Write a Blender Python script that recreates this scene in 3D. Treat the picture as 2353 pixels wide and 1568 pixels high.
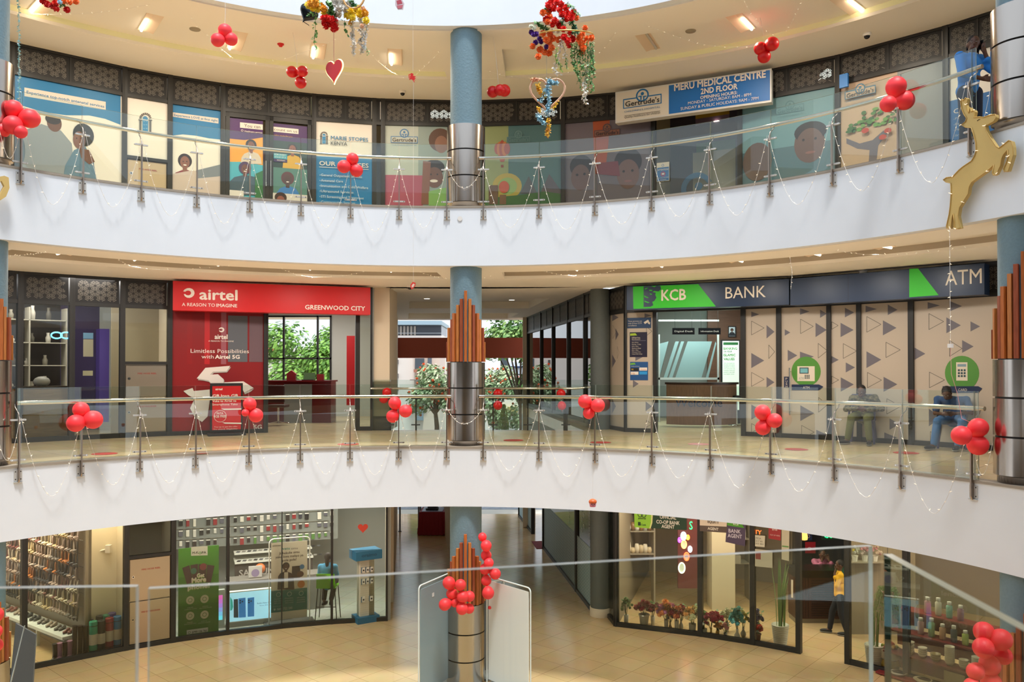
import bpy, bmesh, math, random
from math import sin, cos, pi, atan2, hypot, sqrt
from mathutils import Vector, Matrix

random.seed(7)
for o in list(bpy.data.objects):
    bpy.data.objects.remove(o)
SC = bpy.context.scene
COL = SC.collection

# ---------------- camera, sky, sun, exposure ----------------
FPX, CXP, CYP, PIT, EYE = 1889.55, 1176.5, 824.0, 0.0119, 1.414   # pixels of the 2353 x 1568 frame
cam_d = bpy.data.cameras.new('camera')
cam = bpy.data.objects.new('camera', cam_d)
COL.objects.link(cam)
cam.location = (0, 0, EYE)
cam.rotation_euler = (pi / 2 + PIT, 0, 0)
cam_d.sensor_width = 36
cam_d.lens = FPX / 2353 * 36
cam_d.shift_y = (CYP - 784) / 2353
cam_d.clip_start = 0.05
cam_d.clip_end = 600
cam_d.dof.use_dof = True
cam_d.dof.focus_distance = 15.0
cam_d.dof.aperture_fstop = 8.0
SC.camera = cam

SC.cycles.max_bounces = 8
SC.cycles.diffuse_bounces = 4
SC.cycles.transparent_max_bounces = 24
SC.view_settings.view_transform = 'Standard'
SC.view_settings.look = 'None'
SC.view_settings.gamma = 1
SC.view_settings.use_curve_mapping = False
SC.view_settings.exposure = 0.22

wd = bpy.data.worlds.new('sky')
SC.world = wd
wd.use_nodes = True
nt = wd.node_tree
bg = nt.nodes['Background']
tc = nt.nodes.new('ShaderNodeTexCoord')
sx = nt.nodes.new('ShaderNodeSeparateXYZ')
rp = nt.nodes.new('ShaderNodeValToRGB')
nt.links.new(tc.outputs['Generated'], sx.inputs[0])
nt.links.new(sx.outputs['Z'], rp.inputs[0])
nt.links.new(rp.outputs[0], bg.inputs[0])
rp.color_ramp.elements[0].position = 0.0
rp.color_ramp.elements[0].color = (0.88, 0.94, 1.0, 1)
rp.color_ramp.elements[1].position = 0.5
rp.color_ramp.elements[1].color = (0.76, 0.87, 1.0, 1)
bg.inputs[1].default_value = 1.22

sd = bpy.data.lights.new('sun', 'SUN')
sd.energy = 3.6
sd.angle = math.radians(9)
sd.color = (1.0, 0.97, 0.93)
sun = bpy.data.objects.new('sun', sd)
COL.objects.link(sun)
sun.location = (0, 0, 30)
sun.rotation_euler = (math.radians(17), math.radians(5), 0)   # high over the skylight, a little behind the viewer


def area(name, loc, sx_, sy_, power, col=(1, .95, .86), rot=(0, 0, 0)):
    d = bpy.data.lights.new(name, 'AREA')
    d.shape = 'RECTANGLE'
    d.size, d.size_y = sx_, sy_
    d.energy = power
    d.color = col
    o = bpy.data.objects.new(name, d)
    COL.objects.link(o)
    o.location = loc
    o.rotation_euler = rot
    return o


# ---------------- the atrium circle ----------------
CX, CY, R = -1.1624, 7.0959, 7.6885     # centre and radius of the balcony edge
RW = 11.75                              # radius of the shopfronts
Z0, Z1, Z2, Z3 = -4.32, 0.0, 4.32, 8.66  # ground, first, second, third floor
SOF = 3.25                              # soffit height over each floor
AC, AL, AR = 0.0394, -0.935, 1.1913     # angles of the three columns


def pol(a, r, z=0):
    return Vector((CX + r * sin(a), CY + r * cos(a), z))


def ray(px, py):
    u, v = (px - CXP) / FPX, (CYP - py) / FPX
    return Vector((u, cos(PIT) - v * sin(PIT), sin(PIT) + v * cos(PIT)))


def on_y(px, py, y):
    d = ray(px, py)
    t = y / d.y
    return Vector((d.x * t, y, EYE + d.z * t))


def on_z(px, py, z):
    d = ray(px, py)
    t = (z - EYE) / d.z
    return Vector((d.x * t, d.y * t, z))


def on_cyl(px, py, r):
    d = ray(px, py)
    a = d.x * d.x + d.y * d.y
    b = -2 * (d.x * CX + d.y * CY)
    c = CX * CX + CY * CY - r * r
    t = (-b + sqrt(max(0, b * b - 4 * a * c))) / (2 * a)
    return Vector((d.x * t, d.y * t, EYE + d.z * t))


def ang(px, r, py=846):
    p = on_cyl(px, py, r)
    return atan2(p.x - CX, p.y - CY)


# ---------------- materials ----------------
def lin(c):
    if isinstance(c, str):
        c = [int(c[i:i + 2], 16) / 255 for i in (0, 2, 4)]
        c = [x / 12.92 if x <= 0.04045 else ((x + 0.055) / 1.055) ** 2.4 for x in c]
    return (c[0], c[1], c[2], 1)


_M = {}


def mat(name, col='808080', rough=0.5, metal=0.0, emit=0.0, noise=0.0, nscale=8.0, bump=0.0, spec=0.5, ecol=None, stretch=(1, 1, 1)):
    if name in _M:
        return _M[name]
    m = bpy.data.materials.new(name)
    m.use_nodes = True
    n = m.node_tree.nodes
    l = m.node_tree.links
    b = n['Principled BSDF']
    c = lin(col)
    b.inputs['Base Color'].default_value = c
    b.inputs['Roughness'].default_value = rough
    b.inputs['Metallic'].default_value = metal
    b.inputs['Specular IOR Level'].default_value = spec
    m.diffuse_color = c
    if emit:
        b.inputs['Emission Color'].default_value = lin(ecol) if ecol else c
        b.inputs['Emission Strength'].default_value = emit
    if noise or bump:
        t = n.new('ShaderNodeTexCoord')
        mp = n.new('ShaderNodeMapping')
        mp.inputs['Scale'].default_value = stretch
        x = n.new('ShaderNodeTexNoise')
        x.inputs['Scale'].default_value = nscale
        x.inputs['Detail'].default_value = 4
        l.new(t.outputs['Object'], mp.inputs[0])
        l.new(mp.outputs[0], x.inputs['Vector'])
        if noise:
            r = n.new('ShaderNodeMapRange')
            r.inputs[1].default_value = 0.3
            r.inputs[2].default_value = 0.7
            r.inputs[3].default_value = 1 - noise
            r.inputs[4].default_value = 1 + noise * 0.6
            mx = n.new('ShaderNodeVectorMath')
            mx.operation = 'SCALE'
            mx.inputs[0].default_value = c[:3]
            l.new(x.outputs[0], r.inputs[0])
            l.new(r.outputs[0], mx.inputs['Scale'])
            l.new(mx.outputs[0], b.inputs['Base Color'])
        if bump:
            bp = n.new('ShaderNodeBump')
            bp.inputs['Strength'].default_value = bump
            bp.inputs['Distance'].default_value = 0.02
            l.new(x.outputs[0], bp.inputs['Height'])
            l.new(bp.outputs[0], b.inputs['Normal'])
    _M[name] = m
    return m


def glass(name, tint=(0.93, 0.97, 0.95), refl=1.0, ior=1.5):
    if name in _M:
        return _M[name]
    m = bpy.data.materials.new(name)
    m.use_nodes = True
    n = m.node_tree.nodes
    l = m.node_tree.links
    n.remove(n['Principled BSDF'])
    tr = n.new('ShaderNodeBsdfTransparent')
    tr.inputs[0].default_value = (*tint, 1)
    gl = n.new('ShaderNodeBsdfGlossy')
    gl.inputs['Roughness'].default_value = 0.0
    gl.inputs[0].default_value = (refl, refl, refl, 1)
    fr = n.new('ShaderNodeFresnel')
    fr.inputs[0].default_value = ior
    mx = n.new('ShaderNodeMixShader')
    l.new(fr.outputs[0], mx.inputs[0])
    l.new(tr.outputs[0], mx.inputs[1])
    l.new(gl.outputs[0], mx.inputs[2])
    l.new(mx.outputs[0], n['Material Output'].inputs[0])
    m.diffuse_color = (.7, .85, .85, .4)
    _M[name] = m
    return m


def tile_mat(name, col, col2, mortar, size, rot, rough=0.12):
    m = mat(name, col, rough)
    n = m.node_tree.nodes
    l = m.node_tree.links
    b = n['Principled BSDF']
    t = n.new('ShaderNodeTexCoord')
    mp = n.new('ShaderNodeMapping')
    mp.inputs['Rotation'].default_value = (0, 0, rot)
    br = n.new('ShaderNodeTexBrick')
    br.offset = 0.0
    br.inputs['Color1'].default_value = lin(col)
    br.inputs['Color2'].default_value = lin(col2)
    br.inputs['Mortar'].default_value = lin(mortar)
    br.inputs['Scale'].default_value = 1.0
    br.inputs['Mortar Size'].default_value = 0.004
    br.inputs['Brick Width'].default_value = size
    br.inputs['Row Height'].default_value = size
    nz = n.new('ShaderNodeTexNoise')
    nz.inputs['Scale'].default_value = 3.0
    nz.inputs['Detail'].default_value = 6
    mx = n.new('ShaderNodeMix')
    mx.data_type = 'RGBA'
    mx.blend_type = 'MULTIPLY'
    mx.inputs[0].default_value = 0.22
    l.new(t.outputs['Object'], mp.inputs[0])
    l.new(mp.outputs[0], br.inputs['Vector'])
    l.new(mp.outputs[0], nz.inputs['Vector'])
    l.new(br.outputs['Color'], mx.inputs[6])
    l.new(nz.outputs['Color'], mx.inputs[7])
    l.new(mx.outputs[2], b.inputs['Base Color'])
    return m


# ---------------- mesh helpers ----------------
def wmat(o):
    m = Matrix.LocRotScale(o.location, o.rotation_euler, o.scale)
    return wmat(o.parent) @ m if o.parent else m


def tag(o, label=None, cat=None, group=None, kind=None):
    if label: o['label'] = label
    if cat: o['category'] = cat
    if group: o['group'] = group
    if kind: o['kind'] = kind
    return o


def empty(name, loc, label=None, cat=None, group=None, rz=0.0, kind=None):
    o = bpy.data.objects.new(name, None)
    o.empty_display_size = 0.1
    COL.objects.link(o)
    o.location = loc
    o.rotation_euler = (0, 0, rz)
    return tag(o, label, cat, group, kind)


class Fr:
    """a flat local frame: u along, v up, w out of the surface"""
    def __init__(s, o, ux, n=None, uz=Vector((0, 0, 1))):
        s.o = Vector(o)
        s.ux = Vector(ux).normalized()
        s.uz = Vector(uz).normalized()
        s.n = Vector(n).normalized() if n is not None else s.ux.cross(s.uz).normalized()

    def P(s, u, v, w=0.0):
        return s.o + s.ux * u + s.uz * v + s.n * w

    def px(s, x, y, w=0.0):
        d = ray(x, y)
        c = Vector((0, 0, EYE))
        o = s.o + s.n * w
        t = (o - c).dot(s.n) / d.dot(s.n)
        p = c + d * t - o
        return p.dot(s.ux), p.dot(s.uz)

    def off(s, w, u=0, v=0):
        return Fr(s.P(u, v, w), s.ux, s.n, s.uz)


_T = {}


def text2d(s, bold=0.0, space=1.0, shear=0.0):
    k = (s, bold, space, shear)
    if k not in _T:
        c = bpy.data.curves.new('t', 'FONT')
        c.body = s
        c.size = 1
        c.offset = bold * 0.4
        c.space_character = space
        c.shear = shear
        c.resolution_u = 2
        o = bpy.data.objects.new('t', c)
        me = bpy.data.meshes.new_from_object(o)
        vs = [(v.co.x, v.co.y) for v in me.vertices]
        fs = [tuple(p.vertices) for p in me.polygons]
        bpy.data.objects.remove(o)
        bpy.data.curves.remove(c)
        bpy.data.meshes.remove(me)
        _T[k] = (vs, fs)
    return _T[k]


class MB:
    def __init__(s):
        s.v, s.f, s.mi, s.m = [], [], [], []
        s.cur = 0
        s.sm = []
        s.smooth = False

    def use(s, m):
        if m not in s.m:
            s.m.append(m)
        s.cur = s.m.index(m)
        return s

    def add(s, vs, fs, smooth=None):
        b = len(s.v)
        s.v += [Vector(v) for v in vs]
        sm = s.smooth if smooth is None else smooth
        for f in fs:
            s.f.append(tuple(b + i for i in f))
            s.mi.append(s.cur)
            s.sm.append(sm)
        return s

    def quad(s, a, b, c, d):
        return s.add([a, b, c, d], [(0, 1, 2, 3)])

    def box(s, c, sz, rz=0.0):
        x, y, z = sz[0] / 2, sz[1] / 2, sz[2] / 2
        m = Matrix.Rotation(rz, 3, 'Z')
        vs = [m @ Vector((i * x, j * y, k * z)) + Vector(c) for i in (-1, 1) for j in (-1, 1) for k in (-1, 1)]
        return s.add(vs, [(0, 1, 3, 2), (4, 6, 7, 5), (0, 4, 5, 1), (2, 3, 7, 6), (0, 2, 6, 4), (1, 5, 7, 3)], False)

    def fbox(s, fr, u0, u1, v0, v1, w0, w1):
        vs = [fr.P(u, v, w) for u in (u0, u1) for v in (v0, v1) for w in (w0, w1)]
        return s.add(vs, [(0, 1, 3, 2), (4, 6, 7, 5), (0, 4, 5, 1), (2, 3, 7, 6), (0, 2, 6, 4), (1, 5, 7, 3)], False)

    def rect(s, fr, u0, v0, u1, v1, w=0.0):
        return s.quad(fr.P(u0, v0, w), fr.P(u1, v0, w), fr.P(u1, v1, w), fr.P(u0, v1, w))

    def poly(s, fr, pts, w=0.0):
        return s.add([fr.P(u, v, w) for u, v in pts], [tuple(range(len(pts)))], False)

    def prism(s, fr, pts, w0, w1):
        n = len(pts)
        vs = [fr.P(u, v, w0) for u, v in pts] + [fr.P(u, v, w1) for u, v in pts]
        fs = [tuple(range(n))[::-1], tuple(range(n, 2 * n))]
        fs += [(i, (i + 1) % n, n + (i + 1) % n, n + i) for i in range(n)]
        return s.add(vs, fs, False)

    def disc(s, fr, u, v, r, w=0.0, n=20, r2=None):
        r2 = r2 or r
        return s.poly(fr, [(u + r * cos(2 * pi * i / n), v + r2 * sin(2 * pi * i / n)) for i in range(n)], w)

    def ring(s, fr, u, v, r, t, w=0.0, n=24, a0=0.0, a1=2 * pi):
        vs, fs = [], []
        for i in range(n + 1):
            a = a0 + (a1 - a0) * i / n
            vs += [fr.P(u + (r - t) * cos(a), v + (r - t) * sin(a), w), fr.P(u + r * cos(a), v + r * sin(a), w)]
            if i < n:
                fs.append((2 * i, 2 * i + 1, 2 * i + 3, 2 * i + 2))
        return s.add(vs, fs, False)

    def line(s, fr, a, b, t, w=0.0):
        a, b = Vector(a), Vector(b)
        d = (b - a).normalized() * t / 2
        q = Vector((-d.y, d.x))
        return s.poly(fr, [a - q, b - q, b + q, a + q], w)

    def text(s, fr, txt, u0, v0, u1=None, h=0.1, w=0.0, bold=0.0, depth=0.0, space=1.0, shear=0.0):
        """u0..u1 is the printed width, v0 the baseline, h the capital height"""
        vs, fs = text2d(txt, 0.0, space, shear)
        if not vs:
            return s
        if bold and not depth:
            d = bold * 1.1
            x0, x1 = min(v[0] for v in vs) - d, max(v[0] for v in vs) + d
            sy = h / 0.70
            sxx = (u1 - u0) / (x1 - x0) if u1 is not None else sy
            for k, (dx, dy) in enumerate(((-d, 0), (d, 0), (0, d), (0, -d))):
                s.add([fr.P(u0 + (x + dx - x0) * sxx, v0 + (y + dy) * sy, w + k * .0002) for x, y in vs], fs, False)
            return s
        x0, x1 = min(v[0] for v in vs), max(v[0] for v in vs)
        sy = h / 0.70
        sxx = (u1 - u0) / (x1 - x0) if u1 is not None else sy
        pts = [(u0 + (x - x0) * sxx, v0 + y * sy) for x, y in vs]
        if not depth:
            return s.add([fr.P(u, v, w) for u, v in pts], fs, False)
        n = len(pts)
        ed = {}
        for f in fs:
            for i in range(len(f)):
                a, b = f[i], f[(i + 1) % len(f)]
                ed[(a, b)] = 1
        F2 = [tuple(i + n for i in f) for f in fs]
        for (a, b) in ed:
            if (b, a) not in ed:
                F2.append((a, b, b + n, a + n))
        return s.add([fr.P(u, v, w) for u, v in pts] + [fr.P(u, v, w + depth) for u, v in pts], F2, False)

    def textp(s, fr, txt, x0, y0, x1, hp, w=0.0, **k):
        """the same in pixels of the photo, read on the plane of the frame: baseline start x0,y0, end x1, capital height hp"""
        u0, v0 = fr.px(x0, y0, w)
        u1, _ = fr.px(x1, y0, w)
        _, vt = fr.px(x0, y0 - hp, w)
        return s.text(fr, txt, u0, v0, u1, vt - v0, w, **k)

    def polyp(s, fr, pts, w=0.0):
        return s.poly(fr, [fr.px(x, y, w) for x, y in pts], w)

    def tube(s, pts, r, n=8, closed=False, cap=True):
        pts = [Vector(p) for p in pts]
        N = len(pts)
        rs = r if isinstance(r, (list, tuple)) else [r] * N
        vs, fs = [], []
        up = Vector((0, 0, 1))
        prev = None
        for i, p in enumerate(pts):
            if closed:
                d = pts[(i + 1) % N] - pts[i - 1]
            else:
                d = pts[min(i + 1, N - 1)] - pts[max(i - 1, 0)]
            d = d.normalized() if d.length else Vector((0, 0, 1))
            if prev is None:
                a = d.cross(up)
                if a.length < 1e-3:
                    a = d.cross(Vector((1, 0, 0)))
            else:
                a = prev - d * prev.dot(d)
                if a.length < 1e-4:
                    a = d.cross(up)
            a.normalize()
            prev = a
            b = d.cross(a)
            for k in range(n):
                t = 2 * pi * k / n
                vs.append(p + (a * cos(t) + b * sin(t)) * rs[i])
        for i in range(N if closed else N - 1):
            j = (i + 1) % N
            for k in range(n):
                k2 = (k + 1) % n
                fs.append((i * n + k, i * n + k2, j * n + k2, j * n + k))
        s.add(vs, fs, n > 4)
        if cap and not closed:
            s.add(vs[:n], [tuple(range(n))[::-1]], False)
            s.add(vs[-n:], [tuple(range(n))], False)
        return s

    def lathe(s, prof, c=(0, 0, 0), n=24, smooth=True, a0=0.0, a1=2 * pi, wob=0.0):
        c = Vector(c)
        full = abs(a1 - a0 - 2 * pi) < 1e-6
        m = n if full else n + 1
        vs, fs = [], []
        for j, (r, z) in enumerate(prof):
            for i in range(m):
                a = a0 + (a1 - a0) * i / n
                rr = r * (1 + wob * sin(8 * a + j))
                vs.append(c + Vector((rr * sin(a), rr * cos(a), z)))
        for j in range(len(prof) - 1):
            for i in range(n):
                k = (i + 1) % m
                fs.append((j * m + i, j * m + k, (j + 1) * m + k, (j + 1) * m + i))
        return s.add(vs, fs, smooth)

    def ball(s, c, r, n=10, sc=(1, 1, 1), rot=None):
        c = Vector(c)
        h = max(4, n // 2 + 1)
        vs, fs = [], []
        for j in range(h + 1):
            p = pi * j / h
            for i in range(n):
                a = 2 * pi * i / n
                v = Vector((r * sin(p) * cos(a) * sc[0], r * sin(p) * sin(a) * sc[1], r * cos(p) * sc[2]))
                if rot: v = rot @ v
                vs.append(c + v)
        for j in range(h):
            for i in range(n):
                k = (i + 1) % n
                fs.append((j * n + i, (j + 1) * n + i, (j + 1) * n + k, j * n + k))
        return s.add(vs, fs, True)

    def sector(s, a0, a1, r0, r1, z0, z1, n=48, top=True, bottom=True, inner=True, outer=True, ends=True):
        """solid ring segment about the atrium's centre"""
        vs, fs = [], []
        for i in range(n + 1):
            a = a0 + (a1 - a0) * i / n
            vs += [pol(a, r0, z0), pol(a, r1, z0), pol(a, r1, z1), pol(a, r0, z1)]
        for i in range(n):
            b, c = 4 * i, 4 * i + 4
            if bottom: fs.append((b, c, c + 1, b + 1))
            if outer: fs.append((b + 1, c + 1, c + 2, b + 2))
            if top: fs.append((b + 2, c + 2, c + 3, b + 3))
            if inner: fs.append((b + 3, c + 3, c, b))
        if ends:
            fs += [(0, 1, 2, 3), (4 * n + 3, 4 * n + 2, 4 * n + 1, 4 * n)]
        return s.add(vs, fs, False)

    def build(s, name, m=None, parent=None, label=None, cat=None, group=None, kind=None, bevel=0, center=True):
        if m is not None and not s.m:
            s.m = [m]
        me = bpy.data.meshes.new(name)
        o = bpy.data.objects.new(name, me)
        COL.objects.link(o)
        if parent is not None:
            o.parent = parent
            W = wmat(parent).inverted()
            vs = [W @ v for v in s.v]
        elif center and s.v:
            lo = [min(v[i] for v in s.v) for i in range(3)]
            hi = [max(v[i] for v in s.v) for i in range(3)]
            c = Vector(((lo[0] + hi[0]) / 2, (lo[1] + hi[1]) / 2, lo[2]))
            o.location = c
            vs = [v - c for v in s.v]
        else:
            vs = s.v
        me.from_pydata([tuple(v) for v in vs], [], s.f)
        for x in s.m:
            me.materials.append(x)
        if s.f:
            me.polygons.foreach_set('material_index', s.mi)
            me.polygons.foreach_set('use_smooth', s.sm)
        me.update()
        if bevel:
            b = o.modifiers.new('bevel', 'BEVEL')
            b.width = bevel
            b.segments = 2
            b.limit_method = 'ANGLE'
        return tag(o, label, cat, group, kind)


def copy_tree(o, parent=None):
    c = o.copy()
    COL.objects.link(c)
    if parent is not None:
        c.parent = parent
    for ch in list(o.children):
        copy_tree(ch, c)
    return c


def st(mb, name, m=None, parent=None):
    return mb.build(name, m, parent, kind=None if parent else 'structure')


_OW = 'first second third fourth fifth sixth seventh eighth ninth tenth eleventh twelfth thirteenth fourteenth fifteenth sixteenth seventeenth eighteenth nineteenth'.split()


def ordn(k):
    return _OW[k] if k < 19 else 'twentieth' if k == 19 else 'twenty-' + _OW[k - 20]


# common materials
WHITE = mat('white_plaster', 'e4ebf3', 0.55, noise=0.03, nscale=1.2, bump=0.15)
CREAM = mat('cream_ceiling_paint', 'faf4e8', 0.7)
CREAM2 = mat('beige_wall_paint', 'd9c9b0', 0.7)
DARK = mat('charcoal_aluminium', '2b2a29', 0.45, metal=0.2)
BLACK = mat('black_paint', '141416', 0.5)
STEEL = mat('brushed_steel', 'b4aca4', 0.2, metal=1.0)
CHROME = mat('polished_steel', 'd8d4cc', 0.12, metal=1.0)
BLUECOL = mat('blue_grey_column_paint', '6c8894', 0.6, noise=0.06, nscale=30, bump=0.3)
GREYCOL = mat('dark_grey_column_paint', '5c6361', 0.7, noise=0.05, nscale=20, bump=0.2)
WOODS = [mat('orange_wood', 'b5632a', 0.45, noise=0.25, nscale=6, stretch=(12, 12, 1)), mat('red_brown_wood', '97492a', 0.45, noise=0.25, nscale=6, stretch=(12, 12, 1)), mat('light_brown_wood', 'bb7436', 0.45, noise=0.25, nscale=6, stretch=(12, 12, 1))]
GLASS = glass('balustrade_glass', (0.90, 0.95, 0.93))
WGLASS = glass('shopfront_glass', (0.93, 0.94, 0.90), 0.9, 1.4)
RED = mat('red_balloon_rubber', 'fa3840', 0.5)
REDD = mat('dark_red_balloon_rubber', 'd80d14', 0.35)
FLOOR = tile_mat('cream_marble_tiles', 'd9bb90', 'd3b284', '94784e', 0.6, 0.72, 0.16)
FLOOR1 = tile_mat('sand_tiles', 'd8c19a', 'd2b98f', 'a58c64', 0.6, 0.72, 0.18)
WPAPER = mat('white_print', 'efece6', 0.5)
# ================= the setting =================
# floors
mb = MB(); mb.box((0, 11.2, Z0 - 0.1), (44, 42.4, 0.2)); st(mb, 'floor', FLOOR)
FLA0, FLA1 = -1.45, 1.75
PD = Vector((-0.13, 1, 0)).normalized()      # direction of the passage
PN = Vector((PD.y, -PD.x, 0))                # to its other side


def prism_z(pts, z0, z1):
    m = MB()
    n = len(pts)
    m.add([(x, y, z0) for x, y in pts] + [(x, y, z1) for x, y in pts],
          [tuple(range(n)), tuple(range(2 * n - 1, n - 1, -1))] + [(i, (i + 1) % n, n + (i + 1) % n, n + i) for i in range(n)])
    return m


PL = Vector((-2.80, 19.0, 0))     # passage wall lines at the shopfront ring
PR = Vector((1.86, 19.5, 0))


def pl(y, side):
    o = PL if side < 0 else PR
    return o + PD * ((y - o.y) / PD.y)


def arcpts(a0, a1, r, n=24):
    return [(pol(a0 + (a1 - a0) * i / n, r).x, pol(a0 + (a1 - a0) * i / n, r).y) for i in range(n + 1)]


# first floor: ring walkway plus the shop floors either side of the passage
def slab(name, z0, z1, m, passage=True):
    b = MB()
    b.sector(FLA0, FLA1, R, RW + 0.05, z0, z1, 96)
    o = st(b, name, m)
    if passage:
        aL = atan2(PL.x - CX, PL.y - CY)
        aR = atan2(PR.x - CX, PR.y - CY)
        q = arcpts(FLA0, aL, RW + 0.05) + [(pl(31, -1).x, 31.0), (-19, 31.0)]
        st(prism_z(q, z0, z1), name, m)
        q = arcpts(aR, FLA1, RW + 0.05) + [(19, 31.0), (pl(31, 1).x, 31.0)]
        st(prism_z(q, z0, z1), name, m)
    return o


slab('floor', -0.30, Z1, FLOOR1)
b = MB(); b.sector(FLA0, FLA1, R, 20, Z2 - 0.30, Z2, 96); st(b, 'floor', FLOOR1)
b = MB(); b.sector(FLA0, FLA1, R, 20, Z3 - 0.30, Z3, 96); st(b, 'floor', FLOOR1)
# the near landing the photo was taken from
NEAR = [(-6.3, 0.95), (-0.50, 1.00), (0.53, 1.25), (0.50, 0.85), (0.62, -1.6), (8.5, -3.2), (8.5, -7.5), (-6.3, -7.5)]
st(prism_z(NEAR, -0.30, Z1), 'floor', FLOOR1)

# white balcony fronts with a thin stone nosing
NOSE = mat('stone_nosing', '9a9184', 0.5)
for k, (zf, top) in enumerate(((Z1, 0.0), (Z2, 0.0), (Z3, 1.3))):
    b = MB()
    b.sector(FLA0, FLA1, R - 0.02, R + 0.16, zf - 1.065, zf + top - 0.02, 120)
    st(b, 'wall_balcony_front', WHITE)
    if top == 0:
        b = MB(); b.sector(FLA0, FLA1, R - 0.035, R + 0.2, zf - 0.02, zf + 0.012, 120); st(b, 'trim_%d' % (k + 1), NOSE)

# soffits: inner band, raised tray, outer band; radial beams at the columns
CREAMD = mat('unlit_recess_grey', 'b9ac98', 0.8)  # grey stands in for shade on the unlit recess lip
COVE = mat('pale_yellow_cove_glow', 'e9e2b4', 0.6, emit=0.10, ecol='f0e8a0')  # yellow tint and faint glow stand in for LED light on the lip


def soffit(zf, ra, rb, rise, cove, a_from=FLA0, a_to=FLA1):
    z = zf + SOF
    b = MB(); b.sector(a_from, a_to, R + 0.15, ra, z, z + 0.06, 96); st(b, 'ceiling', CREAM)
    b = MB(); b.sector(a_from, a_to, rb, RW + 0.1, z, z + 0.06, 96); st(b, 'ceiling', CREAM)
    b = MB(); b.sector(a_from, a_to, ra - 0.02, rb + 0.02, z + rise, z + rise + 0.05, 96); st(b, 'ceiling', CREAM)
    b = MB(); b.sector(a_from, a_to, rb, rb + 0.04, z + 0.061, z + rise, 96); st(b, 'ceiling_cove', cove)
    b = MB(); b.sector(a_from, a_to, ra - 0.04, ra, z + 0.061, z + rise, 96); st(b, 'ceiling_cove', CREAM)
    for a in (AL, AC, AR):
        b = MB()
        w = 0.62
        fr = Fr(pol(a, 0), (cos(a), -sin(a), 0), n=(0, 0, 1), uz=(sin(a), cos(a), 0))
        b.fbox(fr, -w, w, ra - 0.01, rb + 0.01, z + 0.004, z + 0.12)
        st(b, 'ceiling_beam', CREAM)


soffit(Z2, 8.75, 10.35, 0.16, COVE)
soffit(Z1, 8.65, 9.85, 0.16, CREAMD)
b = MB(); b.sector(FLA0, FLA1, R + 0.15, RW + 0.1, Z0 + SOF, Z0 + SOF + 0.06, 96); st(b, 'ceiling', CREAM)


# columns: painted shaft, three brushed steel drums, wooden organ-pipe battens
def column(a, zf, slats, label, h=SOF, base=0.0, rc=0.29):
    c = pol(a, R + 0.33, zf)
    t = empty('column', c, kind='structure')
    b = MB(); b.lathe([(rc, 0.0), (rc, h + 0.02)], c, 40); b.build('shaft', BLUECOL, t)
    if slats is None:
        return t
    h0, zs = (0.10, [0.10, 0.58, 1.055, 1.53]) if not base else base
    for i in range(3):
        b = MB()
        z0, z1 = zs[i] + 0.012, zs[i + 1] - 0.012
        b.lathe([(0.35, z0), (0.35, z1)], c, 48); b.lathe([(rc, z0), (0.35, z0)], c, 48, False); b.lathe([(0.35, z1), (rc, z1)], c, 48, False)
        b.build('steel_drum', STEEL, t)
        if i < 2:
            b = MB(); b.lathe([(0.325, zs[i + 1] - .013), (0.325, zs[i + 1] + .013)], c, 40); b.build('drum_joint', BLACK, t)
    b = MB(); b.lathe([(0.30, 0.0), (0.31, 0.0), (0.31, zs[0] - .005), (0.345, zs[0] + .01)], c, 40); b.build('steel_base', STEEL, t)
    if slats:
        z0 = zs[3]
        n = 22
        view = atan2(0 - c.x, 0 - c.y)
        for k in range(-7, 8):
            th = view + k * 0.227 + slats * 0.02
            top = z0 + 1.28 - abs(k) * 0.128 - (0.02 if k % 2 else 0)
            if top < z0 + 0.2:
                top = z0 + 0.2
            rr = 0.31 + (0.02 if k % 2 else 0)
            p = c + Vector((rr * sin(th), rr * cos(th), 0))
            b = MB(); b.box((p.x, p.y, zf + (z0 + top) / 2), (0.052, 0.06, top - z0), -th)
            b.build('wooden_batten', WOODS[(k * 7 + 3) % 3], t, bevel=0.003)
    return t


column(AC, Z2, 0, '')
column(AR, Z2, 0, '')
column(AL, Z2, 0, '')
column(AC, Z1, 1, '')
column(AR, Z1, 2, '')
column(AL, Z1, 3, '')
column(AC, Z0, 1, '', base=(0.02, [0.02, 0.46, 0.95, 1.47]))
column(AR, Z0, 2, '')
column(AL, Z0, 3, '')
# ================= shopfronts =================
LATL = mat('lattice_cut_light', '78726a', 0.6)
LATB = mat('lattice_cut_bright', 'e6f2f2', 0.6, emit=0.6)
LATP = mat('lattice_plate', '1b1a1a', 0.5, metal=0.1)
CAB = mat('brushed_cabinet_steel', 'b7ab98', 0.3, metal=0.9)
_win = [0]
WF = {}
WFT = {}


def rhombi(w, h, e):
    """tumbling-block rhombi as 4 corner points, covering w x h"""
    out = []
    H = e * sqrt(3) / 2
    j = 0
    y = 0.0
    rows = int(h / (1.5 * e)) + 3
    cols = int(w / (2 * H)) + 3
    for r_ in range(-1, rows):
        for c in range(-1, cols):
            cx = c * 2 * H + (H if r_ % 2 else 0)
            cy = r_ * 1.5 * e
            P = [(cx + e * sin(pi / 3 * k), cy + e * cos(pi / 3 * k)) for k in range(6)]
            C = (cx, cy)
            out += [[C, P[5], P[0], P[1]], [C, P[1], P[2], P[3]], [C, P[3], P[4], P[5]]]
    return out


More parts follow.
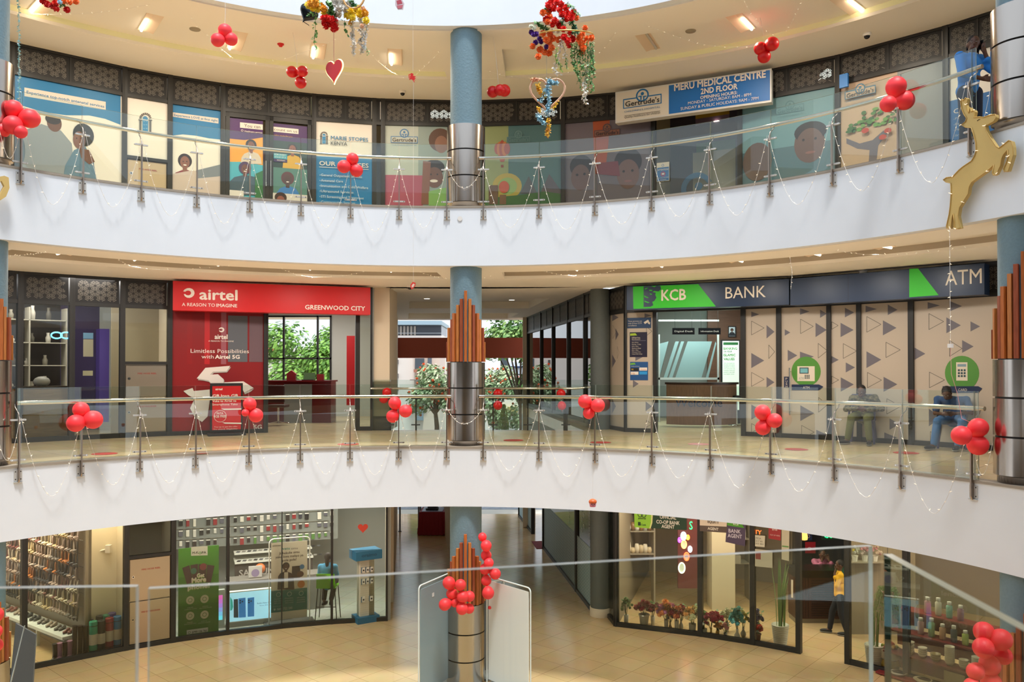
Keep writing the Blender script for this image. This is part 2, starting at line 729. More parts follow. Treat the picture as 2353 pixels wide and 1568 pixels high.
def lattice(fr, u0, u1, v0, v1, parent, bright=None):
    b = MB().use(LATP)
    b.fbox(fr, u0, u1, v0, v1, -0.01, 0.0)
    b.use(LATL)
    m = 0.045
    w, h = u1 - u0 - 2 * m, v1 - v0 - 2 * m
    if w > 0.1:
        for q in rhombi(w, h, h / 3.3):
            cx = sum(p[0] for p in q) / 4
            cy = sum(p[1] for p in q) / 4
            for sc_, gap in ((0.74, 0.2), (0.34, 0.0)):
                pts = [(cx + (p[0] - cx) * sc_, cy + (p[1] - cy) * sc_) for p in q]
                for i in range(4):
                    a, c = Vector(pts[i]), Vector(pts[(i + 1) % 4])
                    if gap: a, c = a.lerp(c, 0.12), a.lerp(c, 0.88)
                    mid = (a + c) / 2
                    if not (0.01 < mid.x < w - .01 and 0.01 < mid.y < h - .01 and -.01 < a.x < w + .01 and -.01 < c.x < w + .01 and -.01 < a.y < h + .01 and -.01 < c.y < h + .01):
                        continue
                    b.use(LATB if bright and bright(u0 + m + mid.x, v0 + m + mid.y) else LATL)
                    b.line(fr, (u0 + m + a.x, v0 + m + a.y), (u0 + m + c.x, v0 + m + c.y), 0.0105, 0.003)
    return b.build('lattice_screen', None, parent)


def window(zf, x0, x1, splits=(), mode='pane', top=SOF, vt=2.68, mull=0.05, bright=None, p0=None, p1=None, gm=None, cut=None, key=None):
    """one shopfront bay between two mullions given by their place along the facade"""
    _win[0] += 1
    a = p0 if p0 is not None else pol(ang(x0, RW), RW)
    c = p1 if p1 is not None else pol(ang(x1, RW), RW)
    ux = Vector((c.x - a.x, c.y - a.y, 0))
    W = ux.length
    n = Vector((ux.y, -ux.x, 0)).normalized()
    fr = Fr((a.x, a.y, zf), ux, n)
    t = empty('window_%d' % _win[0], (a.x, a.y, zf), kind='structure')
    if key:
        WF[key] = (fr, W)
        WFT[key] = t
    b = MB().use(DARK)
    m = mull
    b.fbox(fr, 0.001, m, 0, top, -0.09, 0.03)
    b.fbox(fr, W - m, W - 0.001, 0, top, -0.09, 0.03)
    b.fbox(fr, m, W - m, top - 0.05, top, -0.08, 0.02)
    b.fbox(fr, m, W - m, vt - 0.035, vt + 0.035, -0.08, 0.02)
    if mode not in ('open',):
        b.fbox(fr, m, W - m, 0, 0.09, -0.08, 0.02)
    if mode == 'cabinet':
        b.fbox(fr, m, W - m, cut - 0.03, cut + 0.03, -0.08, 0.025)
    if mode == 'door2':
        b.fbox(fr, W / 2 - 0.085, W / 2 - 0.004, 0.02, vt - 0.04, -0.06, 0.015)
        b.fbox(fr, W / 2 + 0.004, W / 2 + 0.085, 0.02, vt - 0.04, -0.06, 0.015)
        b.fbox(fr, m + .01, m + .09, 0.02, vt - 0.04, -0.06, 0.015)
        b.fbox(fr, W - m - .09, W - m - .01, 0.02, vt - 0.04, -0.06, 0.015)
        b.fbox(fr, m, W - m, vt - 0.14, vt - 0.04, -0.06, 0.015)
    xs = [m] + [s * W for s in splits] + [W - m]
    for s_ in splits:
        b.fbox(fr, s_ * W - 0.018, s_ * W + 0.018, vt, top, -0.06, 0.012)
    b.build('window_frame', None, t)
    for i in range(len(xs) - 1):
        lattice(fr, xs[i] + (0.018 if i else 0), xs[i + 1] - 0.018, vt + 0.035, top - 0.05, t, bright)
    if mode in ('pane', 'door2'):
        b = MB(); b.fbox(fr, m, W - m, 0.09, vt - 0.035, -0.035, -0.025); b.build('pane', gm or WGLASS, t)
    if mode == 'cabinet':
        b = MB(); b.fbox(fr, m, W - m, cut + 0.03, vt - 0.035, -0.035, -0.025); b.build('pane', gm or WGLASS, t)
    return fr, W, t


def partition(a, zf, r0=RW + 0.06, r1=19, m=CREAM2):
    fr = Fr(pol(a, 0, zf), (sin(a), cos(a), 0))
    b = MB(); b.fbox(fr, r0, r1, 0.0, SOF, -0.05, 0.05); st(b, 'wall_partition', m)


def backwall(a0, a1, r, zf, m, h=SOF):
    b = MB(); b.sector(a0, a1, r, r + 0.1, zf, zf + h, 24); st(b, 'wall_back', m)


def A(px):
    return ang(px, RW)


# second floor
DKW = mat('dim_room_wall', '4b4642', 0.8)
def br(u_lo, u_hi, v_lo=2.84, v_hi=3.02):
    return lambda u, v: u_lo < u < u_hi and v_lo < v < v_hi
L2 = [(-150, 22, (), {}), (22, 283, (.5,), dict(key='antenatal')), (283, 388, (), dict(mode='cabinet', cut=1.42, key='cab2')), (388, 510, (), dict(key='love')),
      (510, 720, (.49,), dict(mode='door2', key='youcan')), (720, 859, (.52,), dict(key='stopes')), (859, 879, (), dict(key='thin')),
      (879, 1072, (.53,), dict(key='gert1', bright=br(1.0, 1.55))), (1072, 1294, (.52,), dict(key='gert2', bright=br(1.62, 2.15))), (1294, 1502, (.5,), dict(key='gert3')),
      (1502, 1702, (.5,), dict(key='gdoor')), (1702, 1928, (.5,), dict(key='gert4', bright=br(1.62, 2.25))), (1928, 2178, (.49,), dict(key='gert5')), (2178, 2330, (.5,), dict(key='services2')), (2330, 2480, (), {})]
for x0, x1, sp, kw in L2:
    window(Z2, x0, x1, sp, **kw)
backwall(A(-150), A(2480), RW + 1.6, Z2, CREAM2)

# first floor
L1 = [(-150, 46, (), dict(key='oo0')), (46, 165, (), dict(key='oo')), (165, 281, (), dict(key='oo2')), (281, 390, (), dict(mode='cabinet', cut=1.52, key='cab1')), (390, 611, (.5,), dict(key='airfilm')),
      (611, 822, (), dict(mode='open', key='airdoor')), (822, 856, (), dict(key='airend')),
      (1437, 1504, (), dict(key='kcbA', mull=.035)), (1504, 1708, (), dict(mode='open', key='kcbdoor')), (1708, 1790, (), dict(key='kcbB')), (1790, 1906, (), dict(key='kcbC')),
      (1906, 1973, (), dict(key='kcbD', mull=.035)), (1973, 2094, (), dict(key='kcbE')), (2094, 2320, (.5,), dict(key='kcbF')), (2320, 2480, (), {})]
for x0, x1, sp, kw in L1:
    window(Z1, x0, x1, sp, **kw)
# the short splayed bay between the grey column and the bank
pa = Vector((2.26, 19.15, 0)); pb = pol(A(1437), RW)
window(Z1, 0, 0, p0=pa, p1=pb, key='splay', mull=.03)
WF['splay0'] = (Fr((pa.x, pa.y, 0), pb - pa), (pb - pa).length)

# ground floor
G = [(-220, 60, (.5,), dict(key='shoes0')), (60, 293, (.5,), dict(key='shoes')), (293, 401, (), dict(mode='cabinet', cut=1.87, key='cab0')), (401, 528, (), dict(key='ph1')), (528, 650, (), dict(key='ph2', mull=.012)), (650, 762, (), dict(key='ph3', mull=.006)), (762, 892, (), dict(key='ph4', mull=.045)),
     (1412, 1607, (.5,), dict(key='fl1')), (1607, 1727, (), dict(key='fl2')), (1727, 1832, (), dict(key='fl3')), (1832, 1944, (), dict(mode='open', key='fldoor')),
     (1944, 2078, (), dict(key='fl4')), (2078, 2400, (.5,), dict(key='fl5')), (2400, 2520, (), {})]
for x0, x1, sp, kw in G:
    window(Z0, x0, x1, sp, **kw)
pa = Vector((2.16, 19.35, 0)); pb = pol(A(1412), RW)
window(Z0, 0, 0, p0=pa, p1=pb, key='splayg', mull=.03)

# ---------------- passage ----------------
def side(o, ux, L, zf, z0, z1, name, m, w=0.2):
    fr = Fr((o.x, o.y, zf), ux)
    b = MB(); b.fbox(fr, 0, L, z0, z1, -w, 0); return st(b, name, m)

# end pier by the red shop, with a dark plinth
b = MB(); fr = Fr((pol(A(858), RW).x, pol(A(858), RW).y + .05, 0), (1, 0, 0)); b.fbox(fr, 0.0, 0.36, 0.32, SOF, -1.2, 0); st(b, 'wall_pier', CREAM2)
b = MB(); b.fbox(fr, -0.01, 0.37, 0.0, 0.32, -1.21, 0.012); st(b, 'baseboard_pier', mat('black_granite', '2c2e30', 0.2))
for zf in (Z0, Z1):
    fr = Fr((PL.x - 0.1, PL.y + 1.2, zf), PD, n=PN)
    b = MB(); b.fbox(fr, 0, 10.8, 0, SOF, -0.2, 0); st(b, 'wall_passage', CREAM2)
# first floor slab edge and glass wall across the void
fr = Fr((PR.x, PR.y, 0), PD, n=-PN)
b = MB(); b.fbox(fr, -0.2, 11.6, -1.07, 0.08, -0.2, 0); st(b, 'wall_slab_edge', mat('pale_grey_plaster', 'b9b6b4', 0.7, noise=.1, nscale=2, stretch=(1, 1, .2)))
fr2 = Fr((PR.x, PR.y, 0), PD, n=-PN)
PWX = [1362, 1343, 1305, 1270, 1243, 1212]


def on_side(px):
    """distance along the passage wall of what shows at px"""
    k = (px - CXP) / FPX
    # PR + t*PD : x = k*y
    return (k * PR.y - PR.x) / (PD.x - k * PD.y)


REFG = glass('dark_reflecting_glass', (0.25, 0.27, 0.27), 1.0, 1.75)
ts = [on_side(p) for p in PWX]
for i in range(len(ts) - 1):
    q0, q1 = PR + PD * ts[i], PR + PD * ts[i + 1]
    window(0.08, 0, 0, p1=Vector((q0.x, q0.y, 0)), p0=Vector((q1.x, q1.y, 0)), splits=(.5,), top=3.17, vt=2.6, mull=.045, gm=REFG, key='side%d' % i)
b = MB(); q = PR + PD * ts[-1]; b.box((q.x + .06, q.y + .3, (SOF - 4.3) / 2 + .0), (0.45, 0.5, SOF + 4.3)); st(b, 'wall_pier', CREAM2)
# passage ceiling on the first floor with two raised trays
LX = lambda y: pl(y, -1).x - .1
RX = lambda y: pl(y, 1).x + .15
for (y0, y1, inset, z) in ((18.6, 21.6, 0, SOF), (25.2, 27.3, 0, SOF), (30.5, 31.4, 0, SOF)):
    st(prism_z([(LX(y0), y0), (RX(y0), y0), (RX(y1), y1), (LX(y1), y1)], z, z + 0.25), 'ceiling', CREAM)
for (y0, y1) in ((21.6, 25.2), (27.3, 30.5)):
    st(prism_z([(LX(y0), y0), (LX(y0) + .55, y0), (LX(y1) + .55, y1), (LX(y1), y1)], SOF, SOF + .25), 'ceiling', CREAM)
    st(prism_z([(RX(y0) - .75, y0), (RX(y0), y0), (RX(y1), y1), (RX(y1) - .75, y1)], SOF, SOF + .25), 'ceiling', CREAM)
    st(prism_z([(LX(y0), y0), (RX(y0), y0), (RX(y1), y1), (LX(y1), y1)], SOF + .2, SOF + .27), 'ceiling', CREAM)
st(prism_z([(-19, 31.0), (19, 31.0), (19, 31.3), (-19, 31.3)], SOF + .02, Z2), 'wall_lintel', CREAM2)
# brick-red beam across the far opening
b = MB(); b.fbox(Fr((LX(30.9) - .3, 30.9, 0), (1, 0, 0)), 0, 6.1, 1.80, 2.56, -0.3, 0); st(b, 'wall_red_beam', mat('brick_red_paint', 'a9523f', 0.7))
# grey column at the corner of the passage
for zf, h in ((Z0, SOF), (Z1, SOF)):
    c = Vector((2.05, 19.15, zf))
    t = empty('column', c, kind='structure')
    b = MB(); b.lathe([(.225, 0), (.225, h)], c, 32); b.build('shaft', GREYCOL, t)
    if zf == Z0:
        b = MB(); b.lathe([(.245, 0), (.245, .2), (.225, .2)], c, 32); b.build('tiled_base', CREAM2, t)

# ground floor passage side: frosted panes and an open door
FROST = mat('frosted_film', 'b9d0d4', 0.6)
gts = [on_side(p) for p in (1360, 1323, 1248, 1222, 1192)]
for i in range(4):
    q0, q1 = PR + PD * gts[i], PR + PD * gts[i + 1]
    window(Z0, 0, 0, p1=Vector((q0.x, q0.y, 0)), p0=Vector((q1.x, q1.y, 0)), mode='open' if i == 2 else 'pane', mull=.06, gm=REFG, key='gside%d' % i)
    fr = Fr((q0.x, q0.y, Z0), q1 - q0)
    W = (q1 - q0).length
    b = MB(); b.fbox(fr, 0, W, 0, SOF, -3.0, -2.9); st(b, 'wall_back', CREAM2)

# ---------------- opposite side, behind the photographer ----------------
BA0, BA1 = 1.95, 2 * pi - 1.65
for zf in (Z2, Z3):
    b = MB(); b.sector(BA0, BA1, 6.75, 13.5, zf - 0.3, zf, 64); st(b, 'floor', FLOOR1)
    b = MB(); b.sector(BA0, BA1, 6.6, 6.75, zf - 1.065, zf + 0.0, 64); st(b, 'wall_balcony_front', WHITE)
    b = MB(); b.sector(BA0, BA1, 6.75, 13.5, zf - 1.07, zf - 1.0, 64); st(b, 'ceiling', CREAM)
b = MB(); b.sector(BA0, BA1, 9.0, 9.15, -1.065, -0.301, 64); st(b, 'wall_balcony_front', WHITE)
for zf in (Z0, Z1, Z2):
    b = MB(); b.sector(BA0, BA1, 13.4, 13.5, zf, zf + SOF, 64); st(b, 'wall_back', mat('dim_shop_row', '54504c', .6))
# ================= railings, fairy lights, balloons =================
ORD = ['first', 'second', 'third', 'fourth', 'fifth', 'sixth', 'seventh', 'eighth', 'ninth', 'tenth']
CLAMP = mat('clamp_steel', 'c9c8c4', 0.4, metal=0.3)
POSTM = mat('post_steel', '9c9086', 0.35, metal=0.9)
RA = [AC + 0.0456 + k * 0.1313 for k in range(9)]
LA = [AC - 0.0404 - k * 0.1116 for k in range(9)]


def tan(a):
    return Vector((cos(a), -sin(a), 0))


def rad(a):
    return Vector((sin(a), cos(a), 0))


def pane(b, fr, W, v0, v1, h, e=None):
    b.use(GLASS); b.rect(fr, 0, v0, W, v1, -h); b.rect(fr, 0, v0, W, v1, h)
    b.use(e or mat('glass_edge_dim', '9fb0a8', .3))
    for (a, c, d, f) in ((0, v1, W, v1), (0, v0, W, v0), (0, v0, 0, v1), (W, v0, W, v1)): b.quad(fr.P(a, c, -h), fr.P(d, f, -h), fr.P(d, f, h), fr.P(a, c, h))


def railing(zf, angs, a_end, label, sgn):
    t = empty('balcony_railing', pol((angs[0] + angs[-1]) / 2, R, zf), label, 'railing', 'glass balcony railings')
    a0, a1 = angs[0] - sgn * 0.012, a_end
    pts = [pol(a0 + (a1 - a0) * i / 40, R + 0.11, zf + 0.905) for i in range(41)]
    b = MB(); b.tube(pts, 0.0295, 12); b.build('handrail', CHROME, t)
    for a in angs:
        fr = Fr(pol(a, R - 0.02, zf), tan(a), n=-rad(a))
        b = MB()
        b.prism(Fr(pol(a, R - 0.02, zf) - tan(a) * .009, rad(a) * -1, n=tan(a)), [(0.0, -0.235), (0.035, -0.235), (0.062, -0.19), (0.062, .66), (0.03, .72), (0.02, .72), (0.02, .0), (0.0, .0)], 0, 0.018)
        b.tube([pol(a, R - 0.045, zf + .70), pol(a, R - 0.03, zf + .76), pol(a, R + 0.095, zf + .845), pol(a, R + 0.11, zf + .89)], 0.008, 8)
        p = b.build('post', POSTM, t)
        b = MB().use(CLAMP)
        b.fbox(fr, -.055, .055, -.215, -.055, 0.0, 0.010)
        b.fbox(fr, -.058, .058, -.235, -.227, 0.0, 0.03)
        b.use(DARK)
        for u in (-.035, .035):
            for v in (-.19, -.08):
                b.disc(fr, u, v, .009, .012, 8)
        b.build('base_plate', None, p)
        for v in (.665, .085):
            b = MB().use(CLAMP)
            pr = [(-.092 + .013 * cos(x), v + .013 * sin(x)) for x in [pi / 2 + pi * i / 6 for i in range(7)]] + [(.092 + .013 * cos(x), v + .013 * sin(x)) for x in [-pi / 2 + pi * i / 6 for i in range(7)]]
            b.prism(fr, pr, -0.012, 0.014)
            b.use(CHROME)
            for u in (-.08, .08):
                b.disc(fr, u, v, .010, .016, 8)
            b.build('glass_clamp', None, p)
    ends = sorted(angs + [a0 - sgn * 0.02 * 0, a_end])
    sa = sorted(angs) + ([a_end] if sgn > 0 else [])
    if sgn < 0: sa = [a_end] + sa
    for i in range(len(sa) - 1):
        p0, p1 = pol(sa[i] + .0008, R + 0.0, zf), pol(sa[i + 1] - .0008, R + 0.0, zf)
        fr = Fr(p0, p1 - p0)
        W = (p1 - p0).length
        b = MB(); pane(b, fr, W, .02, 1.125, .006); b.build('glass_panel', None, t)
    return t


SIDE = [('left of', LA, AL + .045, -1), ('right of', RA, AR - .048, 1)]
for zf, ln in ((Z1, 'first-floor'), (Z2, 'second-floor')):
    for sd_, angs, ae, sg in SIDE:
        railing(zf, angs, ae, 'curved glass railing with steel posts and handrail, %s balcony, %s the middle column' % (ln, sd_), sg)

# fairy lights: one swag per bay
WIRE = mat('clear_wire', 'e8e6e0', 0.4)
BULB = mat('warm_bulb', 'fff2d8', 0.4, emit=0.5, ecol='ffe8c8')
_b = MB(); _b.tube([(0, 0, 0), (0, -.012, .003), (0, -.030, .007)], [.0045, .0055, .002], 5)
bulb0 = None


def string(path, label, group='fairy-light swags on the railings', nb=16, r=0.0028, name='string_lights'):
    global bulb0
    L = [0]
    for i in range(1, len(path)): L.append(L[-1] + (path[i] - path[i - 1]).length)
    c = (path[0] + path[-1]) / 2
    t = empty(name, c, label, 'fairy lights', group)
    b = MB(); b.tube(path, r, 4, cap=False); b.build('wire', WIRE, t)
    for k in range(nb):
        s = L[-1] * (k + .5 + random.uniform(-.2, .2)) / nb
        i = max(1, next((j for j in range(len(L)) if L[j] >= s), len(L) - 1))
        f = (s - L[i - 1]) / max(1e-6, L[i] - L[i - 1])
        p = path[i - 1].lerp(path[i], f) - c
        if bulb0 is None:
            bulb0 = _b.build('bulb', BULB, None, center=False)
            o = bulb0
        else:
            o = bulb0.copy(); COL.objects.link(o)
        o.parent = t
        o.location = p
        o.rotation_euler = (random.uniform(-.8, .8), random.uniform(-.5, .5), random.choice([0.6, 2.2, -.6, 3.6, 4.4]) + random.uniform(-.3, .3))
    return t


def swag(zf, a, b_, label, low=-.44, hi=.70, nb=16, p=1.75):
    pts = []
    lean = random.uniform(-.06, .06)
    for i in range(29):
        s = i / 28
        m = abs(2 * s - 1 - lean * (1 - abs(2 * s - 1)))
        z = low + (hi - low) * m ** p
        pts.append(pol(a + (b_ - a) * (.012 + .976 * s), R - 0.10 - .0 * s, zf + z + random.uniform(-.006, .006)))
    t = string(pts, label, nb=nb)
    return t


for zf, ln in ((Z1, 'first-floor'), (Z2, 'second-floor')):
    swag(zf, LA[0], RA[0], 'fairy lights sagging across the steel drums of the middle column, %s railing' % ln, low=.42 if zf == Z1 else .32, nb=10, p=2.0)
    for sd_, angs, ae, sg in SIDE:
        for k in range(8):
            swag(zf, angs[k], angs[k + 1], 'fairy lights draped on the %s balcony front, %s swag %s the middle column' % (ln, ORD[k], sd_), low=-.40 - .08 * ((k * 5) % 3) / 2)

# balloons
def balloon_mesh(name, m):
    b = MB().use(m)
    prof = []
    for i in range(15):
        t_ = pi * i / 14
        r = sin(t_)
        z = -cos(t_)
        if z < 0: z *= 1.16; r *= 1 - .10 * (-z) ** 2
        prof.append((r, z))
    b.lathe(prof, (0, 0, 0), 24)
    b.lathe([(0.02, -1.15), (.07, -1.26), (.0, -1.24)], (0, 0, 0), 8)
    me_o = b.build(name, None, None, center=False)
    me = me_o.data
    bpy.data.objects.remove(me_o)
    return me


BAL = {'r': balloon_mesh('balloon_bright', RED), 'd': balloon_mesh('balloon_shaded', REDD)}


def cluster(lst, depth, label, group=None, kind='r', tie=None, name='balloon_cluster', jit=0.05):
    """lst of (px, py, radius px); each balloon a part of the tied bunch"""
    P = []
    for k, (x, y, rp) in enumerate(lst):
        d = depth + (-jit if k % 2 else jit) + (jit * .6 if k % 3 == 2 else 0)
        p = on_y(x, y, d)
        P.append((p, rp * d / FPX))
    c = sum((p for p, r in P), Vector()) / len(P)
    t = empty(name, c, label, 'balloons', group)
    for p, r in P:
        o = bpy.data.objects.new('balloon', BAL[kind])
        COL.objects.link(o)
        o.parent = t
        o.location = p - c
        o.scale = (r, r, r)
        dv = (p - c)
        dv.y -= .05
        if dv.length > .01:
            o.rotation_euler = Vector(dv).to_track_quat('Z', 'Y').to_euler()
    if tie is not None:
        q = tie
        b = MB(); b.tube([c, (c + q) / 2 + Vector((.01, 0, 0)), q], 0.003, 4); b.build('ribbon', mat('ribbon_red', 'd66', .5) if False else WIRE, t)
    return t


G1 = 'balloon bunches on the first-floor railing'
G2 = 'balloon bunches on the second-floor railing'


def dp(px, r=R - .13, py=846):
    return on_cyl(px, py, r).y


for lst, px, lab in (
    ([(186, 942, 18), (174, 973, 20), (214, 965, 21)], 182, 'three red balloons on the first-floor railing post in front of the purple shop window'),
    ([(574, 929, 15), (563.5, 949, 8.5), (588, 955, 16.3)], 573, 'two red balloons and a tiny one on the railing before the red phone shop'),
    ([(907, 926.5, 14.5), (932, 945, 15), (902.5, 957, 15)], 919, 'three red balloons on the railing just before the passage opening'),
    ([(1344, 923, 15.8), (1374, 932, 16), (1353, 950, 13.5)], 1368, 'three red balloons on the railing in front of the dark grey column'),
    ([(1752, 948, 18), (1780, 967, 17), (1753, 983, 17.5)], 1776, 'three red balloons on the railing between bank door and cash machine panel'),
    ([(2248, 983, 22), (2209, 1001, 22), (2247, 1023, 23.5)], 2240, 'three large red balloons at the railing end beside the seated man in blue')):
    cluster(lst, dp(px), lab, G1)
for lst, px, lab in (
    ([(31.5, 250, 20), (30, 287.5, 21.7), (69, 272, 22), (47, 303, 15), (4, 256, 19), (4, 300, 17)], 40, 'bunch of six red balloons on the second-floor railing beside the steel column'),
    ([(810, 365, 14), (790, 383, 15), (819, 392, 15)], 807, 'three red balloons on the railing over the blue list of services'),
    ([(2059, 199, 23), (2041, 239, 18.5), (2079, 231, 22)], 2073, 'three red balloons high on the railing near the woman on the phone')):
    cluster(lst, dp(px), lab, G2)
GH = 'balloon bunches hanging under the second-floor ceiling'
def hang(lst, depth, lab, kind='r'):
    x = lst[0][0]; y = min(l[1] for l in lst)
    top = on_y(x, -30, depth) if depth < 14.2 else on_y(x, y, depth)
    if depth >= 14.2: top.z = Z2 + SOF + .1
    c = cluster(lst, depth, lab, GH, kind, tie=top)
hang([(517, 71, 16), (500, 92, 15.5), (531, 90, 15)], 13.2, 'three bright red balloons hanging from a string in the open atrium')
hang([(671, 165, 13), (695, 164, 12.6), (691, 190, 13.3)], 15.0, 'three shaded red balloons hanging beside the glowing red heart', 'd')
hang([(1132, 211, 13.3), (1149, 207, 13), (1159, 208, 14)], 15.2, 'three shaded red balloons in a row hanging beside the middle column', 'd')
hang([(1747, 111.5, 14.7), (1774, 101, 16), (1756, 130, 15)], 14.6, 'three shaded red balloons hanging over the blue medical centre sign', 'd')
cv = lambda L: [(850 + x / 3.35, 1100 + y / 3.35, r / 3.35) for x, y, r in L]
cluster(cv([(608, 804, 49), (697, 819, 43), (630, 886, 43), (714, 911, 45), (765, 908, 42), (577, 971, 47), (655, 957, 35), (709, 1004, 46), (765, 1003, 38)]), 14.2,
        'bunch of nine red balloons tied over the wooden battens of the middle column', 'balloon garlands on the ground-floor columns', name='balloon_garland')
cluster(cv([(866, 450, 33), (895, 517, 42), (895, 592, 41), (915, 650, 38), (887, 698, 43), (965, 735, 43), (895, 787, 40), (910, 883, 47), (922, 996, 13)]), 14.6,
        'upright garland of red balloons behind the middle column beside the white board', 'balloon garlands on the ground-floor columns', name='balloon_garland')
cv5 = lambda L: [(1800 + x / 3.35, 1100 + y / 3.35, r / 3.35) for x, y, r in L]
cluster(cv5([(1543, 1180, 75), (1677, 1240, 80), (1690, 1365, 68), (1540, 1305, 78), (1590, 1440, 77), (1478, 1487, 65), (1600, 1575, 76), (1450, 1600, 60)]), 9.55,
        'stack of large red balloons on the column beside the crockery window', 'balloon garlands on the ground-floor columns', name='balloon_garland')
cluster([(-9, 1413, 16), (-12, 1452, 16), (-9, 1484, 15)], 11.4, 'red balloons on the column beside the sandal shop', 'balloon garlands on the ground-floor columns', name='balloon_garland')

# ---------------- ceiling fittings ----------------
SLOT = mat('lamp_housing', 'f3dcc0', 0.6)
TUBE = mat('lit_lamp_tube', 'fff0d8', 0.4, emit=7.0, ecol='fff0d8')
TUBEOFF = mat('unlit_lamp_tube', 'cfc6b6', 0.4)
zt = Z2 + SOF + 0.16


def lamp(px, py, lab, lit=True, flip=1, z=None, grp='recessed slot lamps in the second-floor ceiling', power=46, col=(1, .88, .70), r_=None):
    zz = zt if z is None else z
    p = on_z(px, py, zz)
    if r_: p = pol(atan2(p.x - CX, p.y - CY), r_, zz)
    a = atan2(p.x - CX, p.y - CY)
    r = hypot(p.x - CX, p.y - CY)
    t = empty('ceiling_lamp', p, lab, 'ceiling light', grp)
    fr = Fr(p, tan(a), n=(0, 0, -1), uz=rad(a))
    w, h = .13, .52
    b = MB()
    for (u0, u1, v0, v1) in ((-w - .015, -w, -h, h), (w, w + .015, -h, h), (-w - .015, w + .015, -h - .015, -h), (-w - .015, w + .015, h, h + .015)):
        b.fbox(fr, u0, u1, v0, v1, .0, .012)
    b.rect(fr, -w, -h, w, h, .003)
    b.prism(Fr(fr.P(0, -h, 0), fr.ux, n=fr.uz, uz=fr.n), [(-w * .2 * flip, .004), (w * flip, .004), (w * flip, .04)], 0, 2 * h)
    b.build('housing', SLOT, t)
    b = MB(); b.tube([fr.P(-w * .62 * flip, -h * .1, .028), fr.P(-w * .62 * flip, h * .96, .028)] if lit else [fr.P(-w * .62 * flip, -h * .9, .028), fr.P(-w * .62 * flip, h * .9, .028)], .024, 8); b.build('tube', (TUBE if zz > Z2 else mat('dim_lamp_tube', 'fff0d8', .4, emit=2.0)) if lit else TUBEOFF, t)
    if lit:
        l = area('lamp_light', fr.P(-w * .62 * flip, h * .4, .167), .04, .6, power, col, (0, 0, -a))
    return t


for px, py, lab, lit in ((104, 5, 'slot lamp half hidden by the red and orange flowers', True), (348, 48, 'lit slot lamp in the ceiling left of the hanging balloons', True), (545, 90, 'lit slot lamp right behind the bright red balloons', True), (732, 110, 'lit slot lamp above the glowing red heart', True),
                         (908, 125, 'lit slot lamp between the white trailing blossoms and the middle column', True), (1485, 90, 'unlit slot lamp above the hospital sign', False), (1697, 45, 'lit slot lamp above the three shaded red balloons', True), (1942, 4, 'slot lamp cut by the top edge, nearest the second-floor guard rail end', True)):
    lamp(px, py, lab, lit, 1 if px < 1070 else -1)
for i, px in enumerate((92, 310, 520, 730, 905, 1290, 1490, 1700, 1935, 2190)):
    lamp(px, 600, 'slot lamp in the first-floor ceiling, %s from the end column on the left' % ORD[i], True, 1 if px < 1070 else -1, Z1 + SOF + .16, 'recessed slot lamps in the first-floor ceiling', 34, (1, .94, .86), 9.2)
for i, px in enumerate((60, 300, 540, 780, 1330, 1550, 1790, 2050)):
    a = ang(px, 9.6)
    area('walkway_light', pol(a, 10.0, Z0 + SOF - .03), .25, 1.0, 23, (1, .93, .82), (0, 0, -a))
for px, py, lab in ((448, 67, 'round flush ceiling speaker between two slot lamps on the left side'), (1587, 71, 'round flush ceiling speaker above the medical centre sign')):
    p = on_z(px, py, zt)
    b = MB(); b.lathe([(0, -.012), (.095, -.012), (.1, 0)], p, 24); b.build('ceiling_speaker', mat('speaker_grille_grey', 'a59a86', .7), None, lab, 'speaker', 'round ceiling speakers')
p = on_z(645, 101, zt)
t = empty('fire_detector', p, 'small red fire detector on the ceiling above the shaded red balloons', 'detector')
b = MB(); b.lathe([(0, -.02), (.06, -.02), (.065, 0)], p, 20); b.build('base', REDD, t)
b = MB(); b.lathe([(0, -.06), (.03, -.055), (.045, -.02)], p, 20); b.build('sensor', REDD, t)
DOMEW = mat('camera_housing_white', 'e9e3d8', .4)
DOMEB = mat('camera_dome_black', '15161a', .08)
def domecam(p, lab, s=1.0, grp='dome cameras'):
    t = empty('dome_camera', p, lab, 'camera', grp)
    b = MB(); b.lathe([(.065 * s, 0), (.07 * s, -.02 * s), (.06 * s, -.045 * s), (.045 * s, -.05 * s)], p, 20); b.build('housing', DOMEW, t)
    b = MB(); b.lathe([(.047 * s, -.045 * s), (.04 * s, -.075 * s), (.02 * s, -.092 * s), (0, -.096 * s)], p, 16); b.build('dome', DOMEB, t)
    return t
domecam(on_z(925, 209, Z2 + SOF), 'small dome camera on the ceiling left of the middle column', 1.1)
domecam(on_z(1992, 76, Z2 + SOF), 'dome camera on the ceiling above the patterned screens, right side', 1.15)
domecam(on_z(942, 655, Z1 + SOF), 'dome camera under the first-floor ceiling beside the red ornament', 1.1)
domecam(on_z(1983, 622, Z1 + SOF), 'white dome camera above the navy bank fascia', 1.1)
for k, (px, py) in enumerate(((987, 677), (981, 686), (967, 712), (962, 718), (1191, 680), (1176, 689), (1130, 713))):
    p = on_z(px, py, Z1 + SOF + .2)
    t = empty('downlight', p, 'round lit downlight in the passage ceiling, %s' % ['largest of the left pair, front tray', 'second of the left pair, front tray', 'front of the far left pair', 'rear of the far left pair', 'front one right of the column', 'rear one right of the column, front tray', 'far tray right of the wooden battens'][k], 'ceiling light', 'passage downlights')
    b = MB(); b.lathe([(.085, 0), (.1, -.004), (.1, -.012), (.085, -.012)], p, 20); b.build('trim_ring', DOMEW, t)
    b = MB(); b.lathe([(0, -.009), (.085, -.009)], p, 20); b.build('diffuser', TUBE, t)

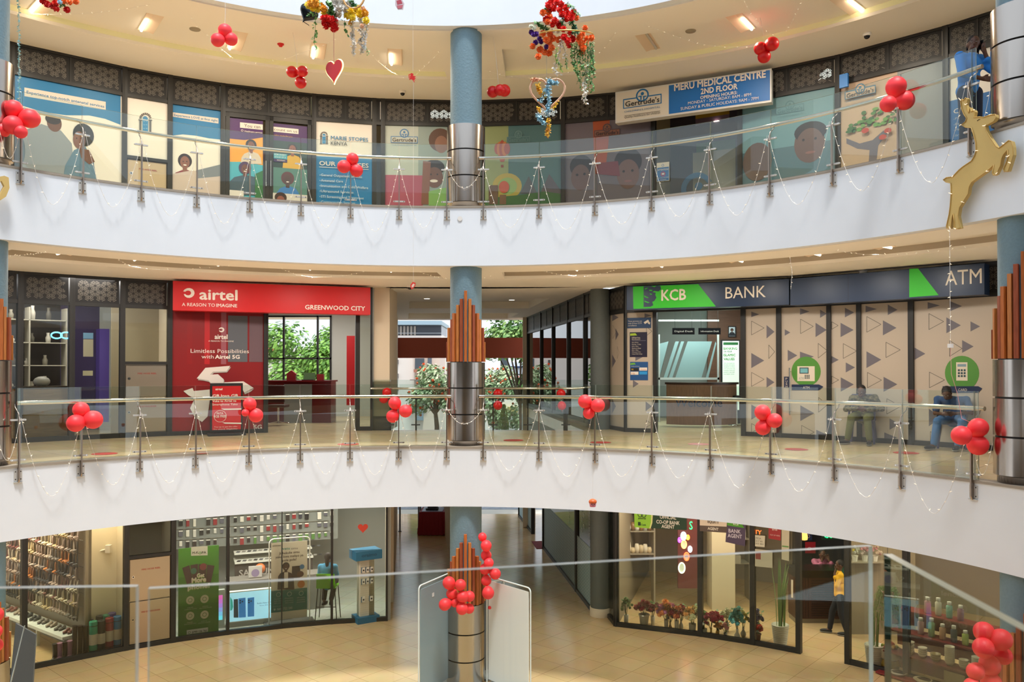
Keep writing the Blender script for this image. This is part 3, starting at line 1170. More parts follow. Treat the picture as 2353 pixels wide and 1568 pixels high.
# fairy strings on the ceilings
def ceil_string(pts, z, lab, grp, sag=0, nb=14):
    q = [on_z(x, y, z) for x, y in pts]
    path = []
    for i in range(len(q) - 1):
        for j in range(6):
            path.append(q[i].lerp(q[i + 1], j / 6))
    path.append(q[-1])
    string(path, lab, grp, nb=nb, r=.0015)
zc = Z2 + SOF - .03
CG = 'fairy lights looped under the ceilings'
for pts, lab in (
    ([(20, 28), (60, 32), (120, 33), (200, 32), (270, 24), (345, 10)], 'fairy lights under the ceiling behind the top left flowers'),
    ([(430, 30), (455, 62), (500, 105), (540, 138), (565, 148), (600, 146), (650, 136), (705, 118), (745, 104), (775, 86)], 'fairy lights looping under the ceiling behind the bright red balloons'),
    ([(843, 112), (865, 138), (900, 166), (940, 184), (960, 168), (985, 145), (1012, 117)], 'fairy lights looping towards the little red cupid'),
    ([(1113, 160), (1150, 173), (1200, 180), (1270, 176), (1330, 160), (1370, 130), (1390, 108), (1418, 70)], 'fairy lights looping behind the flower chandelier right of the column'),
    ([(1480, 58), (1530, 75), (1600, 100), (1660, 108), (1720, 108), (1775, 92)], 'fairy lights looping to the balloons over the medical sign'),
    ([(1708, 0), (1720, 20), (1740, 50), (1760, 72), (1780, 82), (1810, 70), (1830, 30), (1845, 0)], 'fairy lights in a loop above the shaded red balloons')):
    ceil_string(pts, zc, lab, CG)
zc = Z1 + SOF - .03
for pts, lab in (
    ([(10, 588), (60, 586), (110, 580)], 'short fairy lights under the first-floor ceiling beside the end column'),
    ([(270, 597), (300, 612), (350, 619), (420, 620), (480, 615), (530, 610)], 'fairy lights under the first-floor ceiling left of the red sign'),
    ([(645, 617), (680, 632), (720, 637), (780, 636), (840, 624)], 'fairy lights under the first-floor ceiling above the red sign'),
    ([(965, 625), (1000, 638), (1060, 645), (1100, 641), (1130, 635)], 'fairy lights under the ceiling around the middle column'),
    ([(1250, 624), (1290, 632), (1340, 636), (1390, 628), (1420, 617)], 'fairy lights under the ceiling right of the middle column'),
    ([(1920, 576), (1985, 585), (2070, 585), (2140, 578), (2230, 568)], 'fairy lights under the ceiling above the cash machine sign')):
    ceil_string(pts, zc, lab, CG)
# ================= signs, posters and window films =================
def cm(h, rough=0.45):
    return mat('print_' + h, h, rough)


class Print(MB):
    def __init__(s, fr, w=-0.016):
        super().__init__()
        s.fr, s.w = fr, w

    def _n(s, m):
        s.use(cm(m) if isinstance(m, str) else m)
        s.w += 0.0012
        return s.w

    def U(s, m, u0, v0, u1, v1):
        w = s._n(m)
        s.rect(s.fr, u0, v0, u1, v1, w)
        return s

    def R(s, m, x0, yt, yb, x1):
        w = s._n(m)
        u0, v1 = s.fr.px(x0, yt, w)
        _, v0 = s.fr.px(x0, yb, w)
        u1, _ = s.fr.px(x1, yt, w)
        s.rect(s.fr, u0, v0, u1, v1, w)
        return s

    def T(s, m, txt, x0, y, x1, hp, **k):
        w = s._n(m)
        s.textp(s.fr, txt, x0, y, x1, hp, w, **k)
        return s

    def G(s, m, pts):
        w = s._n(m)
        s.polyp(s.fr, pts, w)
        return s

    def D(s, m, x, y, r, ry=None, t=None, n=20):
        w = s._n(m)
        u, v = s.fr.px(x, y, w)
        u1, _ = s.fr.px(x + r, y, w)
        _, v1 = s.fr.px(x, y - (ry or r), w)
        if t:
            s.ring(s.fr, u, v, abs(u1 - u), abs(u1 - u) * t, w, n)
        else:
            s.disc(s.fr, u, v, abs(u1 - u), w, n, abs(v1 - v))
        return s

    def figure(s, x, y, r, skin='5a3a2c', hair='1c1614', top='8a93a0', hr=1.15, sh=1.0, tall=5.0):
        """a printed photo of a person: head at x,y with radius r"""
        s.G(top, [(x - 2.3 * r * sh, y + tall * r), (x - 2.1 * r * sh, y + 2.6 * r), (x - 1.5 * r * sh, y + 1.75 * r), (x - .45 * r, y + 1.35 * r), (x + .45 * r, y + 1.35 * r), (x + 1.5 * r * sh, y + 1.75 * r), (x + 2.1 * r * sh, y + 2.6 * r), (x + 2.3 * r * sh, y + tall * r)])
        s.D(hair, x, y - .18 * r, r * hr, r * hr * 1.02)
        s.R(skin, x - .36 * r, y + .6 * r, y + 1.6 * r, x + .36 * r)
        s.D(skin, x, y + .08 * r, r * .78, r * 1.02)
        s.D('1a1210', x - .3 * r, y - .05 * r, r * .1)
        s.D('1a1210', x + .3 * r, y - .05 * r, r * .1)
        s.D('f0e6de', x, y + .52 * r, r * .28, r * .1)
        return s

    def done(s, name, label, cat='poster', group=None, parent=None):
        return s.build(name, None, parent, label, cat, group)


def film(key, label, name='window_poster', base='e8e2d8', v0=0.09, v1=2.645, m=0.05, w=-0.018):
    fr, W = WF[key]
    p = Print(fr, w)
    p.use(cm(base))
    p.fbox(fr, m, W - m, v0, v1, w - .004, w)
    p.W = W
    return p


def logo_G(p, x, y, r, col='2b7fbe', bg='e8e2d8', txtcol='2a2a2e', tx=None, sub=True, box=True, boxfill=None):
    """ring-and-figures emblem over the hospital name"""
    k = r / 10.5
    if box:
        x0, x1, yt, yb = x - 31 * k, x + 31 * k, y + 6.5 * k, y + 22 * k
        p.R(col, x0, yt, yb, x1)
        p.R(boxfill or bg, x0 + 1.6 * k, yt + 1.6 * k, yb - 1.6 * k, x1 - 1.6 * k)
    p.D(col, x, y, r)
    p.D(boxfill or bg, x, y, r * .76)
    p.D(col, x, y - r * .25, r * .26)
    p.R(col, x - r * .62, y + r * .12, y + r * .3, x - r * .1)
    p.R(col, x + r * .1, y + r * .12, y + r * .3, x + r * .62)
    p.R(col, x - r * .32, y + r * .12, y + r * .72, x - r * .12)
    p.R(col, x + r * .12, y + r * .12, y + r * .72, x + r * .32)
    p.T(txtcol, "Gertrude's", x - 27.5 * k, y + 18.5 * k, x + 27.5 * k, 8.2 * k, bold=.012)
    if sub:
        p.T(col, "CHILDREN'S HOSPITAL", x - 29 * k, y + 28 * k, x + 29 * k, 2.6 * k)
    return p


def door_emblem(p, x, y, s):
    """arched doorway emblem: grey arch stones and pillars round a blue door"""
    for i in range(9):
        a0, a1 = pi * i / 9 + .04, pi * (i + 1) / 9 - .04
        p.G('55524e', [(x + s * .62 * cos(a0), y - s * .62 * sin(a0)), (x + s * cos(a0), y - s * sin(a0)), (x + s * cos(a1), y - s * sin(a1)), (x + s * .62 * cos(a1), y - s * .62 * sin(a1))])
    p.D('0f7db4', x, y, s * .42)
    p.R('d9d3c9', x - s * .5, y + .05 * s, y + s * .5, x + s * .5)
    for d in (-1, 1):
        p.R('55524e', x + d * s * .82 - s * .16, y + s * .28, y + 2.3 * s, x + d * s * .82 + s * .16)
        p.R('55524e', x + d * s * .82 - s * .3, y + s * .08, y + s * .26, x + d * s * .82 + s * .3)
        p.R('55524e', x + d * s * .82 - s * .3, y + s * 2.12, y + s * 2.3, x + d * s * .82 + s * .3)
    p.R('0f7db4', x - s * .45, y + s * .2, y + s * 2.2, x + s * .45)
    for r_ in range(3):
        for c in (-1, 1):
            p.R('9fc8dd', x + c * s * .2 - s * .13, y + s * (.35 + r_ * .6), y + s * (.42 + r_ * .6), x + c * s * .2 + s * .13)


# ---- second floor, left: clinic windows
p = film('antenatal', '')
W = p.W
p.G('0a74ab', [p_ for p_ in [(24, 168), (277, 214), (277, 287), (241, 273), (205, 265.5), (152, 265), (98, 257), (51, 243), (24, 236)]])
p.G('dcd0c4', [(56, 201), (243, 234), (243, 253), (56, 221)])
p.T('2a7ba6', 'Experience top-notch antenatal services', 61, 214.5, 240, 6.6, bold=.02)
p.G('8f979f', [(24, 440), (24, 330), (55, 300), (95, 285), (140, 300), (165, 330), (170, 380), (160, 440)])
p.D('6d4a3a', 125, 283, 17, 20)
p.D('2e221e', 122, 274, 18, 12)
p.D('5d6f80', 40, 345, 18, 40)
p.G('5f7f96', [(140, 440), (150, 380), (170, 345), (195, 335), (215, 370), (225, 440)])
p.D('1d1a19', 192, 310, 24, 26)
p.D('7d5648', 182, 322, 14, 20)
p.G('6e4a3c', [(182, 340), (205, 345), (218, 372), (205, 378), (186, 362)])
p.D('1a1210', 176, 318, 1.6); p.D('1a1210', 187, 318, 1.6)
p.done('window_poster', 'large blue and white antenatal services poster with a couple, beside the end column')
p = film('cab2', '', v0=1.45)
door_emblem(p, 334, 273, 14)
p.done('window_poster', 'white window poster with arched blue door emblem above a beige cabinet')
p = film('love', '')
p.G('0a74ab', [(393, 236), (507, 255), (507, 321), (480, 318), (450, 312), (420, 309), (393, 312)])
p.G('dcd0c4', [(396, 258), (502, 272), (502, 284), (396, 268)])
p.T('2a7ba6', 'Experience LOVE at first sight', 400, 266.5, 500, 5.2, bold=.02)
p.figure(425, 372, 14, top='8a3038', hair='2a1512', skin='8a5844')
p.G('c9b8ae', [(393, 400), (440, 392), (507, 398), (507, 450), (393, 445)])
p.G('7a8086', [(450, 392), (507, 378), (507, 405), (455, 410)])
p.done('window_poster', 'narrow blue and white poster about love at first sight')
fr, W = WF['youcan']
p = Print(fr)
p.R('4a1f63', 522, 270, 470, 604)
p.G('efa02c', [(522, 318), (540, 320), (562, 322), (585, 319), (604, 316), (604, 380), (522, 372)])
p.G('4aa9bd', [(522, 372), (560, 372), (604, 380), (604, 470), (522, 470)])
p.R('e6ded4', 551.5, 281, 293.5, 604)
p.T('3a2233', 'You can', 561, 292, 598, 7.6)
p.D('e6ded4', 556.5, 300, 2.6, t=.3)
p.T('e6ded4', 'Healthcare services', 562, 303, 603, 3.6, bold=.01)
p.figure(577, 335, 10.5, top='cfc2b2', hair='20181a', skin='7b4b38', hr=1.2, tall=4)
p.figure(563, 388, 11, top='3f5564', hair='4a2d55', skin='6b4030', hr=1.3, sh=1.5, tall=5.5)
p.G('2f6b3c', [(586, 400), (604, 392), (604, 470), (586, 462)])
p.R('d8d2ca', 522, 436, 470, 560)
p.done('window_poster', 'purple and orange poster reading You can on the left door leaf')
p = Print(fr)
p.R('451f60', 627, 283, 480, 706)
p.R('233a35', 627, 322, 386, 706)
p.R('e6ded4', 627, 291, 302.5, 686)
p.T('3a2233', 'count on us', 630, 300, 683, 6.2)
p.T('d9a04a', 'tailor made for you', 630, 312, 672, 3.4)
p.figure(672, 343, 10, top='d2a437', hair='241a18', skin='8a4f38', hr=1.1, tall=4.6)
p.R('3f9fb4', 629, 352, 364, 660)
p.T('e6ded4', 'FOR EVERY', 631, 356.5, 657, 3.6)
p.T('e6ded4', 'STAGE OF A', 631, 362, 657, 3.6)
p.R('3a2358', 629, 364.5, 371, 660)
p.T('e6ded4', 'WOMAN', 636, 369.5, 655, 3.4)
p.R('4f7a72', 627, 384, 480, 706)
p.figure(661, 412, 12, top='3a78b8', hair='5a3030', skin='4c332a', hr=1.25, tall=4.5)
p.R('cfc9c1', 627, 443, 480, 706)
p.D('38241c', 645, 454, 14, 12)
p.D('8a5040', 645, 460, 9, 10)
p.done('window_poster', 'purple poster reading count on us on the other clinic door leaf')
for xx, lab in ((611, 'slim pull handle of the first clinic door leaf'), (622, 'slim pull handle of the second clinic door leaf')):
    u, v = fr.px(xx, 400)
    b = MB(); b.tube([fr.P(u, v - .28, .05), fr.P(u, v + .28, .05)], .012, 8)
    for q in (-.25, .25): b.tube([fr.P(u, v + q, .0), fr.P(u, v + q, .05)], .008, 6)
    b.build('door_handle', CHROME, WFT['youcan'])
p = film('stopes', '')
u0, v0 = fr.px(723, 358)
fr, W = WF['stopes']
_, vb = fr.px(724, 358)
p.U('0a74ab', .05, .09, W - .05, vb)
door_emblem(p, 744.5, 311, 8.6)
p.T('1878a8', 'MARIE STOPES', 760, 320.5, 846, 8.6, bold=.012)
p.T('45413e', 'KENYA', 760, 333, 798, 8.8, bold=.01)
p.T('cfc9c0', 'OUR SERVICES', 733.5, 379.5, 847, 9.6, bold=.02)
p.R('cfc9c0', 733.5, 383, 384.2, 847)
for t_, x1, y in (('General Outpatient Services', 832, 404.5), ('Antenatal Care', 788, 417), ('Immunization and Child Welfare', 846, 429.3), ('Ultrasound Services', 812, 441.5), ('STI Screening and Treatment', 836, 454), ('Contraception Services', 816, 466.5)):
    p.T('b9c2c6', t_, 737.5, y, x1, 5.4, bold=.012)
    p.D('b9c2c6', 735.3, y - 2.2, .9)
p.done('window_poster', 'white and blue clinic poster headed OUR SERVICES with a bulleted list')

# ---- second floor, right: children's hospital films
def hfilm(key, base, lab):
    return film(key, '', base=base)
p = hfilm('gert1', 'b4bcb2', '')
fr, W = WF['gert1']
p.U('8d9d98', W * .42, .09, W - .05, 2.645)
p.R('a64e62', 885, 402, 480, 972)
p.D('5b4032', 1012, 322, 27, 27)
p.D('8a6350', 1014, 332, 15, 20)
p.D('241a18', 998, 385, 24, 18)
p.D('6b4535', 998, 408, 20, 24)
p.D('e8ddd4', 997, 416, 9, 3.4)
p.D('1a1210', 990, 401, 2); p.D('1a1210', 1005, 401, 2)
p.G('7f5341', [(972, 370), (990, 372), (985, 470), (968, 470)])
p.G('7fae5e', [(985, 440), (1030, 430), (1030, 480), (985, 480)])
logo_G(p, 929, 306.5, 10.5, col='3f74a8', bg='b4bcb2', txtcol='4a3b38')
p.done('window_film', 'hospital window film with mother and child left of the steel column', 'window film')
p = hfilm('gert2', '51777c', '')
fr, W = WF['gert2']
_, vm = fr.px(1170, 300)
um, _ = fr.px(1168, 300)
p.U('93a070', .05, .09, um, 2.645)
p.D('b9a64a', 1165, 428, 34, 30)
p.D('93b268', 1166, 428, 22, 20)
for dx, c in ((-14, 'a8503c'), (-7, 'c4763c'), (0, 'a8503c'), (7, 'c4763c'), (14, 'a8503c')):
    p.D(c, 1154 + dx * .8, 342, 7, 20 - abs(dx) * .5)
p.G('a8503c', [(1144, 358), (1164, 358), (1158, 372), (1150, 372)])
p.R('8a4a3a', 1151, 379, 385, 1157)
p.G('5a5a60', [(1195, 445), (1215, 405), (1232, 440), (1240, 445)])
p.G('625c66', [(1240, 448), (1262, 400), (1290, 440), (1290, 450)])
p.G('3f6b3c', [(1113, 462), (1150, 452), (1200, 448), (1250, 440), (1292, 446), (1292, 480), (1113, 480)])
p.R('6a4f3c', 1123, 426, 470, 1144)
p.R('7a5a42', 1148, 448, 470, 1163)
p.D('c4562c', 1158, 430, 12, 14)
logo_G(p, 1191, 309, 9, col='678a8c', bg='51777c', txtcol='678a8c', sub=False)
p.done('window_film', 'teal window film with hot-air balloon, hills and brick towers', 'window film')
p = hfilm('gert3', '6e6670', '')
fr, W = WF['gert3']
p.G('b0532c', [(1362, 270), (1402, 262), (1398, 330), (1390, 400), (1366, 400)])
p.D('2a2328', 1335, 382, 26, 26)
p.D('6a4e48', 1334, 408, 22, 30)
p.D('1a1210', 1326, 402, 3); p.D('1a1210', 1343, 400, 3)
p.D('2a2328', 1443, 372, 32, 32)
p.D('75564e', 1443, 400, 26, 34)
p.D('1a1210', 1433, 394, 3); p.D('1a1210', 1453, 392, 3); p.D('8c5a54', 1443, 416, 9, 2.6)
p.G('7a3038', [(1372, 375), (1420, 370), (1425, 405), (1370, 400)])
logo_G(p, 1395, 294, 10, col='5a4348', bg='8c5c48', txtcol='3a2c30')
p.done('window_film', 'grey window film with orange stripe and two childrens faces beside the hospital door', 'window film')
p = hfilm('gert4', '6f9aa6', '')
fr, W = WF['gert4']
p.U('52727e', .05, .09, W - .05, 1.6)
p.D('6a5048', 1860, 330, 36, 44)
p.D('2a2226', 1862, 303, 38, 24); p.D('6a5048', 1861, 334, 33, 40)
p.D('1a1210', 1846, 322, 3); p.D('1a1210', 1874, 318, 3); p.D('8c5f56', 1862, 350, 12, 3)
p.D('66544e', 1740, 372, 34, 44)
logo_G(p, 1815, 242, 11, col='5a8892', bg='6f9aa6', txtcol='5a8892')
p.done('window_film', 'blue-green window film with a smiling child right of the hospital door', 'window film')
p = hfilm('gert5', 'c3a88f', '')
fr, W = WF['gert5']
us, _ = fr.px(2062, 300)
p.U('8f9193', us, .09, W - .05, 2.645)
p.G('6f6a74', [(1945, 318), (1975, 330), (2005, 322), (2030, 300), (2040, 305), (2018, 335), (2012, 390), (1995, 390), (1998, 345), (1970, 342), (1945, 330)])
random.seed(3)
for i in range(46):
    x = 1950 + random.random() * 112
    y = 285 - (x - 1950) * .25 + random.uniform(-20, 20)
    p.D(random.choice(['53803e', '6b9a48', '3f6a34']), x, y, random.uniform(4, 8), random.uniform(3, 5), n=8)
for x, y in ((1988, 300), (2028, 315), (2040, 300)):
    p.D('b8452f', x, y, 9, 6, n=10)
p.G('35557f', [(1932, 395), (1960, 385), (1990, 388), (1990, 430), (1932, 435)])
logo_G(p, 1976.5, 204, 12, col='3a7391', bg='c3a88f', txtcol='4b4a45')
p.done('window_film', 'beige window film with a printed leafy tree and orange birds', 'window film')
p = film('services2', '')
fr, W = WF['services2']
_, vb = fr.px(2182, 232)
p.U('0a62a6', .05, .09, W - .05, vb)
p.T('e6ded4', 'OUR', 2191, 262, 2240, 11)
for i, t_ in enumerate(('-Paediatric', '-Paediatric', '-Paediatric', '-Internal', '-Well baby')):
    p.T('b9c2c6', t_, 2191, 276 + i * 13, 2240, 5)
p.T('0a62a6', 'U', 2205, 190, 2213, 11)
p.done('window_poster', 'white and blue services poster behind the woman on the phone')


def sign_frame(x0, yb0, x1, yb1, r, zt_=None):
    a, c = on_cyl(x0, yb0, r), on_cyl(x1, yb1, r)
    z = (a.z + c.z) / 2
    ux = Vector((c.x - a.x, c.y - a.y, 0))
    return Fr((a.x, a.y, z), ux, Vector((ux.y, -ux.x, 0))), ux.length


# medical centre sign box
fr, W = sign_frame(1414, 280, 1773, 238, 11.35)
H = fr.px(1415, 212)[1]
t = empty('sign_box', fr.o, 'blue and white medical centre sign box over the hospital door', 'sign')
b = MB(); b.fbox(fr, 0, W, 0, H, -.2, 0); b.build('casing', mat('sign_edge_white', 'd9d9d6', .4), t)
p = Print(fr, 0.0)
um = fr.px(1537, 250)[0]
p.U('e3dccf', .03, .03, um, H - .03)
p.U('1a6fc0', um, .04, W - .03, H - .03)
logo_G(p, 1476, 219, 15, col='1e74b4', bg='e3dccf', txtcol='1e1e22')
p.T('35302c', 'Quality healthcare for children', 1435, 272, 1517, 4.6, shear=.2)
p.R('35302c', 1435, 266, 266.8, 1517)
for t_, x0, y, x1, h, bd in (('MERU MEDICAL CENTRE', 1549, 209, 1760, 15.5, .03), ('2ND FLOOR', 1610, 216.5, 1695, 12.5, .03), ('OPENING HOURS:', 1609, 228, 1694, 7.0, .02), ('MONDAY - SATURDAY: 8AM - 8PM', 1581, 240.5, 1726, 6.6, 0), ('SUNDAY & PUBLIC HOLIDAYS: 9AM - 7PM', 1564, 253.5, 1743, 6.8, 0)):
    p.T('e9e2da', t_, x0, y, x1, h, bold=bd)
p.build('sign_face', None, t)
b = MB(); b.fbox(*[Fr(on_y(1941, 187, WF['gert5'][0].o.y - .2), WF['gert5'][0].ux), -.08, .08, -.13, .13, 0, .06]); b.build('notice_box', mat('bright_blue_plastic', '2a7fd0', .4), None, 'small bright blue box fixed beside the patterned screens', 'box')
p = Print(WF['gdoor'][0], 0.02)
p.R('e3dccf', 1509, 375, 418, 1538)
p.R('3a78b8', 1510, 386, 417, 1537)
p.D('3a78b8', 1523, 380, 3, t=.3)
p.T('e9e2da', 'ATTENTION!', 1511.5, 393, 1536, 3.6, bold=.02)
p.D('c8364a', 1523.5, 400, 5.4, t=.25)
p.R('e9e2da', 1520.5, 398, 402, 1526.5)
p.T('e9e2da', 'NO UNACCOMPANIED', 1513, 410.5, 1536, 2.0)
p.T('e9e2da', 'ALLOWED', 1517, 414.5, 1531, 2.0)
p.done('notice', 'white and blue ATTENTION notice on the hospital door glass', 'notice')

# ---- first floor: red phone shop
fr, W = sign_frame(397, 713, 851, 724, 11.3)
H = fr.px(400, 646)[1]
AIR = 'cc0810'
t = empty('sign_box', fr.o, 'long glossy red shop sign with white lettering GREENWOOD CITY', 'sign')
b = MB(); b.fbox(fr, 0, W, 0, H, -.35, 0); b.build('casing', cm(AIR, .45), t)
p = Print(fr, 0.0)
WHT = 'efe4da'


def swirl(p, x, y, s, m=WHT):
    """comma-shaped ribbon emblem"""
    pts = []
    for i in range(13):
        a = math.radians(160 - i * 27)
        pts.append((x + s * (1.0 - i * .01) * cos(a), y - s * .82 * sin(a) - s * .1))
    inner = []
    for i in range(12, -1, -1):
        a = math.radians(160 - i * 27)
        k = .28 + .42 * sin(pi * min(1, i / 12.0))
        inner.append((x + s * (1 - k) * cos(a) + s * .06, y - s * .82 * (1 - k) * sin(a) - s * .1))
    for i in range(12):
        p.G(m, [pts[i], pts[i + 1], inner[11 - i], inner[12 - i]])
    p.w -= 0.0012 * 11


swirl(p, 434, 675, 14)
p.T(WHT, 'airtel', 458, 688, 546, 24, bold=.022)
p.T(WHT, 'A REASON TO', 418, 703.5, 494, 7.6, bold=.004)
p.T(WHT, 'IMAGINE', 497, 705.5, 545, 7.6, bold=.015)
p.T(WHT, 'GREENWOOD CITY', 701, 711, 839, 10.2, bold=.018)
p.build('sign_face', None, t)
p = film('airfilm', '', base='860a11', w=-.016)
fr, W = WF['airfilm']
p.m[0] = cm('860a11', .12)
for x, m in ((430, '8c0a10'), (470, 'b81820'), (508, '9a5560')):
    p.U(m, *(fr.px(x, 800)[0], 1.5, fr.px(x + 12, 800)[0], 2.62))
p.U('5d6168', fr.px(524, 780)[0], 1.55, fr.px(569, 780)[0], 2.55)  # this grey panel and the next paint the outside's reflection in the glass
p.U('6c545c', fr.px(573, 780)[0], 1.55, fr.px(604, 780)[0], 2.55)
p.w += .001
swirl(p, 509, 759, 7)
p.T(WHT, 'airtel', 493, 779, 523, 10.5, bold=.03)
p.T(WHT, 'A REASON TO IMAGINE', 479, 785.5, 537, 3.4)
p.T(WHT, 'Limitless Possibilities', 438, 811, 572, 9.2)
p.T(WHT, 'with', 463, 824, 491, 8.6)
p.T(WHT, 'Airtel 5G', 494, 824.5, 551, 8.6, bold=.03)
c2 = lambda L: [(380 + x / 2.85, 600 + y / 2.85) for x, y in L]
p.G('b9b0a8', c2([(212, 780), (268, 712), (430, 696), (404, 730), (318, 734), (298, 752), (350, 750), (386, 782), (384, 806), (300, 806), (286, 792), (250, 784)]))
p.G('e3dad2', c2([(205, 770), (262, 700), (425, 687), (400, 722), (312, 725), (292, 745), (345, 742), (382, 775), (380, 798), (296, 798), (282, 782), (245, 775)]))
p.G('e3dad2', c2([(118, 852), (178, 832), (186, 852), (290, 842), (292, 905), (276, 1020), (240, 1055), (190, 1022), (162, 965), (192, 900), (150, 880)]))
p.G('e3dad2', c2([(385, 795), (510, 788), (578, 832), (516, 862), (498, 826), (390, 818)]))
p.G('b9b0a8', c2([(516, 862), (580, 836), (560, 856), (520, 874)]))
p.T('cfc6be', '5G', 583, 987, 602, 10, bold=.03)
p.done('window_film', 'dark red window film with a large white 5 and the words Limitless Possibilities', 'window film')
# pavement poster before it
q = on_z(520, 1001, 0)
fr = Fr((q.x, q.y, 0), tan(A(520)), n=-rad(A(520)))
u0, u1 = fr.px(483, 940)[0], fr.px(558, 940)[0]
Ht = fr.px(520, 881)[1]
t = empty('poster_stand', q, 'upright red poster stand with black frame before the red window film', 'poster stand')
b = MB(); b.fbox(fr, u0, u1, .08, Ht, -.05, 0); b.fbox(fr, u0 - .05, u1 + .05, 0, .05, -.2, .15); b.build('frame', BLACK, t, bevel=.008)
p = Print(fr, 0.0)
p.U('c9161d', u0 + .04, .12, u1 - .04, Ht - .06)
p.T(WHT, 'airtel', 495, 897, 511, 4.6, bold=.03)
p.T(WHT, 'GB kwa GB', 488, 913.5, 547, 6.6, bold=.02)
p.T(WHT, 'Vuka to Airtel na', 488, 924.5, 543, 4.8, bold=.01)
p.T(WHT, 'Smartphone Yako', 488, 932.5, 546, 4.8)
p.D(WHT, 506, 957, 14.5, t=.06)
p.T(WHT, 'PATA', 498, 953, 513, 5, bold=.01)
p.T(WHT, '4GB FREE', 491, 960.5, 520, 5.6, bold=.01)
p.G(WHT, c2([(365, 968), (498, 966), (498, 974), (385, 976)]))
p.G(WHT, c2([(372, 1058), (498, 1060), (498, 1068), (390, 1066)]))
p.T(WHT, 'Top up to get the offer', 492, 983, 546, 2.6)
p.T(WHT, 'To check Eligibility', 490, 988.5, 546, 2.6)
p.build('poster_face', None, t)

# ---- first floor: bank
def kbox(x0, yb0, x1, yb1, yt, lab, r=11.3):
    fr, W = sign_frame(x0, yb0, x1, yb1, r)
    H = fr.px(x0 + 2, yt)[1]
    t = empty('sign_box', fr.o, lab, 'sign')
    b = MB(); b.fbox(fr, 0, W, 0, H, -.3, 0); b.build('casing', cm('142c4c', .35), t)
    return fr, W, H, t
fr, W, H, t = kbox(1440, 711, 1813, 703, 659, 'navy bank sign box with green panel, lion emblem and white BANK lettering')
p = Print(fr, 0.0)
KW = 'e6dccb'
KG = '2bbd1c'
c4 = lambda L: [(1380 + x / 2.85, 600 + y / 2.85) for x, y in L]
p.G(KG, c4([(212, 168), (640, 152), (755, 298), (215, 314)]))
p.G('142c4c', c4([(282, 166), (330, 164), (352, 172), (368, 162), (392, 164), (396, 185), (380, 200), (352, 196), (340, 204), (362, 208), (358, 222), (366, 240), (352, 262), (338, 268), (345, 290), (328, 300), (282, 302)]))
p.G(KG, c4([(318, 188), (340, 190), (336, 197), (320, 196)]))
p.G(KG, c4([(322, 212), (338, 216), (334, 222), (324, 220)]))
p.G(KG, c4([(290, 180), (312, 174), (306, 180), (292, 188)]))
p.G(KG, c4([(286, 226), (316, 240), (308, 243), (286, 236)]))
p.G(KG, c4([(288, 260), (322, 272), (312, 276), (288, 268)]))
p.T(KW, 'KCB', 1519.6, 691, 1576.5, 24.5, bold=.02)
p.T(KW, 'BANK', 1667, 686.5, 1759.6, 26.5)
p.build('sign_face', None, t)
fr, W, H, t = kbox(1816, 703, 2262, 676, 641, 'long navy bank fascia with green wedge and white ATM lettering', r=11.3)
p = Print(fr, 0.0)
c5 = lambda L: [(1800 + x / 2.488, 550 + y / 2.488) for x, y in L]
um = fr.px(1949, 660)[0]
p.U('0d2240', um - .006, .01, um + .006, H - .01)
p.G(KG, c5([(720, 170), (770, 167), (888, 320), (720, 332)]))
p.T(KW, 'ATM', 2172, 656.5, 2256, 34)
p.build('sign_face', None, t)

TG = '69646a'
TRI = {
    'kcbB': ([(987, 332, 368, 1040), (1087, 420, 508, 1139), (987, 603, 702, 1072), (1087, 760, 830, 1139), (987, 940, 1040, 1072)], [(987, 393, 485, 1070), (1100, 550, 640, 1139), (987, 730, 822, 1070), (987, 1065, 1125, 1040)], c4),
    'kcbC': ([(95, 395, 432, 150), (210, 403, 450, 248), (184, 478, 560, 248), (8, 515, 552, 40), (25, 633, 697, 80), (95, 643, 700, 175), (97, 950, 1040, 177), (188, 1090, 1145, 250)], [(97, 457, 540, 170), (198, 596, 680, 250), (103, 1065, 1143, 175), (200, 905, 990, 250)], c5),
    'kcbD': ([(352, 392, 447, 405), (327, 478, 560, 402), (275, 668, 712, 317), (357, 705, 762, 410), (328, 790, 872, 403)], [(275, 472, 515, 312), (341, 597, 682, 418), (275, 783, 827, 315)], c5),
    'kcbE': ([(470, 381, 418, 535), (597, 374, 434, 653), (569, 464, 550, 647), (475, 641, 737, 560), (573, 787, 873, 652), (607, 1025, 1090, 665), (577, 1105, 1165, 650)], [(475, 442, 532, 557), (585, 589, 677, 667), (479, 762, 850, 560), (590, 912, 1000, 670)], c5),
    'kcbF': ([(825, 360, 398, 895), (950, 353, 413, 1022), (932, 447, 538, 1015), (1070, 470, 528, 1125), (750, 620, 690, 812), (1022, 577, 650, 1088), (832, 970, 1070, 905)], [(830, 425, 517, 915), (949, 580, 670, 1020), (833, 760, 850, 920), (838, 1100, 1160, 890)], c5),
    'kcbA': ([(288, 343, 372, 335), (212, 780, 830, 250), (295, 920, 985, 335), (228, 600, 655, 280)], [(300, 430, 490, 335), (300, 1045, 1090, 335)], c4),
    'splay': ([(76, 345, 395, 118), (98, 440, 520, 118), (76, 612, 700, 100), (76, 905, 1000, 100)], [(76, 420, 510, 98), (105, 560, 640, 118)], c4)}
KL = {'kcbA': 'patterned film on the narrow bank window with three small notices on it', 'kcbB': 'triangle patterned film on the narrow bay right of the bank doorway', 'kcbC': 'triangle patterned film on the bank door with green cash machine disc', 'kcbD': 'triangle patterned film on the narrowest bay beside the cash machine door',
      'kcbE': 'triangle patterned film on the wide bay behind the seated guard', 'kcbF': 'triangle patterned film on the widest bay with green CARD disc', 'splay': 'triangle patterned film on the splayed bay beside the grey column'}
BE = 'b8aa98'
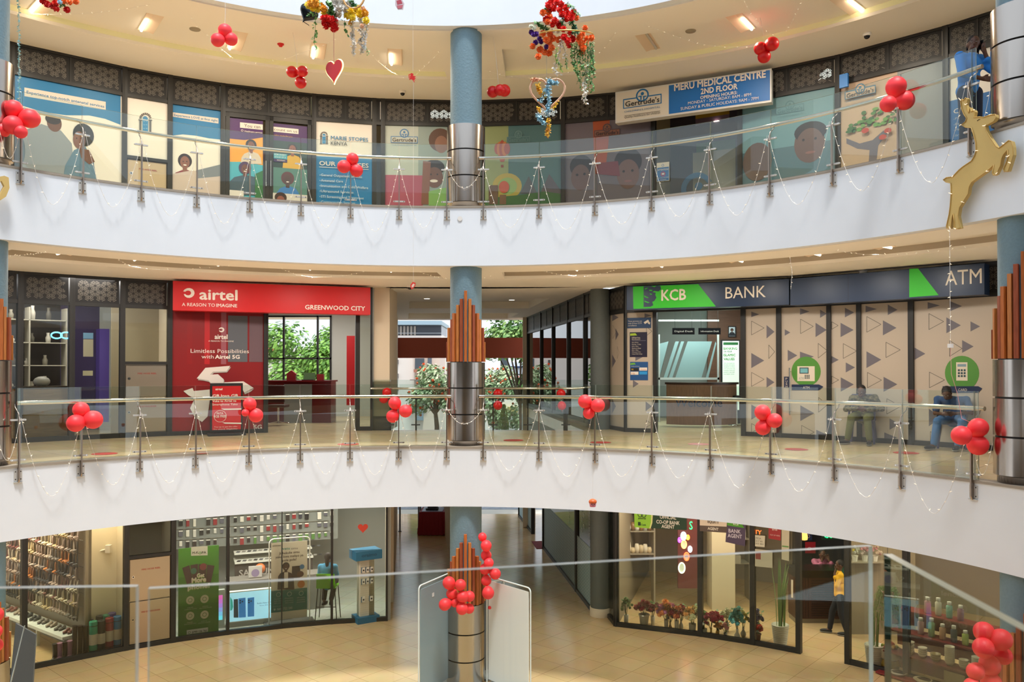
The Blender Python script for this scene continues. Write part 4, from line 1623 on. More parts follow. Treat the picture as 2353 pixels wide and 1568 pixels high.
for key, (sol, out, cc) in TRI.items():
    fr, W = WF[key]
    p = Print(fr)
    p.use(cm(BE))
    p.fbox(fr, .03, W - .03, .09, 2.645, -.02, -.016)
    p.w = -.0155
    for (x, y0, y1, xt) in sol:
        a = cc([(x, y0), (x, y1), (xt, (y0 + y1) / 2)])
        p.G(TG, a); p.w -= .0012
    p.w += .0012
    for (x, y0, y1, xt) in out:
        a = [Vector(fr.px(*q)) for q in cc([(x, y0), (x, y1), (xt, (y0 + y1) / 2)])]
        p.use(cm('4a463f'))
        for i in range(3):
            p.line(fr, a[i], a[(i + 1) % 3], .008, p.w)
    if key == 'kcbC':
        p.D('4f8a34', 1852, 854, 34, n=32)
        p.R('d8ccb8', 1832, 842, 876, 1872)
        p.R('3a4a52', 1837, 845, 859, 1858)
        p.R('6fb0b8', 1839, 847, 857, 1856)
        for i in range(3):
            for j in range(3): p.R('2e4a50', 1849 + i * 4.2, 862 + j * 3.2, 864.2 + j * 3.2, 1852 + i * 4.2); p.w -= .0012
        p.w += .0012
        p.T('9aa39a', 'ATM', 1835.5, 873, 1847, 6)
        p.G('17284a', [(1819, 884), (1882, 884), (1892, 889), (1882, 897), (1819, 897)])
        p.T('cfc6b6', 'ATM', 1845, 894, 1860, 6)
        p.R('17284a', 1801.5, 866, 891, 1813)
        for i, ch in enumerate('PUSH'): p.T('d8ccb8', ch, 1805, 873 + i * 6, 1809.5, 4.6); p.w -= .0012
        p.w += .0012
    if key == 'kcbF':
        p.D('4f8a34', 2210, 858, 40, n=32)
        p.R('d8ccb8', 2197, 833, 875, 2223)
        p.R('7f98a4', 2200, 837, 843, 2220)
        for i in range(3):
            for j in range(3): p.R('2e4a50', 2201 + i * 6.6, 849 + j * 6.6, 853.5 + j * 6.6, 2205.6 + i * 6.6); p.w -= .0012
        p.w += .0012
        p.G('17284a', [(2166, 888), (2248, 888), (2257, 893), (2248, 903), (2166, 903)])
        p.T('cfc6b6', 'CARD', 2202, 899, 2222, 6)
    p.done('window_film', KL[key], 'window film', 'triangle patterned films on the bank windows')
fr, W = WF['kcbC']
u, v = fr.px(1817, 900)
b = MB(); b.tube([fr.P(u, v - .48, .07), fr.P(u, v + .48, .07)], .014, 8)
for q in (-.4, .4): b.tube([fr.P(u, v + q, -.01), fr.P(u, v + q, .07)], .009, 6)
b.build('door_handle', CHROME, WFT['kcbC'])
fr, W = WF['kcbA']
p = Print(fr, -.01); p.R('1a3a5e', 1441, 731, 755, 1496); p.T('d8ccb8', 'These premises are', 1443, 740, 1475, 3); p.T('d8ccb8', 'under 24 hour CCTV', 1443, 745, 1475, 3); p.T('d8ccb8', 'surveillance', 1443, 750, 1463, 3)
p.G('d8ccb8', [(1479, 741), (1489, 735), (1492, 739), (1482, 745)]); p.G('d8ccb8', [(1490, 740), (1494, 741), (1493, 746), (1488, 743)])
p.done('notice', 'navy camera surveillance notice, topmost on the narrow bank window', 'notice', 'notices on the narrow bank window')
p = Print(fr, -.01); p.R('15122e', 1447, 764, 821, 1487); p.G('9dbb2a', [(1448, 767), (1460, 766), (1464, 771), (1448, 772)]); p.T('d8ccb8', 'KCB Bank Kenya', 1452, 778, 1471, 3, bold=.01); p.T('d8ccb8', 'Meru Greenwood', 1452, 781.5, 1471, 2.4)
p.R('8a8794', 1452, 783, 783.6, 1484)
for i, t_ in enumerate(('Hours of Business', 'Monday - Friday', '8:30 am - 4:00 pm', 'Saturday', '8:30 am - 12:00 pm', 'Closed On:', 'Sundays & Public Holidays')): p.T('d8ccb8', t_, 1452, 788.5 + i * 4.4, 1467 + (i % 2) * 6 + (i == 6) * 9, 2.3)
p.done('notice', 'dark opening hours notice in the middle of the narrow bank window', 'notice', 'notices on the narrow bank window')
p = Print(fr, -.01); p.R('1c4f86', 1448, 832, 874, 1489); p.G('6fae3a', [(1448.5, 835), (1458, 834), (1461, 838), (1448.5, 839)]); p.T('d8ccb8', 'Available at this branch', 1450, 843, 1470, 2)
for (x, y, m) in ((1449, 846, '1d1d1d'), (1469, 845, 'e4dcd0'), (1449, 854.5, 'e4dcd0'), (1469, 854, '2a8fd0')): p.R(m, x, y, y + 7, x + 18)
p.T('e0b020', 'W', 1450.5, 851.5, 1456, 4); p.T('c8452a', 'MoneyGram', 1472, 850.5, 1486, 2.4); p.T('d08040', 'ria', 1451, 860.5, 1459, 4)
p.done('notice', 'blue money transfer notice, lowest on the narrow bank window', 'notice', 'notices on the narrow bank window')

# steel fire cabinets set in the shopfront
def cabinet(key, vt, splitv, m, lab, texts):
    fr, W = WF[key]
    t = empty('fire_cabinet', fr.P(W / 2, .0, 0), lab, 'fire cabinet', 'fire hose cabinets')
    b = MB(); b.fbox(fr, .055, W - .055, .09, vt, -.07, -.05); b.build('cabinet_back', m, t)
    for i, (a, c) in enumerate(((.10, splitv - .01), (splitv + .01, vt - .02))):
        b = MB(); b.fbox(fr, .065, W - .065, a, c, -.05, -.012); d = b.build('cabinet_door', m, t, bevel=.006)
        p = Print(fr, -.011)
        tx = texts[1 - i]
        u = W * .32
        p.use(cm('9c3a30')); p.text(fr, tx, u, (a + c) / 2 + (c - a) * .22, W * .72, .03, -.009, bold=.02)
        p.build('lettering', None, d)
        b = MB(); b.lathe([(0, 0), (.03, 0), (.03, .012), (0, .014)], (0, 0, 0), 12)
        q = fr.P(.13, c - (c - a) * .42, -.011)
        R_ = Matrix((fr.ux, fr.uz, -fr.n)).transposed() if False else None
        b2 = MB(); b2.use(CHROME); b2.disc(fr, .13, c - (c - a) * .42, .028, -.006, 16); b2.use(DARK); b2.disc(fr, .13, c - (c - a) * .42, .016, -.005, 12); b2.build('latch', None, d)
cabinet('cab1', 1.49, .82, CAB, 'brushed steel fire cabinet left of the red film window, first floor', ('FIRE HOSE REEL', 'FIRE EXTINGUISHER'))
cabinet('cab0', 1.84, .96, CAB, 'brushed steel fire cabinet between sandal shop and green banner', ('FIRE HOSE REEL', 'FIRE EXTINGUISHER'))
cabinet('cab2', 1.39, .70, mat('beige_cabinet', 'bfa98a', .5), 'beige fire cabinet under the arched door emblem, second floor', ('FIRE HOSE REEL', 'FIRE EXTINGUISHER'))
# ================= shop rooms =================
random.seed(11)
GREYW = mat('pale_grey_wall', 'b9bcb8', .7)
PURP = mat('purple_wall', '4c4270', .6)
BROWNW = mat('brown_wood_panel', '5a3d2c', .5, noise=.2, nscale=4, stretch=(1, 8, 8))
WARM = (1, .86, .66)


def room_light(px, y, zf, w, d, power, col=(1, .95, .88), name='room_light'):
    p = on_y(px, 846, y)
    return area(name, (p.x, p.y, zf + SOF - .06), w, d, power, col)


def lamp_panel(px, y, zf, w, d, lab, grp, e=5.0):
    p = on_y(px, 846, y)
    b = MB(); b.box((p.x, p.y, zf + SOF - .02), (w, d, .03)); return b.build('ceiling_panel_lamp', mat('lamp_panel_glow', 'f4f6f4', .5, emit=e), None, lab, 'ceiling light', grp)


# second floor: hospital entrance seen through the door
fr, W = WF['gdoor']
b = MB(); b.fbox(fr, 0.06, W - .06, 0, SOF, -1.3, -1.2); st(b, 'wall_back', mat('purple_entry_wall', '3a2b42', .6))
p = Print(fr.off(-1.19), 0)
p.G('c79a1c', [(1598, 262), (1676, 246), (1676, 262), (1598, 274)])
p.G('8a6c8a', [(1598, 274), (1676, 262), (1676, 275), (1598, 290)])
p.R('4a7a30', 1600, 330, 352, 1690)
p.R('c9bda8', 1592, 352, 480, 1690)
p.build('wall_mural', None, None, kind='structure')
t = empty('wall_emblem', fr.P(.5, 1.0, -1.0), 'large blue ring emblem behind the hospital door', 'emblem')
b = MB(); u, v = fr.px(1576, 412); b.ring(fr, u, v, .36, .11, -1.0, 32, .4, 5.6); b.ring(fr, u, v, .36, .11, -1.05, 32, .4, 5.6); b.disc(fr, u + .04, v + .05, .09, -1.02); b.build('emblem_ring', cm('1d7fc8'), t)
for x, y in ((1647, 280), (1690, 309)):
    q = on_y(x, y, fr.o.y + .6)
    b = MB(); b.lathe([(0, 0), (.07, 0), (.07, .01)], q, 16); b.build('downlight', TUBE, None, 'bright ceiling spot inside the hospital entrance, %s' % ('upper' if x < 1660 else 'lower right'), 'ceiling light')

# first floor left shop
partition(A(390), Z1)
backwall(A(-160), A(200), 14.6, Z1, mat('dark_shop_wall', '2c2524', .5))
backwall(A(200), A(281), 14.6, Z1, PURP)
backwall(A(281), A(390), 13.0, Z1, mat('beige_shop_wall', 'a89c84', .7))
room_light(120, 16.6, Z1, 2.5, 1.2, 60)
fr, W = WF['oo']
def neon(txt, fr, x0, y, x1, hp, w, m, lab, cat='neon sign'):
    b = MB().use(m)
    u0, v0 = fr.px(x0, y, w); u1, _ = fr.px(x1, y, w); _, v1 = fr.px(x0, y - hp, w)
    b.text(fr, txt, u0, v0, u1, v1 - v0, w, depth=.03)
    return b.build('neon_sign', None, None, lab, cat)
NC = mat('cyan_neon', '5fc8ff', .4, emit=3.0)
o_ = WF['oo'][0]
b = MB().use(NC)
for cx_ in (130, 152):
    u, v = o_.px(cx_, 771, -.7)
    b.tube([o_.P(u + .085 * cos(x) * 1.15, v + .062 * sin(x), -.7) for x in [2 * pi * i / 24 for i in range(24)]], .014, 6, closed=True)
b.build('neon_sign', None, None, 'cyan neon rings glowing inside the dark shop on the first floor, left', 'neon sign')
# wooden counter and glass cabinet in that shop
t = empty('shop_counter', WF['oo0'][0].P(.3, 0, -.4), 'light wooden shop counter behind the glass, far left on the first floor', 'counter')
fr0 = Fr(pol(A(40), RW + .25), pol(A(163), RW + .25) - pol(A(40), RW + .25))
Wc = (pol(A(163), RW + .25) - pol(A(40), RW + .25)).length
fr0.n = Vector((fr0.ux.y, -fr0.ux.x, 0))
b = MB(); b.fbox(fr0, 0, Wc, 0, 1.02, -.5, 0); b.build('body', mat('counter_oak', '9c7c50', .45, noise=.15, nscale=5, stretch=(1, 1, 6)), t)
b = MB(); b.fbox(fr0, -.03, Wc + .02, 1.02, 1.06, -.55, .03); b.build('worktop', mat('dark_worktop', '3a2e26', .3), t)
t = empty('display_shelf', fr0.P(0, 0, -1.5), 'open display shelves with glassware behind the wooden counter', 'shelves')
b = MB()
for u in (-.2, .55, 1.25): b.fbox(fr0, u, u + .03, 0, 2.7, -1.9, -1.5)
b.build('upright', mat('shelf_white', 'b9b4a8', .5), t)
for k in range(5):
    b = MB(); b.fbox(fr0, -.2, 1.28, .5 + k * .48, .52 + k * .48, -1.9, -1.5); b.build('shelf', mat('shelf_white', 'b9b4a8', .5), t)
for k in range(5):
    for j in range(4):
        hgt = random.uniform(.12, .3)
        q = fr0.P(-.05 + j * .33 + random.uniform(-.05, .05), .52 + k * .48, -1.7)
        b = MB(); b.lathe([(0, 0), (.045, 0), (.055, hgt * .5), (.03, hgt * .75), (.035, hgt), (.0, hgt)], q, 10)
        b.build('bottle', cm(['c9c4ba', '8a8478', 'd8d2c8', '5a554c'][(k * 3 + j) % 4]), None, 'pale bottle in the dark shop, %s shelf up, %s from the left' % (ORD[k], ORD[j]), 'bottle', 'bottles on the open shelves')
b = MB(); q = fr0.P(Wc - .42, 1.06, -.2); b.ball(q + Vector((0, 0, .09)), .13, 12, (1.2, 1, .8)); b.build('shopping_bag', cm('8f8c86'), None, 'grey crumpled bag on the wooden counter top', 'bag')
b = MB(); u, v = WF['oo2'][0].px(240, 800, -2.2); b.fbox(WF['oo2'][0], u - .1, u + .1, .2, 2.3, -2.6, -2.2); b.build('display_column', mat('violet_display', '5b4a9a', .4, emit=.15), None, 'tall violet display column inside the second shop window', 'display')
for k, (x, y, h_, m) in enumerate(((203, 800, .35, 'c0b8a8'), (203, 772, .12, '7fb0e0'), (202, 858, .1, 'c8c0a8'))):
    fr = WF['oo2'][0]; u, v = fr.px(x, y, -.3)
    b = MB(); b.fbox(fr, u - .09, u + .09, v - h_ / 2, v + h_ / 2, -.32, -.3)
    b.build('wall_notice', cm(m), None, ['tall cream notice in the purple shop window', 'small blue notice above the cream one in the purple window', 'small cream sticker below in the purple window'][k], 'notice')

# red phone shop
partition(A(858), Z1, RW + .06, 19.4, GREYW)
b = MB(); fr = Fr(pol(A(392), RW + .7, 0), pol(A(600), RW + .7) - pol(A(392), RW + .7)); b.fbox(fr, 0, 2.0, 0, SOF, -.05, 0); st(b, 'wall_back', mat('deep_red_wall', '7a1216', .5))
YW = 24.2
def wallY(x0, x1, z0, z1, m, y=YW, name='wall_window_side'):
    b = MB(); b.box(((x0 + x1) / 2, y + .08, (z0 + z1) / 2), (x1 - x0, .16, z1 - z0)); st(b, name, m)
X = lambda px, y=YW: (px - CXP) / FPX * y
wallY(-14, X(596), 0, SOF, GREYW)
wallY(X(762), X(885), 0, SOF, GREYW)
wallY(X(596), X(762), 2.96, SOF, GREYW)
wallY(X(596), X(762), 0, .62, GREYW)
t = empty('window_%d' % (_win[0] + 1), (X(680), YW, .62), kind='structure'); _win[0] += 1
b = MB()
for px in (598, 652, 730, 760): b.box((X(px), YW, 1.79), (.05, .08, 2.34))
for z in (.64, 1.70, 2.94): b.box(((X(596) + X(762)) / 2, YW, z), (X(762) - X(596), .08, .05))
b.build('window_frame', BLACK, t)
b = MB(); b.box(((X(596) + X(762)) / 2, YW, 1.79), (X(762) - X(596), .01, 2.3)); b.build('pane', glass('clear_window_glass', (.95, .97, .97)), t)
room_light(690, 21.5, Z1, 1.6, 2.5, 110)
# service desk
q = on_z(690, 1000, 0)
t = empty('service_desk', (X(690, 21.6), 21.6, 0), 'dark red and grey service desk under the tree window of the red shop', 'desk')
DR = cm('5a1418', .25)
b = MB(); b.box((X(690, 21.6), 21.6, .53), (X(765, 21.6) - X(612, 21.6), .6, 1.06)); b.build('body', DR, t)
b = MB(); b.box((X(685, 21.28), 21.28, .5), (.72, .03, 1.0)); b.build('front_panel', cm('7d7f80', .3), t)
b = MB(); b.box((X(690, 21.55), 21.55, 1.08), (X(768, 21.6) - X(610, 21.6), .75, .04)); b.build('worktop', DR, t)
zt2 = 1.10
q = on_z(669, 874, zt2)
def px_box(name, px, wpx, hpx, y, z, dpt, m, lab, cat, grp=None):
    x = X(px, y); s_ = y / FPX
    b = MB(); b.box((x, y, z + hpx * s_ / 2), (wpx * s_, dpt, hpx * s_)); return b.build(name, m, None, lab, cat, grp)
b = MB(); s_ = 21.4 / FPX; fx = Fr((X(670, 21.4), 21.4, zt2), (1, 0, 0)); b.prism(fx, [(-10 * s_, 0), (10 * s_, 0), (10 * s_, 13 * s_), (13 * s_, 13 * s_), (0, 23 * s_), (-13 * s_, 13 * s_), (-10 * s_, 13 * s_)], -.05, .05)
b.use(cm('c8b8b4')); b.text(fx, 'Home', -7 * s_, 8 * s_, 7 * s_, .03, .052); b.text(fx, 'airtel', -7 * s_, 3 * s_, 7 * s_, .03, .052)
b.m[0] = cm('7a1a20'); b.build('display_box', None, None, 'small dark red house-shaped counter display', 'display')
t = empty('laptop', (X(711, 21.5), 21.5, zt2), 'open laptop on the red service desk', 'laptop')
b = MB(); b.box((X(711, 21.5), 21.4, zt2 + .01), (.3, .2, .02)); b.build('keyboard_base', DARK, t)
b = MB(); b.box((X(711, 21.5), 21.52, zt2 + .1), (.3, .015, .19)); b.build('screen', mat('pale_laptop_screen', '5f7f5a', .2), t)
px_box('counter_box', 737, 15, 14, 21.4, zt2, .12, cm('8a1a20'), 'square dark red box at the end of the service desk', 'box')
b = MB(); b.box((X(806, 22.5), 22.5, 1.35), (.22, .04, 1.9)); b.build('wall_banner', cm('a81018'), None, 'tall red banner on the grey wall inside the red shop', 'banner')
t = empty('swivel_chair', (X(640, 20.4), 20.4, 0), 'dark swivel chair in front of the red service desk', 'chair')
b = MB(); c = Vector((X(640, 20.4), 20.4, 0))
for k in range(5): b.tube([c + Vector((0, 0, .1)), c + Vector((.26 * cos(k * 1.257), .26 * sin(k * 1.257), .05))], .018, 6)
b.tube([c + Vector((0, 0, .08)), c + Vector((0, 0, .45))], .025, 8); b.build('base', CHROME, t)
b = MB(); b.box(c + Vector((0, 0, .48)), (.44, .44, .07)); b.build('seat', cm('3a1416'), t, bevel=.02)
b = MB(); b.box(c + Vector((0, -.2, .78)), (.42, .06, .42)); b.build('backrest', cm('3a1416'), t, bevel=.02)

# bank hall
backwall(A(1425), A(2300), 17.2, Z1, mat('grey_bank_wall', '6f7470', .6))
YB = 22.6
b = MB(); b.box((X(1680, YB), YB, 1.6), (1.3, .1, 3.2)); st(b, 'wall_back', BROWNW)
for k in range(9):
    x = 1530 + (k % 3) * 62 + (k // 3) * 10
    y = 20.6 + (k // 3) * 1.1
    b = MB(); b.box((X(x, y), y, SOF - .03), (.5, .06, .03), .25); b.build('strip_lamp', mat('cool_strip_glow', 'c8ffee', .5, emit=4.5), None, 'cool white ceiling strip in the bank hall, %s row, %s from the left' % (ORD[k // 3], ORD[k % 3]), 'ceiling light', 'strip lamps in the bank hall')
room_light(1600, 20.6, Z1, 2.0, 1.5, 170, (.85, 1, .95))
t = empty('reception_desk', (X(1597, 19.9), 19.9, 0), 'curved wooden reception desk with the word Welcome', 'desk')
cx_, cy_ = X(1597, 20.9), 21.0
b = MB(); L_ = []
a0_ = .82
b.lathe([(1.18, 0.04), (1.18, 1.02)], (cx_, cy_, 0), 32, True, pi - a0_, pi + a0_); b.build('front', mat('walnut_veneer', '94705a', .4, noise=.2, nscale=5, stretch=(10, 10, 1)), t)
b = MB(); b.lathe([(.85, 1.02), (1.24, 1.02), (1.24, 1.07), (.85, 1.07), (.85, 1.02)], (cx_, cy_, 0), 32, False, pi - a0_, pi + a0_); b.build('worktop', cm('3a2c24', .3), t)
fd = Fr((cx_, cy_ - 1.235, 0), (1, 0, 0))
b = MB(); u0, v0 = fd.px(1551, 935); u1, _ = fd.px(1659, 935); b.text(fd, 'Welcome', u0, v0, u1, fd.px(1551, 916)[1] - v0, 0, bold=.02, depth=.035); b.build('lettering', cm('26304e', .3), t)
# striped glass screen
fd = Fr((0, 21.6, 0), (1, 0, 0))
t = empty('glass_screen', (X(1580, 21.6), 21.6, 0), 'glass screen with broad pale diagonal stripes behind the reception desk', 'screen')
b = MB()
for q in ((1513, 1516), (1648, 1652)): b.fbox(fd, fd.px(q[0], 800)[0], fd.px(q[1], 800)[0], 0, 2.3, -.02, .02)
for q in ((735, 739), (868, 873)): b.fbox(fd, fd.px(1513, 800)[0], fd.px(1652, 800)[0], fd.px(1580, q[1])[1], fd.px(1580, q[0])[1], -.02, .02)
b.build('frame', cm('9aa09c'), t)
p = Print(fd, 0.0)
SC_ = '6f8888'
for q in ([(1516, 790), (1536, 785), (1515, 868), (1516, 868)], [(1552, 785), (1560, 785), (1533, 868), (1525, 868)], [(1565, 785), (1572, 785), (1545, 868), (1537, 868)], [(1580, 785), (1636, 785), (1612, 868), (1552, 868)], [(1644, 785), (1646, 790), (1628, 868), (1622, 868)]):
    p.G(SC_, q); p.w -= .0012
p.build('stripe_film', None, t)
for x0, x1, tx, lab in ((1545, 1596, 'Digital Desk', 'hanging black sign reading Digital Desk'), (1605, 1656, 'Information Desk', 'hanging black sign reading Information Desk')):
    fd = Fr((0, 20.3, 0), (1, 0, 0))
    t = empty('hanging_sign', (X(x0, 20.3), 20.3, 2.3), lab, 'sign', 'hanging desk signs')
    b = MB(); b.fbox(fd, fd.px(x0, 760)[0], fd.px(x1, 760)[0], fd.px(x0, 769)[1], fd.px(x0, 754)[1], -.03, 0); b.build('board', cm('17171b', .3), t)
    p = Print(fd, 0.0); p.T('cfcac2', tx, x0 + 5, 763.5, x1 - 4, 4); p.build('lettering', None, t)
    b = MB()
    for x in (x0 + 6, x1 - 6): b.tube([fd.P(fd.px(x, 754)[0], fd.px(x, 754)[1], -.015), fd.P(fd.px(x, 754)[0], SOF, -.015)], .004, 4)
    b.build('wire', DARK, t)
fd = Fr((0, YB - .06, 0), (1, 0, 0))
t = empty('picture_frame', (X(1682, YB), YB, 2.2), 'small framed portrait of a man in a suit on the brown bank wall', 'picture')
b = MB(); b.fbox(fd, fd.px(1673, 760)[0], fd.px(1691, 760)[0], fd.px(1673, 775)[1], fd.px(1673, 750)[1], 0, .02); b.build('frame', BLACK, t)
p = Print(fd, .021); p.R('b9c4cc', 1675, 752, 773, 1689); p.figure(1682, 759, 3.2, top='20242c', tall=4.2); p.build('portrait', None, t)
fd = Fr((0, 20.95, 0), (1, 0, 0))
t = empty('lightbox_stand', (X(1680, 20.95), 20.95, 0), 'lit green and white standing poster about banking on your values', 'poster stand')
b = MB(); b.fbox(fd, fd.px(1657, 800)[0], fd.px(1701, 800)[0], 0.0, fd.px(1660, 781)[1], -.08, 0); b.build('frame', BLACK, t)
LB = mat('lit_poster_paper', 'dff0e2', .4, emit=.45)
p = Print(fd, .001)
p.use(LB); p.rect(fd, fd.px(1660, 800)[0], .35, fd.px(1698, 800)[0], fd.px(1660, 784)[1], .003); p.w = .004
p.R('2a6a3a', 1662, 787, 793, 1696)
p.T('3f8a30', 'BANKING', 1662.5, 804, 1694, 5.6, bold=.02); p.T('2c3c34', 'ON YOUR', 1662.5, 810, 1682, 3.8, bold=.02)
p.T('3f8a30', 'ISLAMIC', 1662.5, 819, 1690, 5.6, bold=.02); p.T('3f8a30', 'VALUES', 1662.5, 828, 1688, 5.6, bold=.02)
for i, t_ in enumerate(('We are built on', 'Shariah principles', 'designed to drive', 'your personal and', 'business financial', 'growth in line with', 'your Islamic values.')): p.T('35463c', t_, 1663, 836 + i * 4.2, 1688, 2.6)
p.build('poster_face', None, t)
t = empty('bar_stool', (X(1692, 20.2), 20.2, 0), 'black cushioned stool beside the lit green poster', 'stool')
b = MB(); c = Vector((X(1692, 20.2), 20.2, 0)); b.lathe([(0, .62), (.17, .62), (.19, .68), (.17, .74), (0, .75)], c, 16); b.build('seat', BLACK, t)
b = MB(); b.tube([c + Vector((0, 0, .02)), c + Vector((0, 0, .62))], .025, 8); b.lathe([(0, .0), (.2, 0), (.2, .02), (0, .04)], c, 16); b.build('pedestal', CHROME, t)

# ---------------- ground floor: sandal shop ----------------
partition(A(293), Z0, RW + .06, 18, mat('pale_cream_wall', 'd8ccb0', .7))
backwall(A(-260), A(293), 17.4, Z0, mat('pale_cream_wall', 'd8ccb0', .7))
room_light(60, 17.2, Z0, 2.5, 1.5, 190, WARM)
room_light(235, 17.0, Z0, .8, .8, 40, WARM)
PA, PB = Vector((-8.62, 16.62, Z0)), Vector((-11.9, 19.0, Z0))
fs = Fr(PA, PB - PA)
if fs.n.dot(Vector((0, 0, 0)) - PA) < 0: fs.n = -fs.n
Ls = (PB - PA).length
b = MB(); b.fbox(fs, -.05, Ls, 0.0, SOF - .05, -.12, -.06); b.fbox(fs, -.05, 0, 0, SOF - .05, -.12, 0); st(b, 'wall_display', mat('display_board_beige', '9c8d78', .6))
q0, q1 = PA + Vector((-.1, .42, 0)), on_y(291, 1400, 17.6); q1.z = Z0; fr = Fr(q0, q1 - q0); b = MB(); b.fbox(fr, 0, (q1 - q0).length, 0, SOF, -.1, 0); st(b, 'wall_pier', mat('pale_cream_wall', 'd8ccb0', .7))


def sandal_mesh(col, sole):
    b = MB()
    def outline(s=1.0):
        o = []
        for i in range(18):
            a = 2 * pi * i / 18
            w = .047 * s * (1 - .22 * cos(a)) if False else .045 * s
            x = sin(a) * w * (1.12 if cos(a) < 0 else .92)
            y = -cos(a) * .125 * s
            o.append((x, y))
        return o
    fl = Fr((0, 0, 0), (1, 0, 0), n=(0, -1, 0))
    b.use(cm(sole)); b.prism(fl, outline(), -.012, .004)
    b.use(cm(col)); b.prism(fl, outline(.86), .004, .010)
    b.tube([(-.045, .0, -.03), (-.03, -.05, -.045), (0, -.065, -.055), (.03, -.05, -.045), (.045, .0, -.03)], .011, 6)
    b.tube([(0, -.06, -.055), (0, -.012, -.098)], .006, 5)
    o = b.build('sandal', None, None, center=False)
    me = o.data
    bpy.data.objects.remove(o)
    return me


SCOL = [('a39486', '6a5d52', 'taupe'), ('7a4a45', '4a2e2b', 'maroon'), ('c9b48c', '8c7a5a', 'tan'), ('2e3338', '1e2226', 'black'), ('bda79c', '8a766c', 'pale pink'), ('6f6a66', '45413e', 'grey'), ('c07a3a', '7a4a24', 'orange'), ('d8cdb8', '9a9080', 'cream')]
SM = [sandal_mesh(c, s) for c, s, n in SCOL]
cols_ = {0: [6, 1, 2, 3, 0, 4, 1, 5], 1: [3, 4, 0, 7, 3, 0, 4, 5], 2: [3, 0, 4, 7, 7, 4, 0, 5]}
for r_ in range(8):
    zz = .78 + r_ * .265
    ncol = 27
    for k in range(ncol):
        u = .10 + k * .125
        ci = [5, 0, 4, 2, 7, 1, 0, 3, 3, 6][(k // 3 + r_ * 2 + (r_ * k) % 2) % 10]
        o = bpy.data.objects.new('sandal', SM[ci])
        COL.objects.link(o)
        o.scale = (1.15, 1.15, 1.15)
        o.location = fs.P(u + random.uniform(-.012, .012), zz + random.uniform(-.01, .01), .07 + random.uniform(0, .03))
        o.rotation_euler = (random.uniform(-.12, .12), random.uniform(-.1, .1), atan2(fs.n.x, -fs.n.y) + random.uniform(-.9, -.2))
        tag(o, '%s sandal on the display wall, %s row up, %s from the glass' % (SCOL[ci][2], ORD[r_], ordn(k)), 'sandal', 'hanging sandals')
    b = MB(); b.tube([fs.P(0, zz + .15, .02), fs.P(Ls - .1, zz + .15, .02)], .008, 5); b.build('display_rail', CHROME, None, 'thin chrome rail of the sandal wall, %s up' % ORD[r_], 'rail', 'sandal rails')
t = empty('display_bench', fs.P(.2, 0, .3), 'white low display bench under the hanging sandals', 'shelf')
b = MB(); b.fbox(fs, .0, Ls, .36, .42, 0, .42); b.build('shelf', cm('d9ddd8', .3), t)
for u in (.05, 1.2, 2.5): b = MB(); b.fbox(fs, u, u + .05, 0, .36, .3, .36); b.build('leg', cm('c9cdc8', .3), t)
for k in range(9):
    col, sl, nm = SCOL[[1, 5, 0, 5, 3, 3, 0, 1, 5][k]]
    b = MB(); q = fs.P(.2 + k * .36, .425, .2)
    a_ = atan2(fs.n.x, -fs.n.y) + .5
    R_ = Matrix.Rotation(a_, 3, 'Z')
    for d in (-.05, .05):
        b.use(cm(sl)); b.ball(q + R_ @ Vector((d, 0, .012)), 1, 10, (.042, .13, .014), None)
        b.use(cm(col)); b.ball(q + R_ @ Vector((d, .045, .04)), 1, 10, (.038, .065, .04), None)
        b.ball(q + R_ @ Vector((d, -.05, .028)), 1, 10, (.038, .06, .026), None)
    b.build('shoe_pair', None, None, '%s pair of flat shoes on the white bench, %s from the glass' % (nm, ORD[k]), 'shoes', 'shoe pairs on the bench')
# boots and rolled mats at the glass
def boot(px, py, h, col, lab, grp):
    q = on_z(px, py, Z0)
    b = MB().use(cm(col, .35))
    b.tube([q + Vector((0, 0, .05)), q + Vector((0, .005, h * .5)), q + Vector((0, 0, h))], [.045, .043, .052], 10)
    b.ball(q + Vector((.02, -.06, .045)), 1, 10, (.042, .10, .045))
    b.use(cm('15130f')); b.box(q + Vector((.02, -.05, .008)), (.075, .22, .016))
    b.build('boot', None, None, lab, 'boot', grp)
boot(126, 1519, .33, '2a2622', 'black ankle boot nearest the left at the sandal shop glass', 'boots at the shop glass')
boot(137, 1518, .34, '9a6a86', 'pink boot next to the leftmost black ankle boot', 'boots at the shop glass')
boot(149, 1515, .34, '231f1c', 'black ankle boot between the two pink ones', 'boots at the shop glass')
boot(160, 1514, .35, '9c7088', 'pink boot beside the tall black boots', 'boots at the shop glass')
boot(171, 1511, .62, '26201c', 'tall black boot, first of the leaning pair', 'boots at the shop glass')
boot(184, 1508, .60, '26201c', 'tall black boot, second of the leaning pair', 'boots at the shop glass')
boot(196, 1506, .58, '1f1b19', 'tall black boot just left of the rolled mats', 'boots at the shop glass')
def yoga(px, py, h, col, lab, band='d8ccba', y=None):
    q = on_z(px, py - 5, Z0)
    t = empty('rolled_mat', q, lab, 'rolled mat', 'rolled exercise mats')
    b = MB(); b.lathe([(0.075, 0), (.078, .01), (.078, h - .01), (.072, h), (.03, h), (.03, h - .05), (0, h - .05)], q, 20); b.build('roll', cm(col), t)
    b = MB().use(cm(band)); b.lathe([(.080, h * .30), (.080, h * .62)], q, 20); b.build('paper_band', cm(band), t)
    for z in (.12, .86): b = MB(); b.lathe([(.082, h * z), (.082, h * z + .012)], q, 20); b.build('strap', BLACK, t)
yoga(205, 1501, .64, '26262c', 'dark rolled mat behind the green one')
yoga(229, 1492, .64, '2c2e30', 'charcoal rolled mat in the back row')
yoga(243, 1490, .64, '3f8a6a', 'green rolled mat in the back row')
